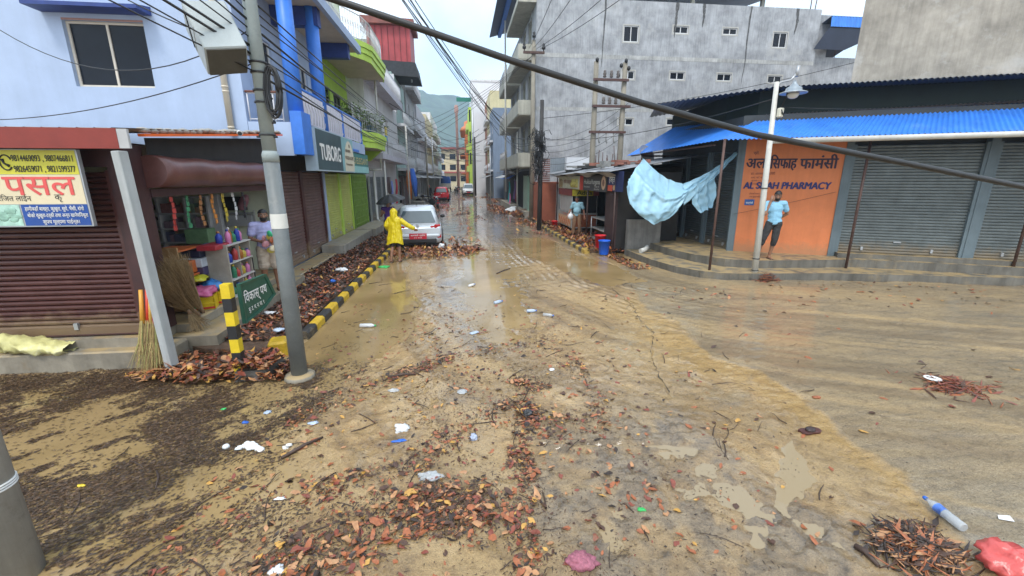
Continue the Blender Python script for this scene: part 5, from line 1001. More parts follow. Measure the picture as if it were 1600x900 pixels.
# ------------------------------------------------------------------ street name post and kerb stone at the corner
BANDY = M('post yellow paint', (.72, .52, .02), .45, .12, 6, .1, spots=.4, spotcol=(.45, .30, .08), spotscale=9); BANDK = M('post black paint', (.02, .02, .022), .45, .2, 6, .1)
sp = thing('street_sign', 'black and yellow banded post with green arrow shaped street name board', 'sign', (-2.86, 5.46, 0)); b = sp.location.copy(); b.x = -2.90
mb = MB(); z0 = .0
for k in range(7):
    mb.box(b+UP*(.09+.178*k), (.105, .105, .178), m=k % 2)
mb.build('post', [BANDY, BANDK], sp)
bd = [(5.66, 1.19), (6.42, 1.16), (6.64, .80), (6.26, .70), (5.66, .66)]
GSIGN = M('sign dark green', (.015, .085, .055), .5, .15, 5, .06); mb = MB(); mb.prism([(-2.89, y, z) for y, z in bd], (.03, 0, 0))
cy, cz = 6.1, .92
for a, bb in zip(bd, bd[1:]+bd[:1]):
    ia = (cy+(a[0]-cy)*.88, cz+(a[1]-cz)*.86); ib = (cy+(bb[0]-cy)*.88, cz+(bb[1]-cz)*.86)
    mb.loft([[(-2.86, *a), (-2.86, *bb), (-2.86, *ib), (-2.86, *ia)], [(-2.84, *a), (-2.84, *bb), (-2.85, *ib), (-2.85, *ia)]])
mb.build('sign_board', GSIGN, sp)
mb = MB(); mb.text('िवकास् पथ', (-2.857, 5.73, .915), (0, 1, -.02), UP, .185, width=.66, bold=.02); mb.text('बु. ट. म. न. पा. ९', (-2.857, 5.80, .775), (0, 1, -.02), UP, .085, width=.46, bold=.015); mb.build('lettering', WHITE_IN, sp)
mb = MB(); mb.loft([[(-2.92, 5.30, -.05), (-2.52, 5.36, -.05), (-2.42, 5.72, -.05), (-2.9, 5.74, -.05)], [(-2.90, 5.32, .13), (-2.56, 5.38, .12), (-2.48, 5.70, .17), (-2.88, 5.72, .2)]]); plain('concrete_footing', mb, M('wet dark concrete', (.10, .088, .075), .6, .3, 3, .3), 'dark wet concrete lump around the foot of the street name post', 'concrete block')
mb = MB(); k = PZ(432, 558); mb.box(k+V((0, .12, .10)), (.24, .30, .26), .25, bev=.03); mb.box(k+V((-.06, -.03, .09)), (.10, .04, .16), .25, m=1); plain('kerb_block', mb, [KERB_Y, KERB_K], 'loose yellow kerb block lying at the end of the painted kerb', 'kerb stone')

# ------------------------------------------------------------------ snack stalls
ks = thing('snack_stall', 'long low snack stall with patched tin roof and dark interior', 'stall', (6.3, 18.5, 0))
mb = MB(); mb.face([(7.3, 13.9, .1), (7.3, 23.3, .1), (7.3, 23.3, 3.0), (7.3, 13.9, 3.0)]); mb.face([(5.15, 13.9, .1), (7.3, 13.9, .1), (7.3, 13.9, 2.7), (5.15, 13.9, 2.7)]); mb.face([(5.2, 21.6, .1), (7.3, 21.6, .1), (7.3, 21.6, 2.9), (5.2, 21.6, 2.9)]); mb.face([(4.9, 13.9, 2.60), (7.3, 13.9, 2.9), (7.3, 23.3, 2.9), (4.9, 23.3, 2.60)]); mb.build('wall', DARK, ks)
mb = MB(); mb.bx((5.10, 13.92, .13), (5.16, 15.0, 2.05)); mb.build('side_board', M('maroon stall board', (.045, .022, .022), .7, .2, 3, .1), ks)
mb = MB(); random.seed(5)
for k in range(7):
    y0 = 13.6+k*1.42; mb.corrug((4.72+random.uniform(-.08, .08), y0, 2.68+random.uniform(-.02, .05)), (0, 1.55, random.uniform(-.05, .05)), (2.9, 0, .5), .12, .014, m=k % 2)
mb.build('roof', [M('grey tin sheet', (.33, .34, .36), .4, .25, 2, .1, metal=.3), M('silver tarp sheet', (.46, .47, .49), .4, .15, 3, .2)], ks)
mb = MB()
for k in range(26): mb.box((random.uniform(5, 6.6), random.uniform(13.8, 23), 2.86+random.uniform(0, .2)), (random.uniform(.1, .5), random.uniform(.2, .9), random.uniform(.04, .12)), random.uniform(0, 3), m=k % 3)
mb.build_each('roof_weight', [M('dark scrap', (.05, .048, .045), .8, .3, 4, .2), M('grey scrap', (.25, .25, .24), .8, .3, 4, .2), M('brick scrap', (.26, .11, .08), .8, .3, 4, .2)], ks)
for y, lab in ((17.1, 0), (13.95, 0), (20.0, 0), (22.8, 0)): MB().tube([(5.06, y, .1), (5.06, y, 2.66)], .03, 6).build('post', M('brown stall post', (.10, .065, .06), .6, .2, 5, .05), ks)
mb = MB(); mb.sheet(lambda u, v: (4.75+.25*v, 13.8+9.6*u, 2.70-.10*v*(1+.6*math.sin(u*23))), 60, 2); mb.build('roof_flap', M('dirty grey flap', (.36, .36, .36), .6, .25, 2, .1), ks)
def banner(y0, y1, z0, z1, x, mats, label, draw):
    t = thing('banner', label, 'banner', (x, (y0+y1)/2, z0)); mb = MB(); mb.bx((x, y0, z0), (x+.03, y1, z1)); mb.build('banner_cloth', mats[0], t); draw(t, x-.004, y0, y1, z0, z1); return t
FL = V((0, -1, 0))   # reading direction of a face looking at the road from the east side
def d1(t, x, y0, y1, z0, z1):
    W = y1-y0; mb = MB(); mb.text('चिया नास्ता', (x, y1-W*.28, z1-.33), FL, UP, .22, width=W*.38, bold=.02); mb.build('lettering', M('brown red ink', (.25, .06, .04), .5, .1, 4, 0), t)
    mb = MB()
    for k in range(4): mb.lathe([(.08, 0), (.11, .12), (.05, .28), (.05, .36)], (x+.0, y0+W*(.08+.07*k), z0+.08), 8)
    for k in range(5): mb.ell((x, y1-W*(.06+.035*k), z0+.2+.05*(k % 2)), (.006, .14, .2), 8, 5, m=1)
    mb.build('picture', [M('banner glass print', (.45, .38, .10), .5, .3, 8, 0), M('banner ochre print', (.30, .21, .09), .5, .3, 8, 0)], t)
banner(18.3, 22.3, 2.04, 2.60, 5.02, [M('cream banner cloth', (.55, .53, .40), .6, .15, 3, .05)], 'cream stall banner with brown lettering and pictures of drinks', d1)
def d2(t, x, y0, y1, z0, z1):
    mb = MB(); mb.face([(x, y1-.02, z0), (x, y1-.55, z0), (x, y1-.55, z1), (x, y1-.02, z1)]); mb.build('banner_stripe', M('banner red', (.50, .05, .03), .5, .1, 4, 0), t)
    mb = MB(); mb.text('Hukka', (x-.003, y1-.72, z0+.26), FL, UP, .25, width=.95, bold=.02); mb.text('Hungama', (x-.003, y1-1.72, z0+.26), FL, UP, .25, width=1.05, bold=.02); mb.text('Restaurant', (x-.003, y1-.72, z0+.12), FL, UP, .10, width=.8); mb.text('Taste of', (x-.003, y1-2.1, z0+.14), FL, UP, .11, width=.6); mb.text('Sheesha', (x-.003, y1-2.1, z0+.05), FL, UP, .09, width=.6); mb.build('lettering', M('grey white ink', (.55, .55, .52), .5, .1, 4, 0), t)
    mb = MB(); mb.face([(x-.003, y0+.34+.24*math.cos(a), z0+.31+.24*math.sin(a)) for a in np.linspace(0, 6.1, 18)]); mb.face([(x-.006, y0+.34+.13*math.cos(a), z0+.31+.13*math.sin(a)) for a in np.linspace(0, 6.0, 7)], 1); mb.build('emblem', [M('emblem skin', (.60, .40, .26), .5, .1, 4, 0), M('emblem brown', (.22, .10, .06), .5, .2, 4, 0)], t)
banner(14.75, 18.25, 2.03, 2.63, 5.02, [M('charcoal banner cloth', (.055, .05, .052), .6, .15, 3, .05)], 'charcoal stall banner with grey lettering, red end and round emblem', d2)
def d3(t, x, y0, y1, z0, z1):
    mb = MB(); mb.text('हस्त', (x, y1-.15, z0+.30), FL, UP, .26, width=.55, bold=.02); mb.build('lettering', WHITE_IN, t); mb = MB(); mb.face([(x, y1-.02, z0), (x, y1-.5, z0), (x, y1-.5, z0+.2), (x, y1-.02, z0+.2)]); mb.face([(x, y1-.65+.12*math.cos(a), z0+.12+.09*math.sin(a)) for a in np.linspace(0, 6, 10)], 1); mb.build('picture', [M('banner vermilion', (.60, .10, .05), .5, .1, 4, 0), M('banner tan', (.50, .34, .2), .5, .1, 4, 0)], t)
banner(13.3, 14.7, 2.08, 2.72, 5.04, [M('navy banner cloth', (.015, .025, .10), .6, .15, 3, .05)], 'navy stall banner with white lettering and vermilion patch by the tarpaulin', d3)
# food cart
fc = thing('food_cart', 'glass fronted snack cart with red header and orange posters under the cream banner', 'cart', (5.6, 20.8, .13))
CARTW = M('cart grey panel', (.36, .36, .35), .4, .15, 3, .05, metal=.2); ex = 4.98
mb = MB(); mb.bx((ex, 19.3, .30), (6.2, 22.0, .95)); mb.bx((ex, 19.3, 1.9), (6.2, 22.0, 1.96)); mb.bx((ex+.3, 19.4, .95), (6.15, 21.9, 1.9), m=1); mb.bx((ex, 19.25, .28), (6.25, 22.05, .32)); mb.build('cart_box', [CARTW, DARK], fc)
mb = MB(); mb.bx((ex+.02, 19.36, .97), (ex+.04, 20.6, 1.72)); mb.bx((ex+.05, 20.65, .97), (ex+.07, 21.9, 1.72)); mb.build('sliding_pane', M('frosted cart panel', (.42, .43, .42), .25, .1, 3, 0), fc)
mb = MB(); mb.bx((ex-.02, 19.28, 1.73), (ex+.01, 21.95, 2.03)); mb.bx((ex+.9, 19.26, 1.74), (6.22, 19.29, 2.0)); mb.build('header_board', M('cart dull red', (.22, .045, .04), .5, .2, 5, .05), fc)
mb = MB(); mb.bx((ex, 19.22, 1.73), (ex+.95, 19.27, 2.02)); mb.text('Adda', (ex+.2, 19.215, 1.78), (1, 0, 0), UP, .27, m=1, width=.7, bold=.04); mb.build('header_sign', [M('cart yellow', (.62, .52, .05), .5, .2, 5, 0), M('cart green ink', (.10, .12, .03), .5, .2, 5, 0)], fc)
mb = MB(); mb.bx((ex-.012, 19.4, .34), (ex-.004, 21.9, .78)); mb.text('CHIYA', (ex-.014, 20.9, .80), FL, UP, .16, m=1, width=1.1, bold=.02); mb.bx((ex+.05, 19.28, .32), (6.15, 19.292, .88), m=2)
for k in range(14): mb.ell((ex-.014, 19.6+k*.16, .5+.12*math.sin(k*2.1)), (.004, .09, .09), 7, 4, m=1)
mb.build('poster', [M('poster peach', (.60, .38, .22), .5, .25, 6, 0), M('poster red orange', (.55, .12, .04), .5, .25, 6, 0), M('poster brick', (.28, .08, .035), .5, .35, 9, 0)], fc)
for y in (19.34, 21.96):
    for x in (ex+.03, 6.17): MB().tube([(x, y, .95), (x, y, 1.9)], .02, 6).build('corner_post', STEEL, fc)
for y in (19.7, 21.6): MB().lathe([(.17, -.03), (.19, -.01), (.19, .01), (.17, .03)], (ex+.12, y, .19+.13), 14, axis=Matrix.Rotation(R(90), 3, 'Y')).build('wheel', BLACK, fc)
rk = thing('serving_table', 'open steel serving table with three shelves at the stall mouth', 'table', (5.3, 15.8, .13))
for z in (.22, .62, 1.02): MB().bx((5.12, 14.85, z-.02), (5.75, 16.7, z+.02)).build('shelf', M('bright steel shelf', (.55, .55, .54), .3, .1, 3, .02, metal=.6), rk)
for x, y in ((5.13, 14.87), (5.13, 16.68), (5.73, 14.87), (5.73, 16.68)): MB().tube([(x, y, .13), (x, y, 1.02)], .02, 6).build('leg', STEEL, rk)
def bucket(p, r, h, mat, label):
    t = thing('bucket', label, 'bucket', p); MB().lathe([(r*.78, 0), (r*.8, .01), (r*.98, h-.03), (r*1.06, h-.03), (r*1.06, h), (r*.96, h), (r*.78, .03)], p, 22).build('tub', mat, t)
    q = V(p); MB().tube([q+V((r*1.05*math.cos(a), r*.35-.2*r, h-.02-r*.55*math.sin(a)*.6)) for a in np.linspace(0, math.pi, 10)], .006, 5).build('handle', STEEL, t)
bucket((4.78, 14.42, .13), .19, .46, M('red plastic', (.60, .012, .02), .35, .08, 3, 0), 'tall red plastic bucket beside the blue one before the stall'); bucket((4.66, 13.62, .05), .19, .47, M('blue plastic', (.008, .11, .62), .35, .08, 3, 0), 'tall blue plastic bucket standing at the kerb end'); bucket((4.55, 20.9, .13), .16, .34, M('red plastic', (.6, .02, .02)), 'small red bucket by the corner of the snack cart')
mb = MB(); mb.sheet(lambda u, v: (5.35+.10*math.sin(u*9), 14.75+.36*u, 1.05-.42*v+.04*math.sin(u*11)), 12, 8); plain('yellow_bag', mb, M('yellow plastic bag', (.62, .50, .02), .4, .1, 6, .2), 'bright yellow plastic bag hanging at the serving table end', 'bag')
# shed, white board
sd = thing('shed', 'brick red shed with grey corrugated upper wall between black pole and stall', 'shed', (5.2, 23.8, 0))
MB().bx((4.35, 24.0, 0), (6.2, 26.4, 2.3)).build('wall', M('brick red board', (.33, .10, .055), .7, .15, 2, .1), sd); mb = MB(); mb.corrug((4.9, 23.95, 2.6), (1.5, 0, 0), (0, 0, 1.0), .12, .015); mb.build('corrugated_panel', M('grey blue tin', (.24, .27, .30), .45, .15, 2, .05, metal=.3), sd)
mb = MB()
for k in range(12): mb.bx((4.2, 23.92, 2.35+k*.1), (4.88, 23.97, 2.41+k*.1))
mb.build('louver', M('rust louver', (.14, .05, .04), .6, .25, 4, .1), sd)
mb = MB(); mb.bx((5.05, 22.9, .15), (5.75, 22.94, 2.2)); plain('white_board', mb, WHITE_PAINT, 'plain white board standing behind the snack cart', 'board')
mb = MB(); mb.bx((5.7, 23.5, 2.9), (7.1, 24.6, 3.6)); plain('water_tank_box', mb, M('white sheet box', (.62, .63, .66), .6, .08, 2, .05), 'white sheet metal box on the stall roof by the twin poles', 'box')
# cloth rolls and clothes on the shop side
mb = MB(); mb.tube([(-3.75, 33.1, 1.0), (-3.80, 33.2, 2.2), (-3.85, 33.3, 3.1)], [.10, .22, .10], 10); plain('cloth_roll', mb, M('orange cloth', (.50, .15, .03), .8, .2, 5, .1), 'rolled orange cloth standing against the slim pole', 'cloth roll')
mb = MB(); mb.tube([(-3.35, 33.1, 1.2), (-3.45, 33.2, 2.3), (-3.55, 33.3, 3.2)], [.10, .25, .14], 10); plain('cloth_roll', mb, BLUEC, 'rolled bright blue cloth standing against the slim pole', 'cloth roll')
garment((-4.2, 27.4, 2.35), 1.6, .9, LBLUE, 'lilac blue garment hanging by the grey shutters above the umbrella'); garment((-4.1, 28.6, 2.45), 1.5, .9, M('red cloth', (.45, .04, .06), .8, .2, 6, .1), 'red and maroon garment hanging beside the lilac one'); garment((-4.0, 29.8, 2.3), 1.4, .8, DARK, 'black and white garment hanging last in the clothes row')
mb = MB(); mb.sheet(lambda u, v: (-3.4+1.2*u-.6, 22.5+.5*v, .9+.35*math.sin(u*2.4)*(1-v)-.8*v+.05*math.sin(u*17+v*8)), 16, 10); plain('plastic_sheet', mb, M('white plastic sheet', (.62, .63, .64), .4, .06, 3, .15), 'crumpled white plastic sheet heaped behind the person with umbrella', 'sheet')
for k, (y, h) in enumerate(((36, .35), (39, .5), (42, .65), (47, .5))):
    mb = MB(); mb.bx((-4.55, y, -.02), (-3.3, y+2.2, h)); mb.bx((-3.3, y, -.02), (-2.95, y+2.2, h*.5)); plain('concrete_step', mb, CONCRETE, ('low grey concrete doorstep below the cloth rolls', 'grey concrete doorstep past the cloth rolls', 'tall grey concrete doorstep before the dirty grey house', 'grey concrete doorstep near the motorcycle')[k], 'step')
# potted plants on the green balcony
random.seed(21)
LEAFG = M('pot plant green', (.07, .13, .03), .5, .35, 9, .1); LEAFG2 = M('pot plant pale green', (.16, .22, .06), .5, .3, 9, .1); POTB = M('blue pot', (.03, .18, .42), .4, .1, 5, 0)
for k, (y, nm) in enumerate(((18.3, 'dense potted plant at the near corner of the lime balcony'), (19.5, 'potted plant with pale leaves behind the balcony rail'), (20.5, 'bushy potted plant in a blue pot at the bulge of the lime balcony'), (21.5, 'potted plant in a blue pot at the far end of the lime balcony'))):
    x = -3.9 if k > 1 else -4.2; t = thing('potted_plant', nm, 'plant', (x, y, 4.4)); b = t.location.copy(); MB().lathe([(.12, 0), (.17, .3), (.18, .3), (.18, .33)], b, 12).build('pot', POTB, t)
    mb = MB()
    for i in range(330):
        d = V((random.gauss(0, 1), random.gauss(0, 1), random.gauss(.6, .8))).normalized(); c = b+UP*.45+d*random.uniform(.1, .62); a = V((random.gauss(0, 1), random.gauss(0, 1), random.gauss(0, .6))).normalized(); w = d.cross(a).normalized()*.034
        mb.face([c-w, c+a*.02+w*.2, c+w+a*.02, c+a*.16-UP*.02], random.randint(0, 1))
    mb.build('foliage', [LEAFG, LEAFG2], t)
t = thing('potted_plant', 'tall dark climbing plant between the green house windows', 'plant', (-4.75, 17.1, 3.74)); b = t.location.copy(); mb = MB(); MB().lathe([(.12, 0), (.17, .3), (.18, .33)], b, 12).build('pot', POTB, t)
for i in range(260):
    c = b+V((random.gauss(0, .16), random.gauss(0, .22), random.uniform(.3, 1.9))); a = V((random.gauss(0, 1), random.gauss(0, 1), random.gauss(0, 1))).normalized(); w = a.cross(UP).normalized()*.03; mb.face([c-w, c+w, c+a*.15], random.randint(0, 1))
mb.build('foliage', [LEAFG, LEAFG2], t)

# small roof clutter and boards
mb = MB(); random.seed(8)
for k in range(9): mb.tube([(5.9+.13*k, 19.2+random.uniform(-.2, .2), 2.9), (5.9+.13*k+random.uniform(-.08, .08), 19.2, 3.35+random.uniform(0, .55))], .018, 5)
plain('rod_bundle', mb, RUST, 'bundle of upright rusty rods on the stall roof between the twin poles', 'rods')
t = thing('satellite_dish', 'pale grey satellite dish on the stall roof behind the tarpaulin', 'dish', (7.0, 16.4, 2.9)); b = t.location.copy(); Q = Matrix.Rotation(R(62), 3, 'X')@Matrix.Rotation(R(20), 3, 'Y'); MB().lathe([(.02, 0), (.18, .03), (.30, .09), (.36, .15)], b+UP*.45, 20, axis=Q, caps=False).build('dish', PVC, t); MB().tube([b, b+UP*.45], .025, 6).tube([b+UP*.45, b+UP*.45+Q@V((0, 0, .35))], .012, 5).build('mount', STEEL, t)
p = PX(603, 205, -3.62); mb = MB(); mb.box(p, (.04, .5, .42)); mb.box(p-UP*.33, (.04, .5, .22), m=1); plain('small_signboard', mb, [in_y := M('panel yellow', (.62, .48, .06), .5, .1, 4, 0), M('panel blue', (.03, .22, .50), .5, .1, 4, 0)], 'small yellow and blue panel hanging past the lime balcony', 'panel')
# ------------------------------------------------------------------ people
SKIN = M('brown skin', (.27, .135, .08), .5, .12, 12, .03); SKIN2 = M('tan skin', (.27, .14, .085), .5, .12, 12, .03); HAIR = M('black hair', (.012, .010, .010), .5, .3, 20, .2); EYEW = M('eye white', (.5, .48, .45), .3, .05, 5, 0); LIP = M('dark lips', (.17, .06, .05), .5, .1, 5, 0)
BASE = dict(pel=(0, 0, .93), waist=(0, 0, 1.09), chest=(0, 0, 1.26), neck=(0, .0, 1.44), head=(0, -.015, 1.575),
            shR=(-.185, 0, 1.39), elR=(-.235, .02, 1.11), wrR=(-.25, -.05, .87), shL=(.185, 0, 1.39), elL=(.235, .02, 1.11), wrL=(.25, -.05, .87),
            hiR=(-.09, 0, .90), knR=(-.10, -.02, .49), anR=(-.105, .03, .09), hiL=(.09, 0, .90), knL=(.10, -.02, .49), anL=(.105, .03, .09))
def person(label, loc, rz, H, pose, top, top_m, bottom, bottom_m, skin=SKIN, sleeve=.55, leg=.7, tilt=(0, 0), beard=False, hair=HAIR, shoe=None, vox=.0095, belly=0., curl=.5, face=True):
    J = {k: V(v) for k, v in BASE.items()}; J.update({k: V(v) for k, v in pose.items()}); s = H/1.70
    b = MB(); hd = J['head']; HQ = Matrix.Rotation(tilt[0], 3, 'Z')@Matrix.Rotation(tilt[1], 3, 'X')
    b.ell(J['pel'], (.155, .105, .125), 14, 8); b.ell(J['waist']+V((0, -belly*.5, 0)), (.142+belly*.3, .098+belly, .16), 14, 8); b.ell(J['chest'], (.168, .108, .19), 14, 8); b.cap(J['shR'], J['shL'], .066, .066); b.cap(J['pel'], J['chest'], .11, .11)
    b.cap(J['neck']-UP*.03, hd-UP*.05, .056, .052); b.ell(hd+HQ@V((0, .012, .03)), (.074, .092, .092), 14, 9, Q=HQ); b.ell(hd+HQ@V((0, -.028, -.045)), (.055, .058, .068), 12, 8, Q=HQ); b.cap(hd+HQ@V((0, -.078, .015)), hd+HQ@V((0, -.098, -.022)), .011, .016, 8)
    for sd in (-1, 1): b.ell(hd+HQ@V((.074*sd, .012, -.005)), (.012, .02, .032), 8, 6, Q=HQ)
    for q in 'RL':
        b.cap(J['sh'+q], J['el'+q], .052, .041); b.cap(J['el'+q], J['wr'+q], .041, .028)
        d = (J['wr'+q]-J['el'+q]).normalized(); sgn = -1 if q == 'R' else 1
        ax = d.cross(V((0, 1, 0))); ax = ax.normalized() if ax.length > .2 else V((1, 0, 0)); nm = d.cross(ax).normalized(); w = J['wr'+q]
        b.cap(w, w+d*.075, .026, .034); b.cap(w+d*.03+ax*.018, w+d*.08+ax*.022, .018, .018); b.cap(w+d*.03-ax*.018, w+d*.08-ax*.022, .018, .018)
        for k, (o, ln) in enumerate(((-.033, .062), (-.011, .075), (.011, .080), (.033, .070))):
            p0 = w+d*.088+ax*o; p1 = p0+d*ln*.5-nm*.008*curl; p2 = p1+(d*(1-curl*.5)-nm*curl).normalized()*ln*.5; b.cap(p0, p1, .0098, .0092, 7); b.cap(p1, p2, .0092, .0082, 7)
        th = ax*(-1 if (ax.x*sgn) > 0 else 1); b.cap(w+d*.03+th*.028, w+d*.075+th*.058, .013, .010, 7); b.cap(w+d*.075+th*.058, w+d*.105+th*.056-nm*.01, .010, .009, 7)
        b.cap(J['hi'+q], J['kn'+q], .084, .056); b.cap(J['kn'+q], J['kn'+q].lerp(J['an'+q], .35)+V((0, .012, 0)), .054, .054); b.cap(J['kn'+q].lerp(J['an'+q], .3)+V((0, .012, 0)), J['an'+q], .055, .036)
        kd = (J['kn'+q]-J['hi'+q]); f = V((pose.get('ft'+q, (0, -1, 0)))); f = f.normalized(); a = J['an'+q]; fl = V((0, 0, -a.z+.032)) if a.z < .16 else V((0, 0, -.055))
        b.cap(a-f*.035+fl, a+f*.07+fl, .034, .038); b.cap(a+f*.07+fl-UP*.006, a+f*.155+fl-UP*.010, .037, .026); b.cap(a, a+fl, .036, .038)
    for p in range(len(b.v)): b.v[p] = b.v[p]*s
    body = mod_mesh(b, vox*s, 2); o = body.build('person', skin); o.location = loc; o.rotation_euler = (0, 0, rz); tag(o, label, 'person')
    def part(name, mb, m):
        q = mb.build(name, m, o, world=False); return q
    def scl(mb):
        mb.v = [p*s for p in mb.v]; return mb
    # top garment
    if top:
        t = MB(); g = .010; t.ell(J['pel']+UP*.03, (.160+g, .115+g, .10), 14, 8); t.ell(J['waist']+V((0, -belly*.5, 0)), (.150+g+belly*.3, .108+g+belly, .17), 14, 8); t.ell(J['chest'], (.168+g, .110+g, .185), 14, 8); t.cap(J['shR'], J['shL'], .066+g*.8, .066+g*.8); t.cap(J['pel']-UP*.01, J['chest'], .12+g, .115)
        for q in 'RL':
            if sleeve > 0: e = J['sh'+q].lerp(J['el'+q], sleeve) if sleeve <= 1 else J['el'+q]; t.cap(J['sh'+q], e, .058+g, .062+g*.7)
            if sleeve > 1: t.cap(J['el'+q], J['el'+q].lerp(J['wr'+q], sleeve-1), .055+g, .048)
        m = mod_mesh(scl(t), .012*s, 2)
        hem = (J['pel'].z-.055)*s
        for p in m.v: p.z = max(p.z, hem+.004*math.sin(p.x*60))
        nz = [V((mnoise.noise(p*14), mnoise.noise(p*14+V((9, 0, 0))), 0))*.006+V((0, mnoise.noise(V((p.x*10, p.y*10, p.z*32))), 0))*.006 for p in m.v]; m.v = [p+q for p, q in zip(m.v, nz)]; part(top, m, top_m)
        if sleeve > 0: part('collar', scl(MB().lathe([(.064, 0), (.070, .012), (.066, .024)], J['neck']-UP*.035, 14)), top_m)
    if bottom:
        t = MB(); g = .018; t.ell(J['pel']-UP*.02, (.160+g*.6, .112+g*.6, .115), 14, 8)
        for q in 'RL':
            t.cap(J['hi'+q], J['kn'+q] if leg > 1 else J['hi'+q].lerp(J['kn'+q], leg), .090+g*.6, (.060 if leg > 1 else .082)+g)
            if leg > 1: t.cap(J['kn'+q], J['kn'+q].lerp(J['an'+q], leg-1), .060+g, .052+g)
        m = mod_mesh(scl(t), .012*s, 2); m.v = [p+V((mnoise.noise(p*12), mnoise.noise(p*12+V((5, 0, 0))), 0))*.011+V((0, mnoise.noise(V((p.x*10, p.y*10, p.z*30))), 0))*.007 for p in m.v]; part(bottom, m, bottom_m)
    # hair, face
    if hair:
        t = MB(); e = MB().ell((0, .016, .037), (.081, .100, .095), 20, 14)
        for f, sm in zip(e.f, e.sm):
            c = sum((e.v[i] for i in f), V())/len(f)
            if c.z > .055-.02*(c.y > .0) or (c.y > .01 and c.z > -.045) : t.face([hd+HQ@(e.v[i]+V((0, 0, 0))+V((mnoise.noise(e.v[i]*60), mnoise.noise(e.v[i]*60+V((3, 0, 0))), mnoise.noise(e.v[i]*60+V((7, 0, 0)))))*.008) for i in f], 0, True)
        part('hair', scl(t), hair)
    if face:
        for sd in (-1, 1):
            part('eye', scl(MB().ell(hd+HQ@V((.029*sd, -.078, .012)), (.012, .006, .006), 8, 5).ell(hd+HQ@V((.029*sd, -.083, .012)), (.0055, .003, .0055), 7, 4, m=1)), [EYEW, HAIR]); part('eyebrow', scl(MB().box(hd+HQ@V((.030*sd, -.083, .032)), (.034, .008, .008), rot=HQ)), HAIR)
        part('lips', scl(MB().ell(hd+HQ@V((0, -.083, -.055)), (.022, .008, .008), 8, 5)), LIP)
        if beard:
            t = MB(); e = MB().ell((0, -.030, -.052), (.061, .064, .072), 16, 12)
            for f in e.f:
                c = sum((e.v[i] for i in f), V())/len(f)
                if c.z < -.055 or (abs(c.x) > .035 and c.z < -.01) or (c.z < -.035 and c.z > -.046 and c.y < -.08): t.face([hd+HQ@e.v[i] for i in f], 0, True)
            part('beard', scl(t), HAIR)
    if shoe:
        for q in 'RL':
            f = V((pose.get('ft'+q, (0, -1, 0)))).normalized(); a = J['an'+q]; z0 = a.z-.09
            part('sandal', scl(MB().box(a+f*.055+V((0, 0, -a.z+z0+.008)), (.085, .26, .018), rot=Matrix.Rotation(math.atan2(f.x, -f.y), 3, 'Z'), bev=.008).tube([a+f*.09+V((-.045, 0, -.085)), a+f*.10+V((0, 0, -.03)), a+f*.09+V((.045, 0, -.085))], .008, 6)), shoe)
    return o
CYAN = M('sky blue cotton', (.25, .50, .68), .85, .08, 8, .25, bscale=30); LAVT = M('lavender cotton', (.42, .42, .68), .85, .08, 8, .25, bscale=30); TEALT = M('dusty blue cotton', (.24, .42, .50), .85, .08, 8, .25, bscale=30)
CHAR = M('charcoal trousers', (.032, .032, .033), .85, .15, 8, .2); BEIGE = M('beige cotton', (.46, .38, .30), .85, .1, 8, .25, bscale=30); TANP = M('brown trousers', (.24, .135, .075), .85, .12, 8, .2)
# on the pharmacy steps: hand on cheek, hip to the side
person('person in sky blue shirt and dark cropped trousers, hand on cheek, before orange wall', (8.08, 10.38, .42), -R(30), 1.78,
       dict(pel=(.03, 0, .93), waist=(.02, 0, 1.09), chest=(.0, 0, 1.26), shR=(-.18, -.01, 1.38), elR=(-.215, -.14, 1.13), wrR=(-.125, -.085, 1.43), shL=(.185, .01, 1.39), elL=(.29, .10, 1.14), wrL=(.16, .16, 1.02), neck=(0, -.01, 1.44), head=(.02, -.035, 1.565),
            hiR=(-.06, 0, .9), hiL=(.11, 0, .9), knR=(-.17, -.06, .5), anR=(-.24, .0, .09), knL=(.085, -.03, .49), anL=(.03, .05, .09), ftR=(-.4, -1, 0), ftL=(.3, -1, 0)),
       'shirt', CYAN, 'trousers', CHAR, sleeve=.62, leg=1.25, tilt=(R(-8), R(12)), beard=True, shoe=M('dark sandal', (.05, .025, .02), .6, .2, 6, 0))
# shopkeeper holding a bundle of snack packets
mk = person('bearded person in lavender shirt and beige shorts at the open shop, holding packets', (-3.90, 9.02, .28), R(28), 1.63,
       dict(elR=(-.25, .0, 1.12), wrR=(-.11, -.20, 1.08), elL=(.25, -.02, 1.12), wrL=(.14, -.22, 1.06), head=(0, -.02, 1.575)), 'shirt', LAVT, 'shorts', BEIGE, sleeve=.65, leg=.88, tilt=(R(-4), 0), beard=True, belly=.03, shoe=M('rubber sandal', (.09, .05, .03), .6, .2, 6, 0), curl=.8); mk.scale = (1.13, 1.13, 1)
random.seed(4); pk = thing('snack_packet_bundle', 'bundle of colourful snack packets held in front of the lavender shirt', 'packets', (-3.70, 8.74, 1.14)); cols = [M('packet pink', (.50,.22,.25), .3, .3, 9, .1), M('packet green', (.05, .45, .22), .3, .3, 9, .1), M('packet cream', (.66, .58, .40), .3, .3, 9, .1), M('packet red brown', (.38, .10, .04), .3, .3, 9, .1), M('packet yellow', (.62, .56, .10), .3, .3, 9, .1)]
for k in range(10):
    c = pk.location+V((random.uniform(-.16, .22), random.uniform(-.08, .08), random.uniform(-.02, .36))); MB().ell(c, (.075, .022, .06), 10, 6, Q=Matrix.Rotation(random.uniform(0, 3), 3, 'Z')@Matrix.Rotation(random.uniform(-.6, .6), 3, 'Y')).build('packet', cols[k % 5], pk)
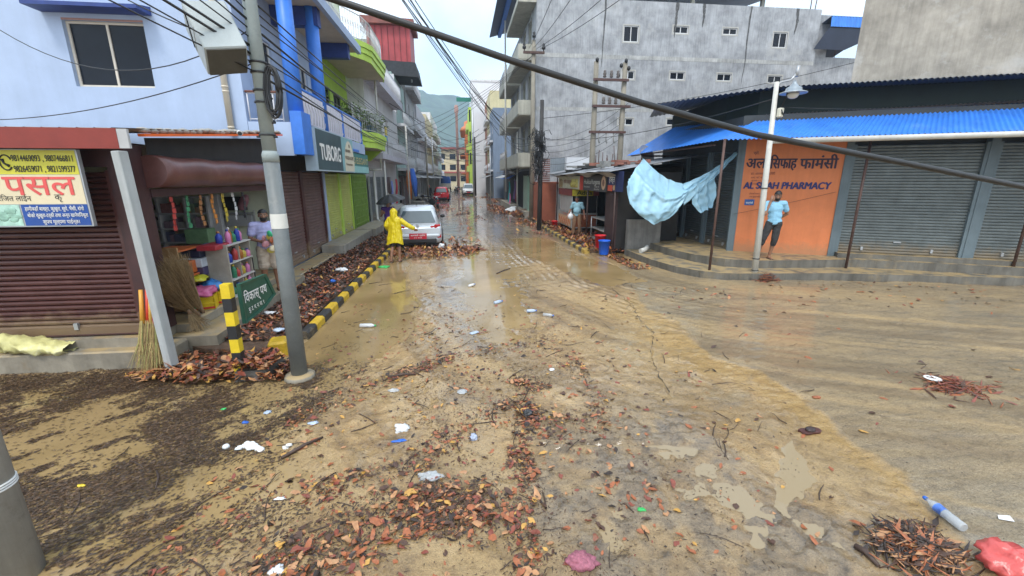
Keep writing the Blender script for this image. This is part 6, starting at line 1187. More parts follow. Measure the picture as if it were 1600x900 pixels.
# at the stall
person('person in dusty blue shirt and brown trousers walking past the snack cart', (4.78, 17.6, .13), R(-25), 1.66,
       dict(elR=(-.29, .03, 1.13), wrR=(-.36, -.12, .92), elL=(.27, .03, 1.12), wrL=(.33, -.08, .88), knR=(-.11, -.05, .49), anR=(-.14, .0, .09), knL=(.11, .03, .49), anL=(.10, .14, .10), head=(-.03, -.03, 1.57)), 'shirt', TEALT, 'trousers', TANP, skin=M('reddish brown skin', (.24, .10, .06), .5, .12, 12, .03), sleeve=.7, leg=1.85, tilt=(R(-15), R(6)), belly=.045, shoe=M('black sandal', (.03, .03, .03), .6, .2, 6, 0), vox=.011)
mb = MB().ell((4.45, 17.36, .98), (.12, .10, .13), 12, 8).tube([(4.45, 17.36, 1.08), (4.47, 17.40, 1.16)], [.05, .02], 8); plain('white_bundle', mb, M('shiny white plastic', (.70, .71, .72), .25, .06, 8, .3), 'shiny white bundle hanging from the hand of the person by the cart', 'bag')
# inside the stall, in shade
person('person in dark clothes standing in shade behind the steel serving table', (6.0, 15.6, .13), R(-75), 1.55, dict(elR=(-.24, -.05, 1.12), wrR=(-.14, -.26, 1.06), elL=(.24, -.05, 1.12), wrL=(.16, -.28, 1.04)), 'shirt', MAROON, 'trousers', CHAR, sleeve=1.3, leg=1.8, vox=.012)
# purple vest under a black umbrella
person('person in purple vest walking under a black umbrella on the pavement', (-2.62, 15.9, .13), R(12), 1.62,
       dict(elR=(-.26, .02, 1.13), wrR=(-.20, -.16, 1.22), elL=(.26, .0, 1.14), wrL=(.16, -.15, 1.30), knR=(-.10, -.08, .49), anR=(-.11, -.12, .09), knL=(.10, .05, .48), anL=(.10, .22, .13)), 'vest', M('purple cotton', (.085, .035, .22), .85, .1, 8, .2), 'shorts', CHAR, skin=SKIN2, sleeve=.0, leg=.95, vox=.011)
um = thing('umbrella', 'open black umbrella tilted over the person in purple', 'umbrella', (-2.55, 15.75, 1.35)); b = V((-2.52, 15.72, 1.95)); Q = Matrix.Rotation(R(-12), 3, 'Y')@Matrix.Rotation(R(8), 3, 'X'); mb = MB()
def canopy(u, v):
    a = u*2*math.pi; sc = .94+.06*abs(math.cos(a*4)); r = .52*v*sc; return b+Q@V((r*math.cos(a), r*math.sin(a), -.20*v*v-.03*v*abs(math.sin(a*4))))
mb.sheet(canopy, 48, 6); mb.build('canopy', M('black umbrella cloth', (.018, .018, .02), .5, .2, 4, .05), um); MB().tube([b+Q@V((0, 0, .06)), b+Q@V((0, 0, -.62))], .008, 6).build('shaft', STEEL, um); MB().tube([b+Q@V((0, 0, -.60)), b+Q@V((0, 0, -.70))], .014, 6).build('handle', BLACK, um)
mb = MB()
for k in range(8): a = k*math.pi/4+.39*0; mb.tube([b+Q@V((.02*math.cos(a), .02*math.sin(a), -.25)), b+Q@V((.26*math.cos(a), .26*math.sin(a), -.07))], .004, 4)
mb.build('rib', STEEL, um)
# yellow raincoat
rc = person('person in hooded yellow raincoat seen from behind, reaching towards the silver car', (-2.03, 13.3, 0.02), R(168), 1.60,
       dict(elR=(-.36, -.06, 1.20), wrR=(-.55, -.20, 1.06), elL=(.25, .06, 1.16), wrL=(.25, -.12, 1.0), knR=(-.09, -.05, .49), anR=(-.10, .0, .09), knL=(.09, .06, .49), anL=(.12, .18, .13), head=(0, -.03, 1.56)), None, None, 'shorts', CHAR, skin=SKIN2, leg=.8, vox=.011, shoe=M('brown sandal', (.07, .035, .025), .6, .2, 6, 0))
t = MB(); s = 1.60/1.7; rings = []
for z, rx, ry, cx in ((.58, .275, .20, .02), (.60, .272, .197, .02), (.75, .25, .18, .01), (.95, .222, .165, 0), (1.15, .205, .150, 0), (1.30, .215, .145, 0), (1.40, .20, .13, 0), (1.46, .12, .10, 0), (1.50, .09, .09, 0)):
    rings.append([V((cx+rx*math.cos(a)*(1+.05*math.sin(a*7+z*9)), ry*math.sin(a)*(1+.06*math.sin(a*9-z*5)), z-(.05*math.sin(a*2+1) if z < .62 else 0))) for a in np.linspace(0, 2*math.pi, 40, endpoint=False)])
t.loft(rings)
t.cap((-.17, 0, 1.37), (-.36, -.06, 1.20), .085, .080); t.cap((-.36, -.06, 1.20), (-.53, -.19, 1.07), .082, .075); t.cap((.17, 0, 1.37), (.25, .06, 1.17), .085, .078); t.cap((.25, .06, 1.17), (.255, -.08, 1.03), .078, .07)
t.ell((0, .005, 1.575), (.115, .135, .145), 14, 9); t.cap((0, .02, 1.44), (0, .04, 1.60), .125, .10); t.cap((0, .06, 1.62), (0, .09, 1.73), .06, .02)
t.v = [p*s for p in t.v]; m = mod_mesh(t, .014, 2); m.v = [p+V((mnoise.noise(p*11), mnoise.noise(p*11+V((5, 0, 0))), 0))*.012+V((mnoise.noise(V((p.x*30, p.y*30, p.z*5))), mnoise.noise(V((p.x*26, p.y*26, p.z*7+4))), 0))*.014 for p in m.v]
m.build('raincoat', M('yellow raincoat vinyl', (.70, .55, .012), .32, .06, 4, .2, bscale=18), rc, world=False)

# ------------------------------------------------------------------ vehicles
TYRE = M('tyre rubber', (.02, .02, .021), .7, .2, 10, .05); RIM = M('wheel rim', (.32, .33, .34), .35, .1, 8, 0, metal=.6); CARGLASS = M('car glass', (.10, .13, .145), .05, .15, 1, 0, spec=.7); TRIMK = M('black car plastic', (.02, .02, .022), .5, .1, 8, 0); LAMP_R = M('red lamp lens', (.42, .015, .015), .15, .15, 9, 0); LAMP_W = M('clear lamp lens', (.62, .64, .66), .1, .1, 9, 0); PLATE = M('red number plate', (.50, .012, .03), .4, .05, 9, 0)
def car(name, label, cat, loc, rz, L, W, H, paint, hatch=True, detail=True, plate_txt=None, suv=False):
    """local frame: nose towards +Y, origin on the ground under the rear axle line at the tail"""
    r = thing(name, label, cat, loc, rz); bm = bpy.data
    gl = .28 if suv else .20; belt = H*.60 if suv else H*.615; hw = W/2
    def P(mb, nm, m, par=None): 
        o = mb.build(nm, m, par or r, world=False); return o
    def sect(y, w, z0, z1, k=.06):   # rounded lower body section
        return [V((x, y, z)) for x, z in ((-w*.90, z0), (w*.90, z0), (w*.985, z0+.10), (w, z0+(z1-z0)*.45), (w*.985, z0+(z1-z0)*.70), (w*.955, z1-.02), (w*.90, z1), (-w*.90, z1), (-w*.955, z1-.02), (-w*.985, z0+(z1-z0)*.70), (-w, z0+(z1-z0)*.45), (-w*.985, z0+.10))]
    st = [(0.0, hw*.90, gl+.16, belt*.80), (.05, hw*.955, gl+.05, belt*.86), (.14, hw*.985, gl, belt*.93), (.45, hw, gl, belt*.985), (L*.35, hw, gl, belt), (L*.62, hw, gl, belt*.985), (L*.72, hw*.99, gl, belt*.955), (L*.88, hw*.96, gl, belt*.86), (L*.96, hw*.90, gl+.02, belt*.74), (L-.02, hw*.80, gl+.10, belt*.62)]
    mb = MB(); mb.loft([sect(*q) for q in st], smooth=True); body = P(mb, 'body', paint)
    # greenhouse: lofted roof shell with pillars, windows just proud of it
    zr = H; ring = lambda y, wb, wt, zb, zt: [V((-wb, y, zb)), V((wb, y, zb)), V((wt+.03, y, zb+(zt-zb)*.80)), V((wt*.93, y, zt-.012)), V((wt*.6, y, zt)), V((-wt*.6, y, zt)), V((-wt*.93, y, zt-.012)), V((-wt-.03, y, zb+(zt-zb)*.80))]
    tw, bw = hw*.70, hw*.93; g0 = .16 if hatch else L*.16
    ys = [(g0, bw*.97, tw*.9, belt*.93, belt*.97), (g0+.16, bw, tw*.95, belt*.94, zr*.86), (g0+.42, bw, tw, belt*.96, zr*.965), (L*.38, bw, tw, belt*.97, zr), (L*.50, bw, tw, belt*.97, zr*.985), (L*.60, bw, tw*.96, belt*.97, zr*.90), (L*.735, bw*.97, tw*.92, belt*.93, belt*.96)]
    mb = MB(); mb.loft([ring(*q) for q in ys], smooth=True); P(mb, 'roof', paint)
    # glass
    def quad(a, b, c, d, nm, m, off): 
        n = (b-a).cross(d-a).normalized()*off; mb = MB(); mb.face([a+n, b+n, c+n, d+n]); return P(mb, nm, m)
    z0, z1 = belt*.965, zr*.875
    q0, q1 = V((-bw*.80, g0+.012, belt*1.0)), V((bw*.80, g0+.012, belt*1.0)); t1, t0 = V((tw*.82, g0+.21, zr*.885)), V((-tw*.82, g0+.21, zr*.885)); quad(q0, q1, t1, t0, 'rear_window', CARGLASS, .05)
    q0, q1 = V((bw*.82, L*.725, belt*.985)), V((-bw*.82, L*.725, belt*.985)); t1, t0 = V((-tw*.84, L*.60, zr*.895)), V((tw*.84, L*.60, zr*.895)); quad(q0, q1, t1, t0, 'windscreen', CARGLASS, .03)
    for s in (-1, 1):
        for a, b in ((g0+.38, L*.385), (L*.405, L*.60)):
            p = [V((s*bw*.985, a, belt*1.0)), V((s*bw*.985, b+(.18 if b > L*.5 else 0), belt*1.0)), V((s*(tw+.065), b-.02, zr*.895)), V((s*(tw+.065), a+(.08 if a < L*.3 else 0), zr*.895))]
            if s < 0: p = p[::-1]
            mb = MB(); mb.face([x+V((s*.022, 0, 0)) for x in p]); P(mb, 'side_window', CARGLASS)
    wr = .34 if suv else .295
    for y in (.70 if hatch else .85, L-.80):
        for s in (-1, 1):
            c = V((s*(hw-.10), y, wr)); ax = Matrix.Rotation(R(90), 3, 'Y'); w = P(MB().lathe([(wr*.62, -.10), (wr*.94, -.10), (wr, -.06), (wr, .06), (wr*.94, .10), (wr*.62, .10)], c, 22, axis=ax), 'wheel', TYRE)
            mb = MB().lathe([(wr*.60, -.06), (wr*.62, .085*1), (wr*.5, .07)], c, 18, axis=ax)
            for k in range(5):
                a = k*2*math.pi/5
                for e in (-1, 1): mb.box(c+V((e*.09, math.cos(a)*wr*.3, math.sin(a)*wr*.3)), (.015, wr*.55, .05), rot=Matrix.Rotation(a, 3, 'X'))
            o = mb.build('rim', RIM, r, world=False); o.parent = w
            mb = MB(); mb.tube([V((s*(hw+.004), y+math.cos(a)*(wr+.045), wr+math.sin(a)*(wr+.045))) for a in np.linspace(-.2, math.pi+.2, 14)], .030, 6); P(mb, 'wheel_arch', TRIMK)
    # tail
    mb = MB(); mb.box((0, -.02, gl+.10), (hw*1.5, .08, .16), bev=.03); P(mb, 'rear_bumper', TRIMK)
    mb = MB(); mb.box((0, .01, gl+.28), (hw*1.78, .10, .13), bev=.04); P(mb, 'bumper_lip', paint)
    for s in (-1, 1):
        mb = MB(); mb.box((s*hw*.80, .085, belt*.86), (.24, .09, .17), rz=s*.45, bev=.03, m=0); mb.box((s*hw*.62, .06, belt*.85), (.18, .06, .09), rz=s*.2, bev=.02); P(mb, 'tail_lamp', LAMP_R); mb = MB(); mb.box((s*hw*.86, .02, gl+.26), (.14, .05, .12), rz=s*.4); P(mb, 'reflector', LAMP_R)
        mb = MB(); mb.ell((s*(hw+.09), L*.66, belt*1.06), (.10, .05, .075), 10, 6); P(mb, 'door_mirror', TRIMK)
        mb = MB(); mb.box((s*hw*.74, L-.13, belt*.70), (.34, .22, .13), rz=-s*.4, bev=.03); P(mb, 'headlight', LAMP_W)
    mb = MB(); mb.box((0, -.045, gl+.27), (.62, .02, .20)); pl = P(mb, 'number_plate', PLATE)
    if plate_txt:
        t = MB(); t.text(plate_txt[0], (-.26, -.057, gl+.28), (1, 0, 0), UP, .075, width=.52, bold=.01); t.text(plate_txt[1], (-.14, -.057, gl+.195), (1, 0, 0), UP, .07, width=.28, bold=.01); t2_ = t.build('lettering', WHITE_IN, r, world=False); t2_.parent = pl
    mb = MB(); mb.box((0, .035, belt*.70), (.95, .05, .12), bev=.02); P(mb, 'boot_recess', paint); mb = MB(); mb.lathe([(.06, -.01), (.06, .01)], (0, .02, belt*.90), 14, axis=Matrix.Rotation(R(90), 3, 'X')); P(mb, 'badge', STEEL)
    mb = MB(); mb.box((0, L-.03, belt*.60), (hw*.95, .08, .12), bev=.02); mb.box((0, L-.02, gl+.10), (hw*1.5, .10, .16), bev=.04); P(mb, 'grille', TRIMK); mb = MB(); mb.box((0, L+.03, gl+.20), (.5, .02, .12)); P(mb, 'front_plate', PLATE)
    mb = MB(); mb.tube([(-.0, .62, H-.01), (0, .42, H+.12)], .006, 5); P(mb, 'aerial', TRIMK)
    mb = MB(); mb.bx((-hw*.8, .2, .12), (hw*.8, L-.3, gl+.1)); P(mb, 'underbody', TRIMK)
    return r
car('parked_car', 'silver hatchback with red number plate parked in leaf litter along the kerb', 'car', (-1.60, 15.75, 0), R(4), 3.85, 1.76, 1.50, M('silver car paint', (.58, .62, .66), .25, .04, 3, 0, metal=.25), plate_txt=('बागमती प्रदेश', '०२ ०१२'))
car('parked_car', 'red hatchback with rear window seen far down the street', 'car', (-2.28, 50.5, 0), R(-1), 3.9, 1.75, 1.55, M('red car paint', (.52, .012, .02), .2, .05, 3, 0), plate_txt=None)
car('parked_suv', 'white sport utility car facing down the street towards the camera', 'car', (1.12, 70.4, 0), R(180), 4.5, 1.85, 1.74, M('white car paint', (.66, .67, .68), .22, .04, 3, 0), suv=True)
tk = thing('parked_truck', 'white bodied truck with blue tarpaulin top behind the red car', 'truck', (-3.15, 92, 0)); b = tk.location.copy()
MB().box(b+V((0, 2.5, 1.05)), (2.0, 5, .95), bev=.06).build('body', M('truck white', (.62, .60, .55), .4, .1, 2, .05), tk); mb = MB(); mb.sheet(lambda u, v: b+V((-1.02+2.04*u, 0+4.8*v, 1.55+1.45*math.sin(math.pi*min(1, max(0, u)))**.3)), 12, 6); mb.face([b+V((-1, 0, 1.5)), b+V((1, 0, 1.5)), b+V((.9, 0, 2.9)), b+V((-.9, 0, 2.9))]); mb.build('tarpaulin_cover', M('truck blue cover', (.02, .10, .42), .6, .15, 2, .1), tk)
for y in (.8, 4.2):
    for s in (-1, 1): MB().lathe([(.3, -.12), (.42, -.1), (.42, .1), (.3, .12)], b+V((s*.9, y, .42)), 14, axis=Matrix.Rotation(R(90), 3, 'Y')).build('wheel', TYRE, tk)
MB().box(b+V((0, -.02, .5)), (1.9, .1, .15)).build('bumper', TRIMK, tk)
def motorcycle(loc, rz, label, rider=False):
    r = thing('motorcycle', label, 'motorcycle', loc, rz); P = lambda mb, nm, m: mb.build(nm, m, r, world=False); ax = Matrix.Rotation(R(90), 3, 'Y')
    for y in (-.62, .65):
        w = P(MB().lathe([(.22, -.04), (.29, -.05), (.31, 0), (.29, .05), (.22, .04)], (0, y, .31), 20, axis=ax), 'wheel', TYRE); mb = MB()
        for k in range(6): mb.box((0, y, .31), (.012, .44, .012), rot=Matrix.Rotation(k*math.pi/6, 3, 'X'))
        o = mb.build('rim', RIM, r, world=False); o.parent = w
    P(MB().tube([(0, -.6, .32), (0, -.35, .55), (0, .25, .62), (0, .5, .85)], .035, 8).tube([(0, -.3, .35), (0, .3, .35)], .05, 8), 'frame', TRIMK); P(MB().ell((0, .18, .80), (.13, .26, .13), 14, 8), 'fuel_tank', M('motorcycle tank', (.04, .04, .05), .2, .1, 4, 0)); P(MB().ell((0, -.32, .78), (.13, .36, .06), 14, 6), 'seat', BLACK); P(MB().box((0, .02, .42), (.22, .34, .28), bev=.04), 'engine', M('engine grey', (.14, .14, .15), .4, .2, 8, .1, metal=.5))
    P(MB().tube([(0, .65, .31), (0, .50, .95)], .03, 8).tube([(-.34, .40, 1.03), (-.1, .50, 1.0), (.1, .50, 1.0), (.34, .40, 1.03)], .016, 8), 'handlebar', STEEL); P(MB().ell((0, .62, .88), (.10, .09, .11), 12, 7), 'headlight', LAMP_W); P(MB().box((0, -.72, .70), (.12, .06, .08), bev=.02), 'tail_lamp', LAMP_R); P(MB().box((0, -.82, .50), (.2, .015, .14)), 'number_plate', PLATE); P(MB().tube([(.12, .1, .3), (.14, -.7, .38)], .045, 8), 'exhaust', STEEL)
    for s in (-1, 1): P(MB().tube([(s*.25, .45, 1.02), (s*.30, .42, 1.18)], .008, 5).ell((s*.31, .41, 1.22), (.06, .012, .04), 10, 5), 'mirror', TRIMK)
    return r
motorcycle((-2.05, 37.6, 0), R(8), 'dark motorcycle standing on the road edge just before the red car'); motorcycle((-.9, 84, 0), R(25), 'dark motorcycle parked beyond the red car'); motorcycle((-.2, 88, 0), R(75), 'dark motorcycle parked sideways further beyond the red car'); motorcycle((-3.3, 41, .1), R(80), 'grey motorcycle standing on the doorstep at shop side')
person('person with red helmet standing beside the red car', (-3.35, 47.5, .13), R(20), 1.65, {}, 'jacket', DARK, 'trousers', CHAR, sleeve=1.8, leg=1.9, vox=.016, hair=M('red helmet', (.45, .03, .04), .3, .1, 4, 0))
# ------------------------------------------------------------------ goods of the open shop
random.seed(77)
def in_col(*c): return M('goods %d %d %d' % tuple(int(x*99) for x in c), c, .45, .2, 14, .05)
PAL = [in_col(.5, .06, .05), in_col(.03, .06, .3), in_col(.55, .42, .05), in_col(.05, .25, .12), in_col(.55, .5, .42), in_col(.6, .6, .6), in_col(.35, .16, .06), in_col(.45, .15, .3), in_col(.03, .03, .04), in_col(.55, .22, .04)]
PALD = [in_col(*[.8*v+.09 for v in c]) for c in ((.3, .08, .07), (.08, .09, .2), (.3, .25, .1), (.1, .2, .12), (.3, .28, .24), (.3, .3, .3), (.2, .12, .07), (.25, .13, .18), (.05, .05, .05), (.3, .17, .08))]
ws = thing('wall_shelf', 'tall grey shelf unit full of packets against the shop rear wall', 'shelf', (-6.3, 10.35, .42)); mb = MB()
cx = [-7.05, -6.55, -6.0, -5.55]; rz_ = [.45, .80, 1.12, 1.42, 1.75, 2.10]
for x in cx: mb.bx((x-.02, 10.2, .42), (x+.02, 10.55, 2.12))
for z in rz_: mb.bx((cx[0], 10.2, z-.015), (cx[-1], 10.55, z+.015))
mb.build('frame', M('shelf grey paint', (.50, .50, .51), .6, .1, 5, .05), ws); MB().bx((-5.55, 10.3, .42), (-5.35, 10.55, 2.15)).build('side_panel', M('shelf grey side', (.52, .52, .54), .6, .1, 5, .05), ws)
for a, b_ in zip(cx, cx[1:]):
    for z in rz_[:-1]:
        mb = MB(); x = a+.05
        while x < b_-.08:
            w = random.uniform(.05, .12); mb.bx((x, 10.24, z+.016), (min(x+w-.008, b_-.03), 10.45, z+random.uniform(.10, .26)), m=random.randint(0, 2)); x += w
        k = random.randint(0, 9); mb.build('packet_row', [PALD[k], PALD[(k+3) % 10], PALD[(k+6) % 10]], ws)
mb = MB(); mb.bx((-5.3, 10.38, 1.72), (-4.75, 10.55, 1.75)); mb.bx((-5.3, 10.40, 1.45), (-4.75, 10.55, 1.70), m=1); mb.bx((-5.3, 10.40, 1.8), (-4.85, 10.52, 2.1), m=2); plain('hanging_rack', mb, [STEEL, M('rack grey tray', (.34, .35, .36), .5, .1, 5, .05), DARK], 'small wall rack of dark packets beside the grey shelf', 'rack')
MBp = MB(); MBp.tube([(-4.72, 10.5, 1.8), (-4.68, 10.5, .6)], .02, 6); plain('wall_pipe', MBp, PVC, 'thin pale pipe down the green shop wall', 'pipe')
mb = MB(); mb.ell((-4.82, 10.3, 1.98), (.10, .08, .20), 10, 7, Q=Matrix.Rotation(.5, 3, 'Y')); plain('hanging_bag', mb, M('dull pink bag', (.28, .12, .14), .5, .2, 8, .2), 'dull pink bag hanging at the top of the green shop wall', 'bag')
# wooden display rack
wr_ = thing('display_rack', 'orange edged wooden display rack beside the brooms', 'rack', (-4.6, 7.4, .43)); 
MB().bx((-4.86, 7.10, .43), (-4.40, 7.13, 1.46)).build('side_panel', WOOD, wr_); MB().bx((-4.86, 7.72, .43), (-4.40, 7.75, 1.05)).build('side_panel', WOOD, wr_); mb = MB()
for z in (.62, .95, 1.38): mb.bx((-4.86, 7.13, z), (-4.40, 7.72, z+.025))
mb.build_each('shelf', M('orange shelf edge', (.50, .12, .03), .5, .15, 5, .05), wr_)
def box_item(nm, cat, lab, c, d, m, rz=0.): return plain(nm, MB().box(c, d, rz, bev=.008), m, lab, cat)
box_item('cardboard_box', 'box', 'orange toned packet box on the top of the wooden rack shelf', (-4.58, 7.42, 1.09), (.3, .45, .2), in_col(.5, .13, .03)); box_item('shoe_box', 'box', 'dark blue box topping the stack in the wooden rack', (-4.50, 7.70, 1.28), (.30, .26, .13), in_col(.02, .025, .06)); box_item('shoe_box', 'box', 'white and blue carton in the middle of the stack beside the wooden rack', (-4.50, 7.70, 1.13), (.32, .28, .15), in_col(.5, .55, .62)); box_item('shoe_box', 'box', 'dark purple carton low in the stack beside the wooden rack', (-4.50, 7.70, .98), (.32, .26, .14), in_col(.06, .05, .12)); box_item('red_carton', 'box', 'red flat carton lying on top behind the bottles', (-4.2, 7.75, 1.38), (.30, .5, .08), in_col(.35, .03, .04))
def crate(c, rz, label):
    t = thing('plastic_crate', label, 'crate', c, rz); P = lambda mb, n, m: mb.build(n, m, t, world=False); mb = MB(); Y = M('yellow crate plastic', (.66, .46, .012), .4, .1, 5, .05)
    for s in (-1, 1): mb.box((s*.19, 0, .11), (.02, .30, .22)); mb.box((0, s*.14, .11), (.40, .02, .22)); mb.box((0, s*.155, .20), (.41, .02, .03)); mb.box((0, s*.152, .10), (.41, .014, .02))
    mb.box((0, 0, .012), (.38, .28, .02)); P(mb, 'crate_wall', Y); P(MB().box((0, -.16, .035), (.39, .012, .03)), 'crate_label', in_col(.5, .04, .03)); return t
crate((-4.28, 7.28, .43), R(18), 'yellow plastic crate under the pink plastic sheet at the shop front'); crate((-4.26, 7.62, .43), R(10), 'yellow plastic crate next to the striped signpost end of the row')
def crumple(c, r, m, label, nm, cat, seed, flat=.5):
    mb = MB().ell(c, r, 26, 14); cc = V(c); mb.v = [cc+(p-cc)*(1+.45*mnoise.noise((p-cc)*(1.7/max(r))+V((seed, 0, 0)))+.38*mnoise.noise((p-cc)*(4.5/max(r))+V((0, seed, 0)))) for p in mb.v]; zmin = c[2]-r[2]*flat
    for p in mb.v: p.z = max(p.z, zmin)
    return plain(nm, mb, m, label, cat)
crumple((-4.32, 7.28, .70), (.24, .22, .09), M('pink plastic film', (.55, .12, .25), .25, .2, 9, .3), 'crumpled pink plastic sheet over the yellow crate', 'plastic_sheet', 'sheet', 1); crumple((-4.30, 7.62, .72), (.20, .20, .10), M('blue plastic film', (.05, .22, .55), .25, .2, 9, .3), 'crumpled blue plastic sheet over the second yellow crate', 'plastic_sheet', 'sheet', 2); crumple((-4.40, 7.5, .88), (.12, .16, .06), M('lime packets', (.50, .48, .03), .3, .2, 9, .3), 'lime yellow packets on top of the blue sheet', 'packet_pile', 'packets', 3)
# bottle shelf
bs = thing('bottle_shelf', 'small pale board shelf of bottles and jars at the shop entrance', 'shelf', (-4.1, 8.25, .43)); mb = MB(); mb.bx((-4.35, 7.72, .43), (-4.0, 7.76, 1.40))
for y in (8.15, 8.56): mb.bx((-4.35, y, .43), (-4.02, y+.02, 1.38))
mb.bx((-4.36, 7.72, .43), (-4.34, 8.58, 1.4)); mb.build('side_panel', GWOOD, bs); mb = MB()
for z in (.46, .76, 1.06, 1.37): mb.bx((-4.35, 7.76, z), (-3.99, 8.58, z+.02))
mb.build_each('shelf', M('pale shelf board', (.50, .49, .46), .6, .1, 5, .05), bs)
BOT = [('blue detergent bottle', in_col(.02, .05, .35)), ('pink detergent bottle', in_col(.6, .2, .4)), ('amber bottle', in_col(.35, .12, .02)), ('green capped bottle', in_col(.03, .2, .1)), ('white plastic jar', in_col(.6, .6, .58)), ('yellow tin', in_col(.5, .38, .06)), ('red capped jar', in_col(.45, .05, .05))]
def bottle(p, h, r, m, label, grp):
    t = thing('bottle', label, 'bottle', p, 0, grp); MB().lathe([(r, 0), (r, h*.6), (r*.85, h*.7), (r*.4, h*.82), (r*.4, h*.9)], p, 10).build('bottle_body', m, t); MB().lathe([(r*.48, 0), (r*.48, h*.12), (r*.3, h*.14)], V(p)+UP*h*.88, 8).build('cap', random.choice(PAL), t)
g = 'bottles on the shop entrance shelf'
y = 7.84; k = 0
while y < 8.5:
    bottle((-4.12+random.uniform(-.06, .06), y, 1.39), random.uniform(.17, .27), random.uniform(.04, .055), BOT[k % 4][1], BOT[k % 4][0]+' standing on the very top of the pale shelf', g); y += random.uniform(.10, .14); k += 1
for zi, z in enumerate((.48, .78, 1.08)):
    y = 7.84; k = zi*2
    while y < 8.52:
        q = BOT[(k*3+zi) % 7]; bottle((-4.08+random.uniform(-.04, .04), y, z), random.uniform(.14, .25), random.uniform(.04, .06), q[1], q[0]+' standing on the '+('lowest', 'second lowest', 'third')[zi]+' board of the pale shelf', g); y += random.uniform(.11, .15); k += 1
mb = MB(); mb.bx((-4.35, 8.62, .43), (-4.10, 8.8, 1.0)); plain('black_bin', mb, BLACK, 'black upright box beside the bottle shelf', 'box')
mb = MB(); mb.bx((-5.6, 8.6, .43), (-5.2, 8.9, 1.0)); plain('red_stool', mb, in_col(.45, .05, .03), 'red stool in the dark depth of the open shop', 'stool')
# brooms
STRAW = [M('straw tan', (.40, .29, .12), .8, .25, 20, .1), M('straw green', (.36, .36, .12), .8, .25, 20, .1), M('straw brown', (.22, .14, .06), .8, .25, 20, .1)]
def broom(top, bot, spread, n, hl, hm, label, nm='broom', mats=STRAW, flop=.0, grp=None, jit=.03):
    """top = handle end, bot = bristle end"""
    top, bot = V(top), V(bot); d = (bot-top).normalized(); L = (bot-top).length; t = thing(nm, label, 'broom', top.lerp(bot, .5), 0, grp); s = d.cross(V((0, 1, .2))).normalized(); w = d.cross(s)
    MB().tube([top, top+d*L*hl*.5, top+d*L*hl], [.022, .026, .034], 8).build('handle', hm, t); mb = MB()
    for k in range(n):
        a, q = random.uniform(0, 6.28), math.sqrt(random.random()); o = s*math.cos(a)*q+w*math.sin(a)*q; p0 = top+d*L*hl*.9+o*.03; p1 = top+d*L*(hl+.4*(1-hl))+o*spread*.55; p2 = bot+o*spread+V((0, 0, -flop*q))*1+V((random.gauss(0, jit), random.gauss(0, jit), random.gauss(0, jit*1.6)))-d*abs(random.gauss(0, jit*2))
        z0 = .03
        if p2.z < z0: p2.z = z0+random.uniform(0, .03)
        mb.tube([p0, p1, p2], [.0035, .003, .0012], 3, m=random.choice((0, 0, 1, 2)), caps=False, smooth=False)
    mb.build('bristle', mats, t); return t
gb_ = 'colour handled grass brooms by the porch post'
for k, (dx, hm, nm_) in enumerate(((-.10, M('orange broom sleeve', (.68, .33, .04), .4, .1, 6, 0), 'orange'), (-.03, M('red broom sleeve', (.58, .05, .02), .4, .1, 6, 0), 'red'), (.045, M('magenta broom sleeve', (.55, .02, .16), .4, .1, 6, 0), 'magenta'), (.0, M('yellow broom sleeve', (.68, .42, .10), .4, .1, 6, 0), 'pale yellow'))):
    broom((-4.06+dx*1.1, 5.88, 1.10), (-4.09+dx*.9, 5.70, .06), .13, 150, .42, hm, 'upright grass broom with %s handle leaning by the pale porch post' % nm_, grp=gb_)
BR = [M('broom brown', (.29, .20, .10), .85, .3, 20, .1), M('broom dark', (.19, .13, .065), .85, .3, 20, .1), M('broom tan', (.36, .26, .14), .85, .3, 20, .1)]
BH = M('broom handle wood', (.22, .13, .07), .7, .2, 8, .1)
broom((-4.16, 7.12, .33), PX(254, 414, -4.12), .19, 620, .22, BH, 'large brown stick broom leaning fan upward on the shop step', mats=BR); broom((-4.12, 7.02, .36), PX(274, 404, -4.18), .13, 420, .22, BH, 'brown stick broom with white and green band leaning beside the large one', mats=BR)
broom((-4.10, 6.92, .36), PX(250, 440, -4.1), .15, 260, .3, BH, 'shorter brown broom lying low under the large stick broom', mats=BR); broom((-4.05, 6.52, .62), (-3.98, 6.62, .30), .16, 240, .2, BH, 'small loose broom spilling over the step edge behind the post', mats=BR); broom((-4.14, 6.98, .33), PX(262, 462, -4.05), .10, 160, .3, BH, 'thin broom lying flat on the muddy step', mats=BR)
mb = MB().lathe([(.045, 0), (.05, .05), (.045, .10)], (-4.22, 7.03, .50), 10); plain('broom_band', mb, in_col(.05, .45, .15), 'bright green tape band around the brown broom handle', 'tape')
# sack on the step
mb = MB(); n = 24
def sack(u, v):
    a = v*2*math.pi; t = u; w = .30*(1-.45*t**3)*(math.sin(min(1, t*1.2+.18)*math.pi*.5)); r = .13*(1-.6*t); c = V((-6.15+.95*t, 6.0-.06*t, .29+.10*(1-t)+.03)); p = c+V((0, math.cos(a)*w*.7, math.sin(a)*r)); return p+V((.03*mnoise.noise(p*9), .04*mnoise.noise(p*14+V((4, 0, 0))), .05*mnoise.noise(p*12)+.02*mnoise.noise(p*30)))
mb.sheet(sack, 26, 22); mb.face([sack(0, v/22) for v in range(22)]); plain('sack', mb, M('yellow white woven sack', (.56, .52, .22), .6, .3, 3, .2, spots=.5, spotcol=(.62, .60, .52), spotscale=3), 'limp yellow and white woven sack lying on the step by the brown shutter', 'sack')

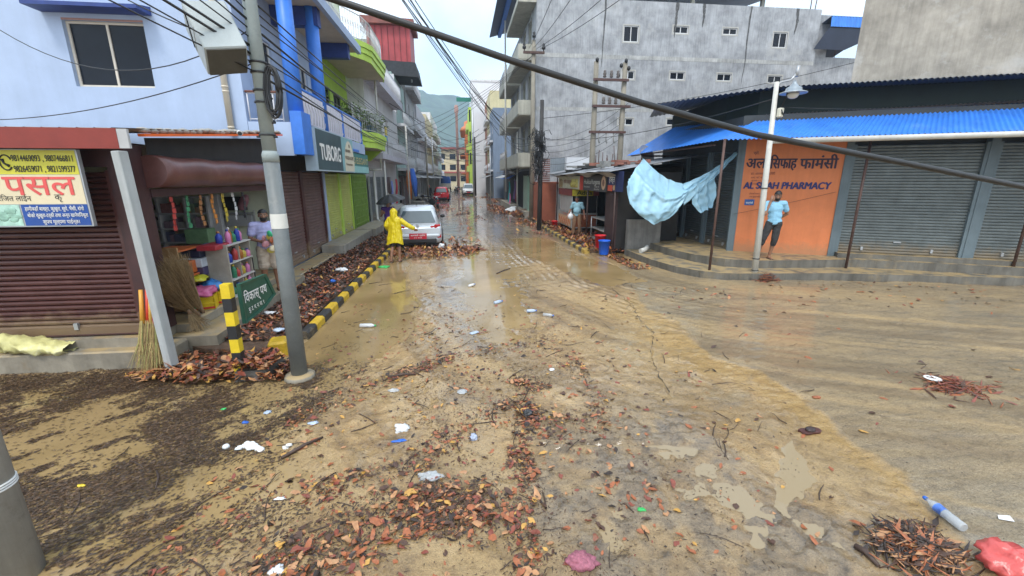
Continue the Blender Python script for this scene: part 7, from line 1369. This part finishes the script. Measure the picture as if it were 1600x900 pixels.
# more stock: cartons in the shop's depth, strings of sachets under the lintel
for k, (x, y, z, w, h, lab) in enumerate(((-4.75, 8.1, .43, .4, .5, 'tall pale carton on the floor behind the wooden rack'), (-4.85, 8.2, .95, .42, .3, 'ochre carton stacked on the tall pale carton'), (-5.1, 8.9, .43, .5, .8, 'dull red carton standing deep in the shop'), (-5.2, 9.2, 1.25, .4, .28, 'greenish carton on top of the dull red carton'), (-4.7, 8.7, .43, .38, .62, 'white carton between bottle shelf and rear wall'), (-4.75, 8.75, 1.07, .34, .22, 'small blue carton on the white carton'))):
    box_item('cardboard_box', 'box', lab, (x, y, z+h/2), (w, w*.9, h), (in_col(.48, .44, .36), in_col(.42, .30, .12), in_col(.34, .10, .07), in_col(.16, .28, .14), in_col(.56, .56, .54), in_col(.08, .14, .36))[k], .1*k-.2)
for k in range(7):
    y = 7.0+k*.36; mb = MB(); m0 = PAL[(k*3) % 10]
    for i in range(6): mb.box((-4.28+.015*math.sin(i+k), y, 2.20-.085*i), (.012, .07, .075), .15*math.sin(i*2+k), bev=.003)
    mb.tube([(-4.28, y, 2.27), (-4.28, y, 1.70)], .003, 4); plain('sachet_string', mb, m0, 'string of small sachets hanging under the shop lintel', 'sachets', (-4.28, y, 1.7), 'sachet strings under the lintel')
# ------------------------------------------------------------------ leaf litter, twigs, floating debris (nobody could count them)
rng = np.random.default_rng(5)
LM = [M('leaf orange brown', (.31, .098, .036), .38, .35, 25, .15, spots=.6, spotcol=(.26, .175, .09), spotscale=9), M('leaf tan', (.42, .21, .095), .38, .25, 25, .15, spots=.6, spotcol=(.26, .175, .09), spotscale=9), M('leaf dark brown', (.075, .035, .02), .4, .4, 25, .15, spots=.6, spotcol=(.26, .175, .09), spotscale=9), M('leaf red brown', (.21, .052, .03), .4, .3, 25, .15, spots=.6, spotcol=(.26, .175, .09), spotscale=9), M('leaf ochre', (.50, .27, .06), .42, .25, 25, .15, spots=.6, spotcol=(.26, .175, .09), spotscale=9), M('leaf black brown', (.032, .019, .013), .4, .3, 25, .1)]
def big_mesh(name, co, quads, mi, mats, label):
    me = bpy.data.meshes.new(name); me.vertices.add(len(co)); me.vertices.foreach_set('co', co.astype(np.float32).ravel()); k = quads.shape[1]
    me.loops.add(quads.size); me.loops.foreach_set('vertex_index', quads.astype(np.int32).ravel()); me.polygons.add(len(quads)); me.polygons.foreach_set('loop_start', np.arange(0, quads.size, k, dtype=np.int32))
    for m in mats: me.materials.append(m)
    me.polygons.foreach_set('material_index', mi.astype(np.int32)); me.polygons.foreach_set('use_smooth', np.ones(len(quads), bool)); me.update(calc_edges=True)
    o = bpy.data.objects.new(name, me); COL.objects.link(o); return tag(o, label, kind='stuff')
T = np.array([0, .18, .45, .75, 1.0]); WD = np.array([.05, .34, .5, .36, .03])
def leaves(name, X, Y, Z, size, mats_p, label, tilt=.11, curlmax=.2, aspect=(.38, .62)):
    n = len(X); L = size; asp = rng.uniform(*aspect, n); ang = rng.uniform(0, 2*np.pi, n); curl = rng.uniform(-curlmax, curlmax, n); fold = rng.uniform(-.15, .35, n)
    v = np.zeros((n, 5, 3, 3)); side = np.array([-1, 0, 1])
    v[..., 0] = (T[None, :, None]-.5)*L[:, None, None]
    rag = 1+rng.uniform(-.45, .40, (n, 5, 3))
    v[..., 1] = WD[None, :, None]*side[None, None, :]*(L*asp)[:, None, None]*rag
    v[..., 2] = (curl*L)[:, None, None]*((T[None, :, None]-.5)**2*2)+np.abs(v[..., 1])*fold[:, None, None]+rng.normal(0, .03, (n, 5, 3))*L[:, None, None]
    tx, ty = rng.normal(0, tilt, n), rng.normal(0, tilt, n)
    x, y, z = v[..., 0].copy(), v[..., 1].copy(), v[..., 2].copy()
    z = z+x*np.sin(tx)[:, None, None]+y*np.sin(ty)[:, None, None]; z = z-z.min(axis=(1, 2))[:, None, None]
    c, s = np.cos(ang)[:, None, None], np.sin(ang)[:, None, None]
    co = np.stack([X[:, None, None]+x*c-y*s, Y[:, None, None]+x*s+y*c, Z[:, None, None]+z+(.002-.008*rng.random(n))[:, None, None]], -1).reshape(-1, 3)
    loc = np.array([[3*i+j, 3*i+j+1, 3*i+j+4, 3*i+j+3] for i in range(4) for j in range(2)]); q = (np.arange(n)[:, None, None]*15+loc[None]).reshape(-1, 4)
    mi = np.repeat(rng.choice(len(LM), n, p=mats_p), 8); return big_mesh(name, co, q, mi, LM, label)
PM = [.28, .16, .22, .16, .08, .10]; PD = [.16, .07, .34, .18, .02, .23]; PW = [.25, .15, .26, .16, .07, .11]
def sample(n, x0, x1, y0, y1, dens):
    X = rng.uniform(x0, x1, n*6); Y = rng.uniform(y0, y1, n*6); k = rng.random(n*6) < dens(X, Y); return X[k][:n], Y[k][:n]
def zz(X, Y): return np.maximum(ground_fields(X, Y)[0], 0.)
def path_dens(pts, w): 
    pl = [PZ(*p)[:2] for p in pts]; return lambda X, Y: ss(w, w*.25, seg_dist(pl, X+.25*fbm(X*2, Y*2, 3, 51), Y+.25*fbm(X*2, Y*2, 3, 52)))
clump = lambda X, Y, s=1.6: ss(.0, .22, fbm(X*s, Y*s, 4, 61))
streak = lambda X, Y: ss(-.05, .17, .55*fbm((X*FLOW.x+Y*FLOW.y)*.9+.8*fbm(X*.7, Y*.7, 3, 66), (-X*FLOW.y+Y*FLOW.x)*2.2+1.1*fbm(X*.8, Y*.8, 3, 65), 5, 62)+.75*fbm(X*1.1, Y*1.5, 4, 67)+.25*fbm(X*5, Y*7, 3, 68))
fine_streak = lambda X, Y: ss(.06, .17, fbm((X*FLOW.x+Y*FLOW.y)*2.2+.5*fbm(X*2, Y*2, 3, 74), (-X*FLOW.y+Y*FLOW.x)*7.5, 4, 72))
# left pavement, heaped
X, Y = sample(15000, -4.15, -2.66, 6.4, 23, lambda X, Y: .35+.65*clump(X, Y)); Z = .135+.10*np.maximum(0, fbm(X*1.4, Y*1.4, 3, 71)+.25)*rng.random(len(X))
leaves('leaf_litter', X, Y, Z, rng.uniform(.03, .115, len(X)), PD, 'brown leaf litter heaped along the shop side pavement', .32)
X, Y = sample(2300, -4.1, -2.35, 5.25, 6.6, lambda X, Y: ss(.45, .0, np.abs(Y-(5.62-.25*(X+3.2)))*.9)); Z = np.where((X > -2.95) & (X < -2.45) & (Y > 5.3) & (Y < 5.75), .15, .02)+.09*rng.random(len(X))
leaves('leaf_litter', X, Y, Z, rng.uniform(.03, .135, len(X)), PM, 'orange brown leaf litter piled round the porch post and street name post', .28)
# foreground drifts
d1_ = path_dens(((430, 905), (560, 835), (660, 790), (800, 800)), .42); d2_ = path_dens(((520, 770), (600, 745), (680, 700), (770, 645), (830, 600)), .26); d3_ = path_dens(((828, 640), (815, 720), (825, 800), (835, 900)), .16); d4_ = path_dens(((470, 650), (620, 590), (700, 560), (820, 540)), .22); d5_ = path_dens(((830, 520), (930, 590), (960, 640), (880, 680)), .35)
dd = lambda X, Y: np.clip(np.maximum.reduce([d1_(X, Y), .9*d2_(X, Y)*(.35+clump(X, Y, 3)), d3_(X, Y), .35*d4_(X, Y), .22*d5_(X, Y)]), 0, 1)*(.25+.75*clump(X, Y, 3.5))
X, Y = sample(3300, -1.9, 1.6, 2.1, 6.5, dd); leaves('leaf_litter', X, Y, zz(X, Y)+.02*rng.random(len(X)), rng.uniform(.02, .085, len(X)), PM, 'wet orange and brown leaf drifts across the muddy road', .16)
X, Y = sample(48, -1.3, .75, 2.15, 3.1, lambda X, Y: np.maximum(d1_(X, Y)*.5, d3_(X, Y))); leaves('leaf_litter', X, Y, zz(X, Y)+.012, rng.uniform(.06, .12, len(X)), [.38, .26, .10, .14, .08, .04], 'large tan and orange leaves on the thickest leaf drift', .2)
X, Y = sample(6500, -1.9, 1.6, 2.1, 6.5, dd); leaves('leaf_litter', X, Y, zz(X, Y)+.012*rng.random(len(X)), rng.uniform(.012, .045, len(X)), PD, 'fine dark leaf fragments across the muddy road', .15, .2, (.2, .6))
X, Y = sample(2400, -2.2, 4.0, 2.2, 10, lambda X, Y: (.15+.6*clump(X, Y, 1.4))*ss(3.6, .8, X)*ss(10, 4, Y)); leaves('leaf_litter', X, Y, zz(X, Y), rng.uniform(.015, .085, len(X)), PM, 'scattered single leaves on the muddy road', .2)
X, Y = sample(220, 2.5, 12.0, 2.2, 9.2, lambda X, Y: .1+.9*ss(7.2, 9, Y+.23*X*.3)); leaves('leaf_litter', X, Y, zz(X, Y), rng.uniform(.04, .12, len(X)), PW, 'few scattered leaves on the wet concrete road', .2)
X, Y = sample(900, -2.4, .6, 12.6, 17.5, lambda X, Y: ss(.9, .1, np.hypot((X+1.0)*.7, (Y-15.0)*.8)-.6)); leaves('leaf_litter', X, Y, zz(X, Y)+.05*rng.random(len(X)), rng.uniform(.06, .15, len(X)), PM, 'leaf drift gathered around the silver car', .5)
# right pavement and far road
X, Y = sample(3800, 4.2, 7.2, 13.6, 27, lambda X, Y: (.4+.6*clump(X, Y))*ss(7.2, 5.0, X)); leaves('leaf_litter', X, Y, .135+.10*rng.random(len(X))*clump(X, Y), rng.uniform(.06, .17, len(X)), PM, 'brown leaf litter over the pavement before the snack stalls', .5)
X, Y = sample(420, 5.3, 6.4, 11.2, 14, lambda X, Y: ss(.8, 0, np.abs(X-5.2))); leaves('leaf_litter', X-.6, Y, zz(X-.6, Y), rng.uniform(.05, .14, len(X)), PW, 'leaves washed up against the lowest corner step', .3)
X, Y = sample(3600, -2.4, 4.0, 15, 60, lambda X, Y: ss(.0, .25, fbm(X*.8, Y*.25, 4, 63))*(.35+.65*ss(1.5, 4, X)+.4*ss(-1, -2.4, X))); leaves('leaf_litter', X, Y, zz(X, Y)+.02*rng.random(len(X)), rng.uniform(.08, .22, len(X)), PM, 'leaf drifts along the far stretch of road', .4)
X, Y = sample(900, 2.2, 4.4, 27, 44, lambda X, Y: ss(.0, .2, fbm(X*.7, Y*.3, 3, 64))); leaves('leaf_litter', X, Y, .02+.28*rng.random(len(X))*clump(X, Y, .6), rng.uniform(.1, .25, len(X)), PM, 'reddish leaf heaps near the far clothes shop', .6)
# floating dark debris on the flooded corner
def flecks(name, n, x0, x1, y0, y1, dens, sl, sw, mats, label, jig=.5, zoff=.006):
    X, Y = sample(n, x0, x1, y0, y1, dens); n = len(X); a = math.atan2(FLOW.y, FLOW.x)+rng.normal(0, jig, n); L = rng.uniform(*sl, n)*rng.uniform(.4, 1, n); W = rng.uniform(*sw, n); Z = zz(X, Y)+zoff*rng.uniform(.4, 1.6, n)
    c, s = np.cos(a), np.sin(a); lx = np.stack([-L/2, L*.1, L/2, -L*.05], -1); ly = np.stack([rng.uniform(-.3, .3, n)*W, -W/2, rng.uniform(-.3, .3, n)*W, W/2], -1)
    co = np.stack([X[:, None]+lx*c[:, None]-ly*s[:, None], Y[:, None]+lx*s[:, None]+ly*c[:, None], Z[:, None]+rng.uniform(-.002, .004, (n, 4))], -1).reshape(-1, 3)
    return big_mesh(name, co, np.arange(n*4).reshape(-1, 4), rng.integers(0, len(mats), n), mats, label)
FK = [M('debris black brown', (.040, .024, .014), .5, .4, 30, 0), M('debris dark brown', (.068, .039, .021), .5, .4, 30, 0), M('debris brown', (.12, .068, .034), .5, .4, 30, 0)]
inl = lambda X, Y: ss(.35, -.3, sdf(POOL_L, X, Y))
edge = lambda X, Y: .35+.65*ss(-1.0, -3.2, X-.35*(Y-4))
flecks('floating_debris', 120000, -7.5, -.6, 2.0, 5.95, lambda X, Y: inl(X, Y)*edge(X, Y)*(1-ss(5.2, 5.93, Y+.3*fbm(X*2, Y*2, 3, 76))*ss(-3.1, -2.6, X))*np.clip(.025+.975*(.55*streak(X, Y)+.75*fine_streak(X, Y)*(.25+.75*ss(-.3, .2, fbm(X*.9, Y*.9, 3, 69)))*(1-.5*streak(X, Y)))+.5*ss(5.3, 5.9, Y)*ss(-2.6, -3.2, X), 0, 1), (.014, .07), (.005, .016), FK, 'dark shredded leaf debris floating in streaks on the flooded corner')
flecks('floating_debris', 7000, -2.4, 2.6, 2.0, 9, lambda X, Y: (.1+.9*clump(X, Y, 2.2))*ss(9, 4, Y)*ss(2.6, .8, X), (.012, .06), (.003, .010), FK, 'small dark bits strewn over the mud', 1.2, .003)
flecks('floating_debris', 16000, -1.9, 1.6, 2.1, 6.5, dd, (.015, .07), (.004, .013), FK, 'dark mulch between the leaves of the drifts', 1.0, .014)
flecks('floating_debris', 3500, 1.0, 9, 2.0, 9, lambda X, Y: .2+.8*clump(X, Y, 1.5), (.010, .04), (.003, .009), FK, 'small dark bits strewn over the wet concrete road', 1.2, .003)
# twigs
TW = M('wet twig', (.055, .033, .022), .6, .35, 12, .1)
def twigs(n, dens, box, ln, label):
    X, Y = sample(n, *box, dens); mb = MB()
    for x, y in zip(X, Y):
        L = random.uniform(*ln); a = random.uniform(0, 6.28) if random.random() < .5 else math.atan2(FLOW.y, FLOW.x)+random.gauss(0, .4); z = float(zz(np.array([x]), np.array([y]))[0])+.008; k = random.uniform(-.25, .25); r = random.uniform(.0025, .007)
        d = V((math.cos(a), math.sin(a), 0)); s = V((-d.y, d.x, 0)); p = V((x, y, z)); mb.tube([p-d*L/2, p-d*L*.15+s*k*L*.4, p+d*L*.2+s*k*L*.3+UP*random.uniform(0, .02), p+d*L/2], [r, r, r*.8, r*.4], 4)
    return tag(mb.build('twig_litter', TW), label, kind='stuff')
twigs(260, dd, (-1.9, 1.6, 2.1, 6.5), (.08, .35), 'wet twigs tangled in the leaf drifts'); twigs(150, lambda X, Y: .2+.8*clump(X, Y), (-4, 5, 2.2, 11), (.08, .4), 'wet twigs strewn over the muddy road')
# heaps of sticks
def heap(c, r, h, n, label, ln=.3, mats=(2, 0, 3, 5)):
    mb = MB(); c = V(c)
    for k in range(n):
        a = random.gauss(.3, .7); q = V((random.gauss(0, r*.5), random.gauss(0, r*.38), 0)); z = h*math.exp(-(q.length/r)**2*2)*random.random(); L = random.uniform(.3, 1)*ln; d = V((math.cos(a), math.sin(a), random.gauss(0, .2))).normalized(); w = d.cross(UP).normalized()*random.uniform(.004, .016); p = c+q+UP*(z+.012); m = random.choice(mats)
        if random.random() < .6: mb.tube([p-d*L/2, p+w*.8, p+d*L/2], [.004, .007, .003], 4, m)
        else: mb.face([p-d*L/2, p+w*1.6, p+d*L/2+UP*.01, p-w*1.6+UP*.006], m)
    return plain('debris_heap', mb, LM, label, 'debris heap', c)
heap((3.06, 2.08, .02), .24, .07, 760, 'heap of wet brown stalks and leaves beside the plastic bottle', .24, (5, 2, 5, 2, 0, 1)); heap(PZ(1490, 605, .02), .42, .06, 160, 'reddish brown stalk heap holding a white plate', .35, (3, 3, 2, 0)); heap((7.52, 9.62, .02), .30, .20, 240, 'heap of brown stalks at the foot of the street lamp', .35, (3, 2, 0, 2)); heap((-4.05, 5.66, .02), .22, .06, 160, 'trampled leaves under the upright grass brooms', .2, (0, 1, 4, 2)); heap((4.3, 29, .05), 1.2, .5, 320, 'low heap of brown stalks on the far pavement by the clothes shop', .6); heap((.2, 15.4, .0), .55, .12, 200, 'leaf and stick drift at the rear wheel of the silver car', .4, (0, 3, 2, 2))
# ------------------------------------------------------------------ single pieces of litter
WPL = M('white plastic', (.68, .69, .70), .35, .05, 8, .1); CLR = M('clear wrinkled plastic', (.55, .58, .60), .18, .1, 9, .2, alpha=.55); FOAM = M('white foam', (.74, .74, .72), .7, .05, 8, .1); BLU = M('blue litter', (.02, .12, .50), .35, .1, 9, 0); LPAPER = M('pale paper', (.66, .66, .66), .7, .05, 8, .1); GRNL = M('bright green litter', (.04, .42, .10), .4, .1, 9, .1); LBL = M('pale blue wrapper', (.40, .48, .60), .35, .2, 9, .1)
def at(px, py, up=.0): p = PZ(px, py, .0); return V((p.x, p.y, gh(p.x, p.y)+up))
b_ = at(1474, 815, .04); t = thing('plastic_bottle', 'clear crumpled water bottle with blue cap and label beside the stalk heap', 'bottle', b_-UP*.04); d = (PZ(1500, 835)-PZ(1450, 795)).normalized(); d = V((d.x, d.y, 0)).normalized(); Q = d.to_track_quat('Z', 'Y').to_matrix()
MB().lathe([(.010, -.155), (.014, -.13), (.030, -.095), (.036, -.07), (.033, -.03), (.036, 0), (.032, .03), (.036, .06), (.033, .09), (.035, .125), (.028, .135)], b_, 16, axis=Q).build('bottle_body', CLR, t); MB().lathe([(.0145, -.175), (.0155, -.155)], b_, 12, axis=Q).build('cap', BLU, t); MB().lathe([(.0365, -.068), (.034, -.03), (.0365, -.005)], b_, 16, axis=Q, caps=False).build('label_band', M('bottle label', (.08, .18, .55), .4, .5, 22, 0), t)
crumple(at(1572, 892, .06), (.17, .13, .085), M('red plastic bag', (.62, .10, .09), .25, .15, 7, .3), 'torn translucent red plastic bag crumpled on the stalks', 'plastic_bag', 'bag', 9, .7)
mb = MB(); c = at(1570, 818, .008); mb.face([c+V((-.05, .01, 0)), c+V((.03, -.03, .004)), c+V((.055, .02, .01)), c+V((-.02, .04, .006))]); plain('paper_scrap', mb, LPAPER, 'white paper scrap lying past the water bottle', 'paper')
mb = MB().lathe([(.02, .004), (.075, .006), (.09, .016), (.085, .012), (.02, .008)], at(1455, 600, .035), 22); plain('foam_plate', mb, FOAM, 'white foam plate lying on the reddish stalk heap', 'plate')
c = at(1265, 677, .0); t = thing('sandal', 'dark brown sandal lying alone on the yellowish mud', 'shoe', c, .3); mb = MB(); mb.loft([[V((x*.045*w-.0, y, z)) for x, z in ((-1, .004), (1, .004), (1.05, .02), (.95, .03), (-.95, .03), (-1.05, .02))] for y, w in ((-.11, .5), (-.08, .95), (0, .85), (.07, 1.05), (.115, .6))]); 
for i, p in enumerate(mb.v): mb.v[i] = Matrix.Rotation(R(75), 3, 'Z')@p
mb.build('sole', M('sandal brown', (.07, .022, .018), .4, .2, 9, .1), t, world=False); mb = MB().ell((0, 0, .035), (.06, .042, .025), 12, 7); mb.build('upper', M('sandal dark', (.035, .018, .016), .4, .2, 9, .1), t, world=False)
random.seed(9); t = thing('foam_cup_cluster', 'cluster of broken white foam egg tray cups on the flooded corner', 'foam tray', at(392, 700, .0))
for k in range(24):
    c = at(392+random.gauss(0, 17), 700+random.gauss(0, 4.5), .004); MB().lathe([(.012, .028), (.026, .024), (.034, .004), (.030, .004), (.022, .020), (.01, .023)], c, 9, axis=Matrix.Rotation(random.uniform(-.6, .6), 3, 'X')).build('cup', FOAM, t)
def tubeitem(px, py, ang, L, r, m, label, nm, cat, cap=None):
    c = at(px, py, r*.8); d = V((math.cos(ang), math.sin(ang), 0)); t = thing(nm, label, cat, c-UP*r*.8); Q = d.to_track_quat('Z', 'Y').to_matrix(); MB().lathe([(r*.6, -L/2), (r, -L/2+.01), (r, L*.3), (r*.55, L*.42), (r*.4, L/2)], c, 14, axis=Q).build('bottle_body', m, t)
    MB().lathe([(r*.45, L/2-.005), (r*.45, L/2+.02)], c, 10, axis=Q).build('cap', cap or BLU, t)
tubeitem(574, 511, R(-6), .26, .035, WPL, 'white cylinder bottle floating in the water near the kerb', 'plastic_bottle', 'bottle', GRNL); tubeitem(778, 474, R(35), .20, .035, LBL, 'pale blue bottle beside a reddish leaf clump mid road', 'plastic_bottle', 'bottle'); tubeitem(856, 495, R(-25), .19, .03, CLR, 'clear small bottle lying mid road beyond the leaf drift', 'plastic_bottle', 'bottle'); tubeitem(737, 447, R(50), .22, .03, WPL, 'white thin bottle on the wet sheen of the road', 'plastic_bottle', 'bottle'); tubeitem(830, 488, R(5), .18, .032, LBL, 'pale grey blue bottle on its side close to the clear one', 'plastic_bottle', 'bottle')
mb = MB().box(at(741, 521, .012), (.16, .075, .022), R(35), bev=.008); plain('drink_carton', mb, LBL, 'flat blue grey drink pouch on the muddy road centre', 'carton')
crumple(at(628, 672, .01), (.085, .06, .035), WPL, 'crumpled white plastic scrap beside the long leaf drift', 'plastic_scrap', 'litter', 3); crumple(at(740, 689, .015), (.035, .04, .035), M('striped wrapper', (.40, .45, .58), .3, .4, 30, .2), 'small blue and white striped wrapper ball', 'wrapper', 'litter', 4); crumple(at(625, 692, .006), (.06, .02, .012), BLU, 'tiny bright blue wrapper next to the white scrap', 'wrapper', 'litter', 5); crumple(at(383, 661, .006), (.035, .018, .014), BLU, 'tiny bright blue scrap floating above the egg tray cups', 'plastic_bit', 'litter', 6); crumple(at(447, 700, .006), (.03, .025, .015), FOAM, 'lone white foam bit right of the egg tray cups'.replace(' right of', ' next to'), 'foam_bit', 'litter', 7); crumple(at(672, 748, .012), (.09, .055, .025), CLR, 'clear plastic film caught in the long leaf drift', 'plastic_film', 'litter', 8); crumple(at(722, 615, .01), (.06, .05, .02), CLR, 'clear plastic film beside a dark red leaf', 'plastic_film', 'litter', 12); crumple(at(615, 612, .01), (.06, .03, .02), CLR, 'clear film scrap among twigs near the pole', 'plastic_film', 'litter', 13); crumple(at(825, 650, .02), (.05, .045, .04), M('black lump', (.03, .032, .035), .4, .3, 9, .2), 'black crumpled lump at the head of the narrow leaf strip', 'black_lump', 'litter', 14); crumple(at(862, 580, .008), (.035, .03, .015), WPL, 'white bit with red edge on pale mud', 'plastic_scrap', 'litter', 15); crumple(at(433, 897, .01), (.05, .04, .02), WPL, 'white scrap in the leaves at the bottom of the flooded corner', 'plastic_scrap', 'litter', 16); crumple(at(437, 780, .006), (.05, .014, .01), WPL, 'thin white strip floating by the brown puddle edge', 'plastic_scrap', 'litter', 17); crumple(at(490, 663, .006), (.05, .03, .014), LBL, 'pale blue scrap in the dark debris near the pole', 'wrapper', 'litter', 18); crumple(at(418, 645, .006), (.04, .03, .014), LBL, 'pale grey scrap floating close to the yellow kerb block', 'wrapper', 'litter', 19)
crumple(at(907, 882, .02), (.10, .07, .035), M('pink net bag', (.36, .12, .16), .6, .4, 40, .6), 'muddy pink mesh bag crumpled in the mud', 'mesh_bag', 'bag', 20); crumple(at(1002, 802, .01), (.03, .02, .012), GRNL, 'bright green wrapper bit in a footprint puddle', 'wrapper', 'litter', 21); crumple(at(601, 418, .02), (.16, .10, .035), GRNL, 'bright green plastic bag beside the painted kerb', 'plastic_bag', 'bag', 22); crumple(at(803, 332, .15), (.55, .4, .25), WPL, 'large white plastic sack dumped at the far kerb', 'plastic_sack', 'sack', 23); crumple(at(690, 389, .08), (.10, .10, .10), WPL, 'white plastic bag at the rear wheel of the silver car', 'plastic_bag', 'bag', 24)
crumple(at(425, 503, .15), (.16, .06, .03), WPL, 'white plastic strip among pavement leaves behind the sign board', 'plastic_scrap', 'litter', 25); crumple(V((-3.1, 11.2, .22)), (.14, .10, .05), WPL, 'white plastic bag among leaves along the kerb', 'plastic_bag', 'bag', 26); crumple(V((-3.0, 10.0, .2)), (.06, .05, .04), BLU, 'small blue wrapper in the pavement leaves', 'wrapper', 'litter', 27); crumple(V((-2.9, 6.7, .2)), (.07, .06, .03), LBL, 'pale plastic scrap near the loose yellow kerb block', 'plastic_scrap', 'litter', 28); crumple(at(350, 640, .006), (.03, .02, .012), GRNL, 'tiny green scrap floating in dark debris', 'plastic_bit', 'litter', 29); crumple(at(127, 760, .006), (.028, .018, .012), M('yellow petal', (.66, .48, .03), .4, .1, 9, .1), 'tiny yellow petal floating in dark debris', 'petal', 'litter', 30); crumple(at(1275, 590+35, .0), (.045, .03, .02), LM[0], 'single curled orange leaf scrap on grey concrete', 'leaf_scrap', 'leaf', 31)
STK = M('dark wood stick', (.06, .035, .025), .6, .3, 12, .2)
def stick(a, b, r, label): A_, B_ = at(*a, r), at(*b, r); M_ = (A_+B_)/2+V((.01, .02, .01)); return plain('stick', MB().tube([A_, M_, B_], [r, r*1.1, r*.6], 7), STK, label, 'stick')
stick((440, 718), (505, 686), .016, 'thick dark stick floating by the egg tray cups'); stick((606, 592), (650, 588), .016, 'dark stick lying in twigs beyond the pole foot'); stick((245, 737), (243, 765), .008, 'thin reddish twig standing out on the flooded corner'); stick((1335, 858), (1372, 890), .02, 'grey wood chunk by the lower puddle'); stick((776, 428), (797, 420), .014, 'bent dark stick on the wet far road'); stick((715, 395), (733, 398), .03, 'dark branch beside the silver car'); stick((1090, 335+0, ), (1092, 335), .003, 'short wire bit under the tarpaulin') if False else None
c = V((5.75, 12.95, .2)); plain('pipe_elbow', MB().tube([c+V((-.16, -.12, .07)), c+V((.02, -.02, .10)), c+V((.16, .10, .16))], .075, 12), PVC, 'grey pipe end sticking out beside the low plastered wall', 'pipe')

# ------------------------------------------------------------------ damp air that fades the hills
mb = MB(); mb.bx((-800, -70, -1.2), (800, 1240, 265)); hz_ = mb.build('haze', None); tag(hz_, 'thin pale rainy haze over the town', kind='stuff')
m = bpy.data.materials.new('damp air'); m.use_nodes = True; nt_ = m.node_tree; nt_.nodes.clear(); ou = nt_.nodes.new('ShaderNodeOutputMaterial'); pv = nt_.nodes.new('ShaderNodeVolumePrincipled')
pv.inputs['Color'].default_value = (.62, .79, 1.0, 1); pv.inputs['Density'].default_value = .0006; pv.inputs['Anisotropy'].default_value = .1; nt_.links.new(pv.outputs[0], ou.inputs['Volume']); hz_.data.materials.clear(); hz_.data.materials.append(m)
SC.cycles.volume_bounces = 1
